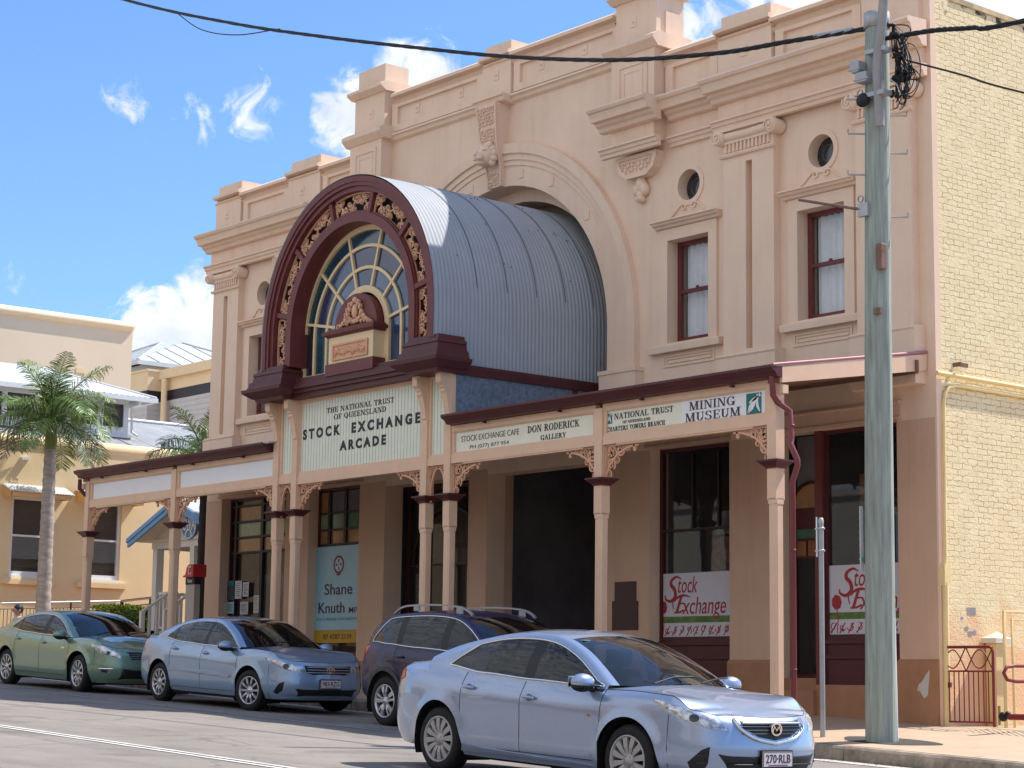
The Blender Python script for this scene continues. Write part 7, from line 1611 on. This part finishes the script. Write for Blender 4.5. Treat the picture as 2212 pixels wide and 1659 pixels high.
B('grille_mesh', mb, mat('grille_grey', (.04, .04, .045), .4)); mb = MB().tube([Vector((v.x, a, v.z)) for a, v in [(y, pos(c1_['s_of_y'](abs(y)), .705, .012)) for y in [-.36+.072*k for k in range(11)]]], .012, 6); B('grille_bar', mb, ALLOY)
p = pos(0, .66, .03); mb = MB().ribbon(circ(0, .655, .062, 24, rz=.05), .014, p.x-.02, p.x, lambda a, b, c: (c, a, b), closed=True)
mb.ribbon([(-.05, .635), (-.03, .68), (0, .645), (.03, .68), (.05, .635)], .014, p.x-.02, p.x+.002, lambda a, b, c: (c, a, b)); B('emblem', mb, CHROME)
B('lower_grille', c1_['patch']([(-Ly(.60), .44), (Ly(.60), .44), (Ly(.50), .30), (Ly(.3), .27), (-Ly(.3), .27), (-Ly(.50), .30)], .004), TRIM)
mb = MB()
for z in (.35,): mb.tube([Vector((v.x, a, v.z)) for a, v in [(y, pos(c1_['s_of_y'](abs(y)), z, .012)) for y in [-.52+.104*k for k in range(11)]]], .01, 5)
B('grille_bar', mb, TRIM); both('fog_recess', [(Ly(.66), .50), (Lx(FX-.2), .47), (Lx(FX-.30), .36), (Lx(FX-.28), .30), (Ly(.70), .28), (Ly(.67), .36)], .004, TRIM)
mb = MB()
for s in (1, -1):
    for z in (.42, .36): mb.tube([Vector((v.x, v.y*s, v.z)) for v in [pos(c1_['s_of_y'](y), z, .008) for y in (.68, .71, .74)]], .006, 5)
B('fog_louvre', mb, mat('grille_grey', (.04, .04, .045), .4)); plate(c1_, '270·RLB', .40)
RX = -2.42; Lyr = c1_['Lyr']
both('tail_light', [(Lyr(.5), .86), (Lx(RX+.2), .84), (Lx(RX+.36), .90), (Lx(RX+.30), .98), (Lx(RX+.12), .99), (Lyr(.5), .97)], .005, TAIL); both('indicator', [(Lx(RX+.26), .90), (Lx(RX+.36), .905), (Lx(RX+.30), .96), (Lx(RX+.22), .96)], .008, AMBER)
both('sill_step', [(Lx(-.95), .31), (Lx(.8), .25), (Lx(.9), .24), (Lx(-.98), .24)], .018, BLUE1); both('side_repeater', [(Lx(.9), .68), (Lx(.84), .675), (Lx(.86), .70)], .006, AMBER)
both('mirror_sail', [(Lx(.98), .90), (Lx(.8), .905), (Lx(.8), .925), (Lx(.98), .925)], .002, TRIM); B('registration_label', MB().box(.28, .34, -.5, -.42, 1.345, 1.352), mat('label_teal', (.3, .6, .58), .5))
for k, (x, y) in enumerate(((1.55, -.3), (1.75, .0), (2.0, .35))): pass
# ---- sky blue sedan parked
spec2 = dict(spec); spec2.update(paint=BLUE3, wb=2.775, fx=2.37, rx=-2.44, hw=.91, rw=.327, rim=.215, flare=.010, prof=sedan_prof(0, .2, .97, .95, 1.10, .80, .22), cowl=1.0, deck=-1.72, cz=1.02, dz=1.13, bow=.26,
            roof=[(-1.75, 1.12), (-1.4, 1.27), (-1.0, 1.395), (-.6, 1.455), (-.2, 1.47), (.15, 1.44), (.45, 1.33), (.75, 1.16), (1.02, .965)], dlo=(.95, -1.36), pillars=[(.02, -.12), (-1.02, -1.06)], doors=[(1.02, -.05), (-.05, -1.02)], handle_z=(.86, .90),
            glass_s=GS, wheel_m=ALLOY, spokes=dict(n=10, wi=.016, wo=.016), steer=R(12), surround=False, fender=1.9)
spec2['glass_w'] = glass('dark_windscreen', (.22, .23, .22), .88, .02)
c2_ = make_car('sedan_car', 'sky blue sedan parked in the middle with three-oval emblem and front plate', spec2, -28.9, 18.3)
B, both, Ly, Lx, pos, Lyr = c2_['B'], c2_['both'], c2_['Ly'], c2_['Lx'], c2_['pos'], c2_['Lyr']; FX, RX = 2.37, -2.44
both('headlight', [(Ly(.44), .65), (Ly(.62), .655), (Lx(FX-.25), .70), (Lx(FX-.50), .80), (Lx(FX-.60), .855), (Lx(FX-.50), .85), (Lx(FX-.26), .815), (Ly(.62), .77), (Ly(.46), .735)], .006, LAMP)
both('lamp_unit', [(Lx(FX-.19)+.055*math.cos(t), .735+.04*math.sin(t)) for t in [k*.6283 for k in range(10)]], .009, LAMPD)
B('grille', c2_['patch']([(-Ly(.45), .755), (Ly(.45), .755), (Ly(.42), .66), (Ly(.3), .615), (-Ly(.3), .615), (-Ly(.42), .66)], .004), TRIM)
mb = MB()
for z in (.65, .69, .73): mb.tube([Vector((v.x, a, v.z)) for a, v in [(y, pos(c2_['s_of_y'](abs(y)), z, .012)) for y in [-.40+.08*k for k in range(11)]]], .009, 5)
B('grille_bar', mb, ALLOY)
p = pos(0, .69, .03); mb = MB()
for rx_, rz_, z in ((.07, .048, .69), (.022, .042, .69), (.045, .02, .715)): mb.ribbon(circ(0, z, rx_, 24, rz=rz_), .011, p.x-.02, p.x+.002*rx_*10, lambda a, b, c: (c, a, b), closed=True)
B('emblem', mb, CHROME)
B('lower_grille', c2_['patch']([(-Ly(.58), .40), (Ly(.58), .40), (Ly(.54), .28), (-Ly(.54), .28)], .004), TRIM); both('fog_recess', [(Ly(.72), .50), (Lx(FX-.26), .47), (Lx(FX-.36), .33), (Lx(FX-.30), .30), (Ly(.74), .36)], .004, TRIM); plate(c2_, '983·RZG', .475)
both('tail_light', [(Lyr(.45), .86), (Lx(RX+.2), .84), (Lx(RX+.26), .94), (Lx(RX+.20), 1.02), (Lyr(.5), 1.0)], .005, TAIL); both('side_moulding', [(Lx(.85), .56), (Lx(.88), .53), (Lx(.84), .50), (Lx(-.98), .55), (Lx(-1.0), .60)], .014, BLUE3); both('mirror_sail', [(Lx(.96), .92), (Lx(.8), .925), (Lx(.8), .945), (Lx(.96), .945)], .002, TRIM)
both('skirt_lip', [(Ly(.3), .235), (Lx(FX-.3), .235), (Lx(FX-.3), .255), (Ly(.3), .255)], .012, BLUE3)
# ---- sage green sedan parked behind it
spec3 = dict(spec); spec3.update(paint=GREENP, wb=2.84, fx=2.42, rx=-2.50, hw=.93, rw=.338, rim=.232, flare=.014, prof=sedan_prof(0, .2, .97, .95, 1.10, .80, .2), cowl=1.05, deck=-1.80, cz=1.02, dz=1.13, bow=.30, roof=[(-1.83, 1.12), (-1.45, 1.26), (-1.05, 1.385), (-.6, 1.445), (-.2, 1.455), (.15, 1.42), (.48, 1.31), (.78, 1.14), (1.07, .965)],
            ws_top=.24, rear_top=-1.0, dlo=(1.0, -1.45), pillars=[(.03, -.1), (-1.08, -1.12)], doors=[(1.05, -.04), (-.04, -1.08)], handle_z=(.84, .88), glass_s=GD, wheel_m=ALLOY, spokes=dict(n=10, wi=.014, wo=.024), surround=True, steer=R(-3), fender=1.95)
spec3['glass_w'] = spec2['glass_w']
c3_ = make_car('sedan_car', 'sage green sedan parked at the far left with a folded sunshade in its windscreen', spec3, -34.55, 18.3)
B, both, Ly, Lx, pos, Lyr = c3_['B'], c3_['both'], c3_['Ly'], c3_['Lx'], c3_['pos'], c3_['Lyr']; FX, RX = 2.42, -2.50
both('headlight', [(Ly(.55), .64), (Lx(FX-.16), .67), (Lx(FX-.34), .72), (Lx(FX-.55), .81), (Lx(FX-.58), .87), (Lx(FX-.36), .855), (Lx(FX-.2), .82), (Ly(.64), .77), (Ly(.56), .70)], .006, LAMP)
both('lamp_unit', [(Lx(FX-.2)+.04*math.cos(t), .73+.035*math.sin(t)) for t in [k*.6283 for k in range(10)]], .009, LAMPD)
B('grille', c3_['patch']([(-Ly(.42), .745), (Ly(.42), .745), (Ly(.36), .62), (-Ly(.36), .62)], .004), TRIM); mb = MB()
for z in (.65, .68, .71): mb.tube([Vector((v.x, a, v.z)) for a, v in [(y, pos(c3_['s_of_y'](abs(y)), z, .012)) for y in [-.38+.076*k for k in range(11)]]], .006, 5)
mb.tube([Vector((v.x, a, v.z)) for a, v in [(y, pos(c3_['s_of_y'](abs(y)), .76, .012)) for y in [-.44+.088*k for k in range(11)]]], .012, 6); B('grille_bar', mb, ALLOY)
B('lower_grille', c3_['patch']([(-Ly(.5), .46), (Ly(.5), .46), (Ly(.58), .27), (-Ly(.58), .27)], .004), TRIM)
both('fog_light', [(Ly(.66), .47), (Lx(FX-.34), .46), (Lx(FX-.30), .38), (Ly(.70), .36)], .008, CHROME); both('fog_lens', [(Ly(.72), .45), (Lx(FX-.30), .445), (Lx(FX-.28), .395), (Ly(.74), .38)], .012, LAMPD)
both('tail_light', [(Lyr(.45), .84), (Lx(RX+.2), .82), (Lx(RX+.3), .92), (Lx(RX+.22), 1.0), (Lyr(.5), .99)], .005, TAIL); both('side_repeater', [(Lx(.93), .76), (Lx(.80), .755), (Lx(.82), .785), (Lx(.92), .785)], .008, CHROME)
g = [(.52, -.62), (.66, -.66), (.62, -.2), (.46, -.1)]
mb = MB()
for a, b, z0, z1, dx_ in ((-.66, -.42, 1.02, 1.22, .1), (-.42, -.15, 1.0, 1.26, .0)): mb.add([(1.0-dx_*.3, a, z0-.01), (1.02, b, z0), (.72, b+.02, z1), (.70-dx_*.3, a+.06, z1-.02)], [(0, 1, 2, 3)])
B('sunshade', mb, mat('sunshade_teal', (.20, .48, .52), .5, var=.3, vs=9))
# ---- plum wagon parked nose down-street
def suv_prof():
    sk = .3
    return {0: [(sk, .12), (.42, .03), (.55, .0), (.70, .02), (.86, .06), (.93, .14)], 3: [(sk, .10), (.42, .03), (.55, .0), (.72, .015), (.90, .06), (.97, .15)], 4: [(sk, .08), (.42, .02), (.58, .0), (.78, .01), (.95, .03), (1.02, .11)], 5: [(sk, .05), (.42, .01), (.62, .0), (.82, .008), (.99, .03), (1.05, .10)],
            6: [(sk, .06), (.42, .015), (.62, .008), (.85, .0), (1.0, .02), (1.08, .075)], 8: [(sk, .06), (.42, .015), (.62, .008), (.88, .0), (1.04, .02), (1.12, .07)], 9: [(sk, .05), (.42, .01), (.62, .0), (.9, .0), (1.07, .02), (1.15, .07)], 10: [(sk+.06, .07), (.45, .015), (.62, .0), (.9, .0), (1.08, .03), (1.17, .08)], 11: [(sk+.08, .08), (.46, .02), (.62, .0), (.9, .01), (1.08, .03), (1.17, .08)], 13: [(sk+.1, .09), (.48, .02), (.62, .0), (.9, .04), (1.08, .07), (1.17, .10)]}
spec4 = dict(spec); spec4.update(paint=PLUM, wb=2.707, fx=2.27, rx=-2.30, hw=.925, rw=.36, tw=.235, rim=.235, gap=.07, flare=.02, prof=suv_prof(), cowl=.98, deck=-2.12, cz=1.12, dz=1.2, bow=.24, rbow=.10, roof=[(-2.14, 1.20), (-2.0, 1.36), (-1.8, 1.53), (-1.5, 1.635), (-1.0, 1.685), (-.4, 1.70), (.05, 1.66), (.4, 1.53), (.7, 1.33), (1.0, 1.095)],
            ws_top=.18, rear_top=-1.72, dlo=(.92, -1.86), pillars=[(-.02, -.14), (-1.06, -1.18)], doors=[(.95, -.08), (-.08, -1.12)], handle_z=(.98, 1.0), sill=.42, seat=.1, glass_s=GD, glass_w=spec2['glass_w'], wheel_m=ALLOY, spokes=dict(n=5, wi=.014, wo=.018, twin=.3), surround=True, steer=0, fender=1.8, lamp_z=.9, tumble=.36)
c4_ = make_car('wagon_car', 'dark plum four wheel drive wagon with silver roof rails parked between the two blue sedans', spec4, -22.54, 18.32)
B, both, Ly, Lx, pos, Lyr = c4_['B'], c4_['both'], c4_['Ly'], c4_['Lx'], c4_['pos'], c4_['Lyr']; FX, RX = 2.27, -2.30
both('tail_light', [(Lyr(.62), .86), (Lx(RX+.14), .86), (Lx(RX+.34), 1.02), (Lx(RX+.40), 1.14), (Lx(RX+.2), 1.15), (Lyr(.66), 1.13)], .006, TAIL)
both('headlight', [(Ly(.5), .76), (Lx(FX-.3), .80), (Lx(FX-.5), .90), (Lx(FX-.3), .93), (Ly(.5), .88)], .006, LAMP); B('grille', c4_['patch']([(-Ly(.42), .84), (Ly(.42), .84), (Ly(.36), .66), (-Ly(.36), .66)], .004), TRIM)
GREYT = mat('grey_cladding', (.05, .05, .055), .6, var=.1)
mb = MB()
for s in (1, -1):
    for xw in (1.3535, -1.3535):
        mb.grid([[(lambda v: Vector((v.x, s*v.y, v.z)))(pos(c4_['s_of_x'](xw+(.43+d_)*math.cos(R(a))), max(.33, .36+(.43+d_)*math.sin(R(a))), .022-.004*(d_ > .05))) for d_ in (0, .03, .065)] for a in range(0, 181, 9)])
B('arch_trim', mb, GREYT)
for s in (1, -1):
    mb = MB()
    pts = [Vector((x, s*.57, z)) for x, z in ((-1.62, 1.615), (-1.45, 1.70), (-1.2, 1.735), (-.6, 1.755), (-.1, 1.735), (.1, 1.685), (.2, 1.625))]
    mb.ribbon([(p.x, p.z) for p in spline(pts, 5)], .026, s*.57-.02, s*.57+.02, lambda a, b, c: (a, c, b))
    for x, z0, z1 in ((-1.1, 1.66, 1.74), (-.1, 1.64, 1.73)): mb.box(x-.06, x+.06, s*.57-.015, s*.57+.015, z0, z1)
    B('roof_rail', mb, mat('rail_silver', (.34, .35, .38), .4, .6))
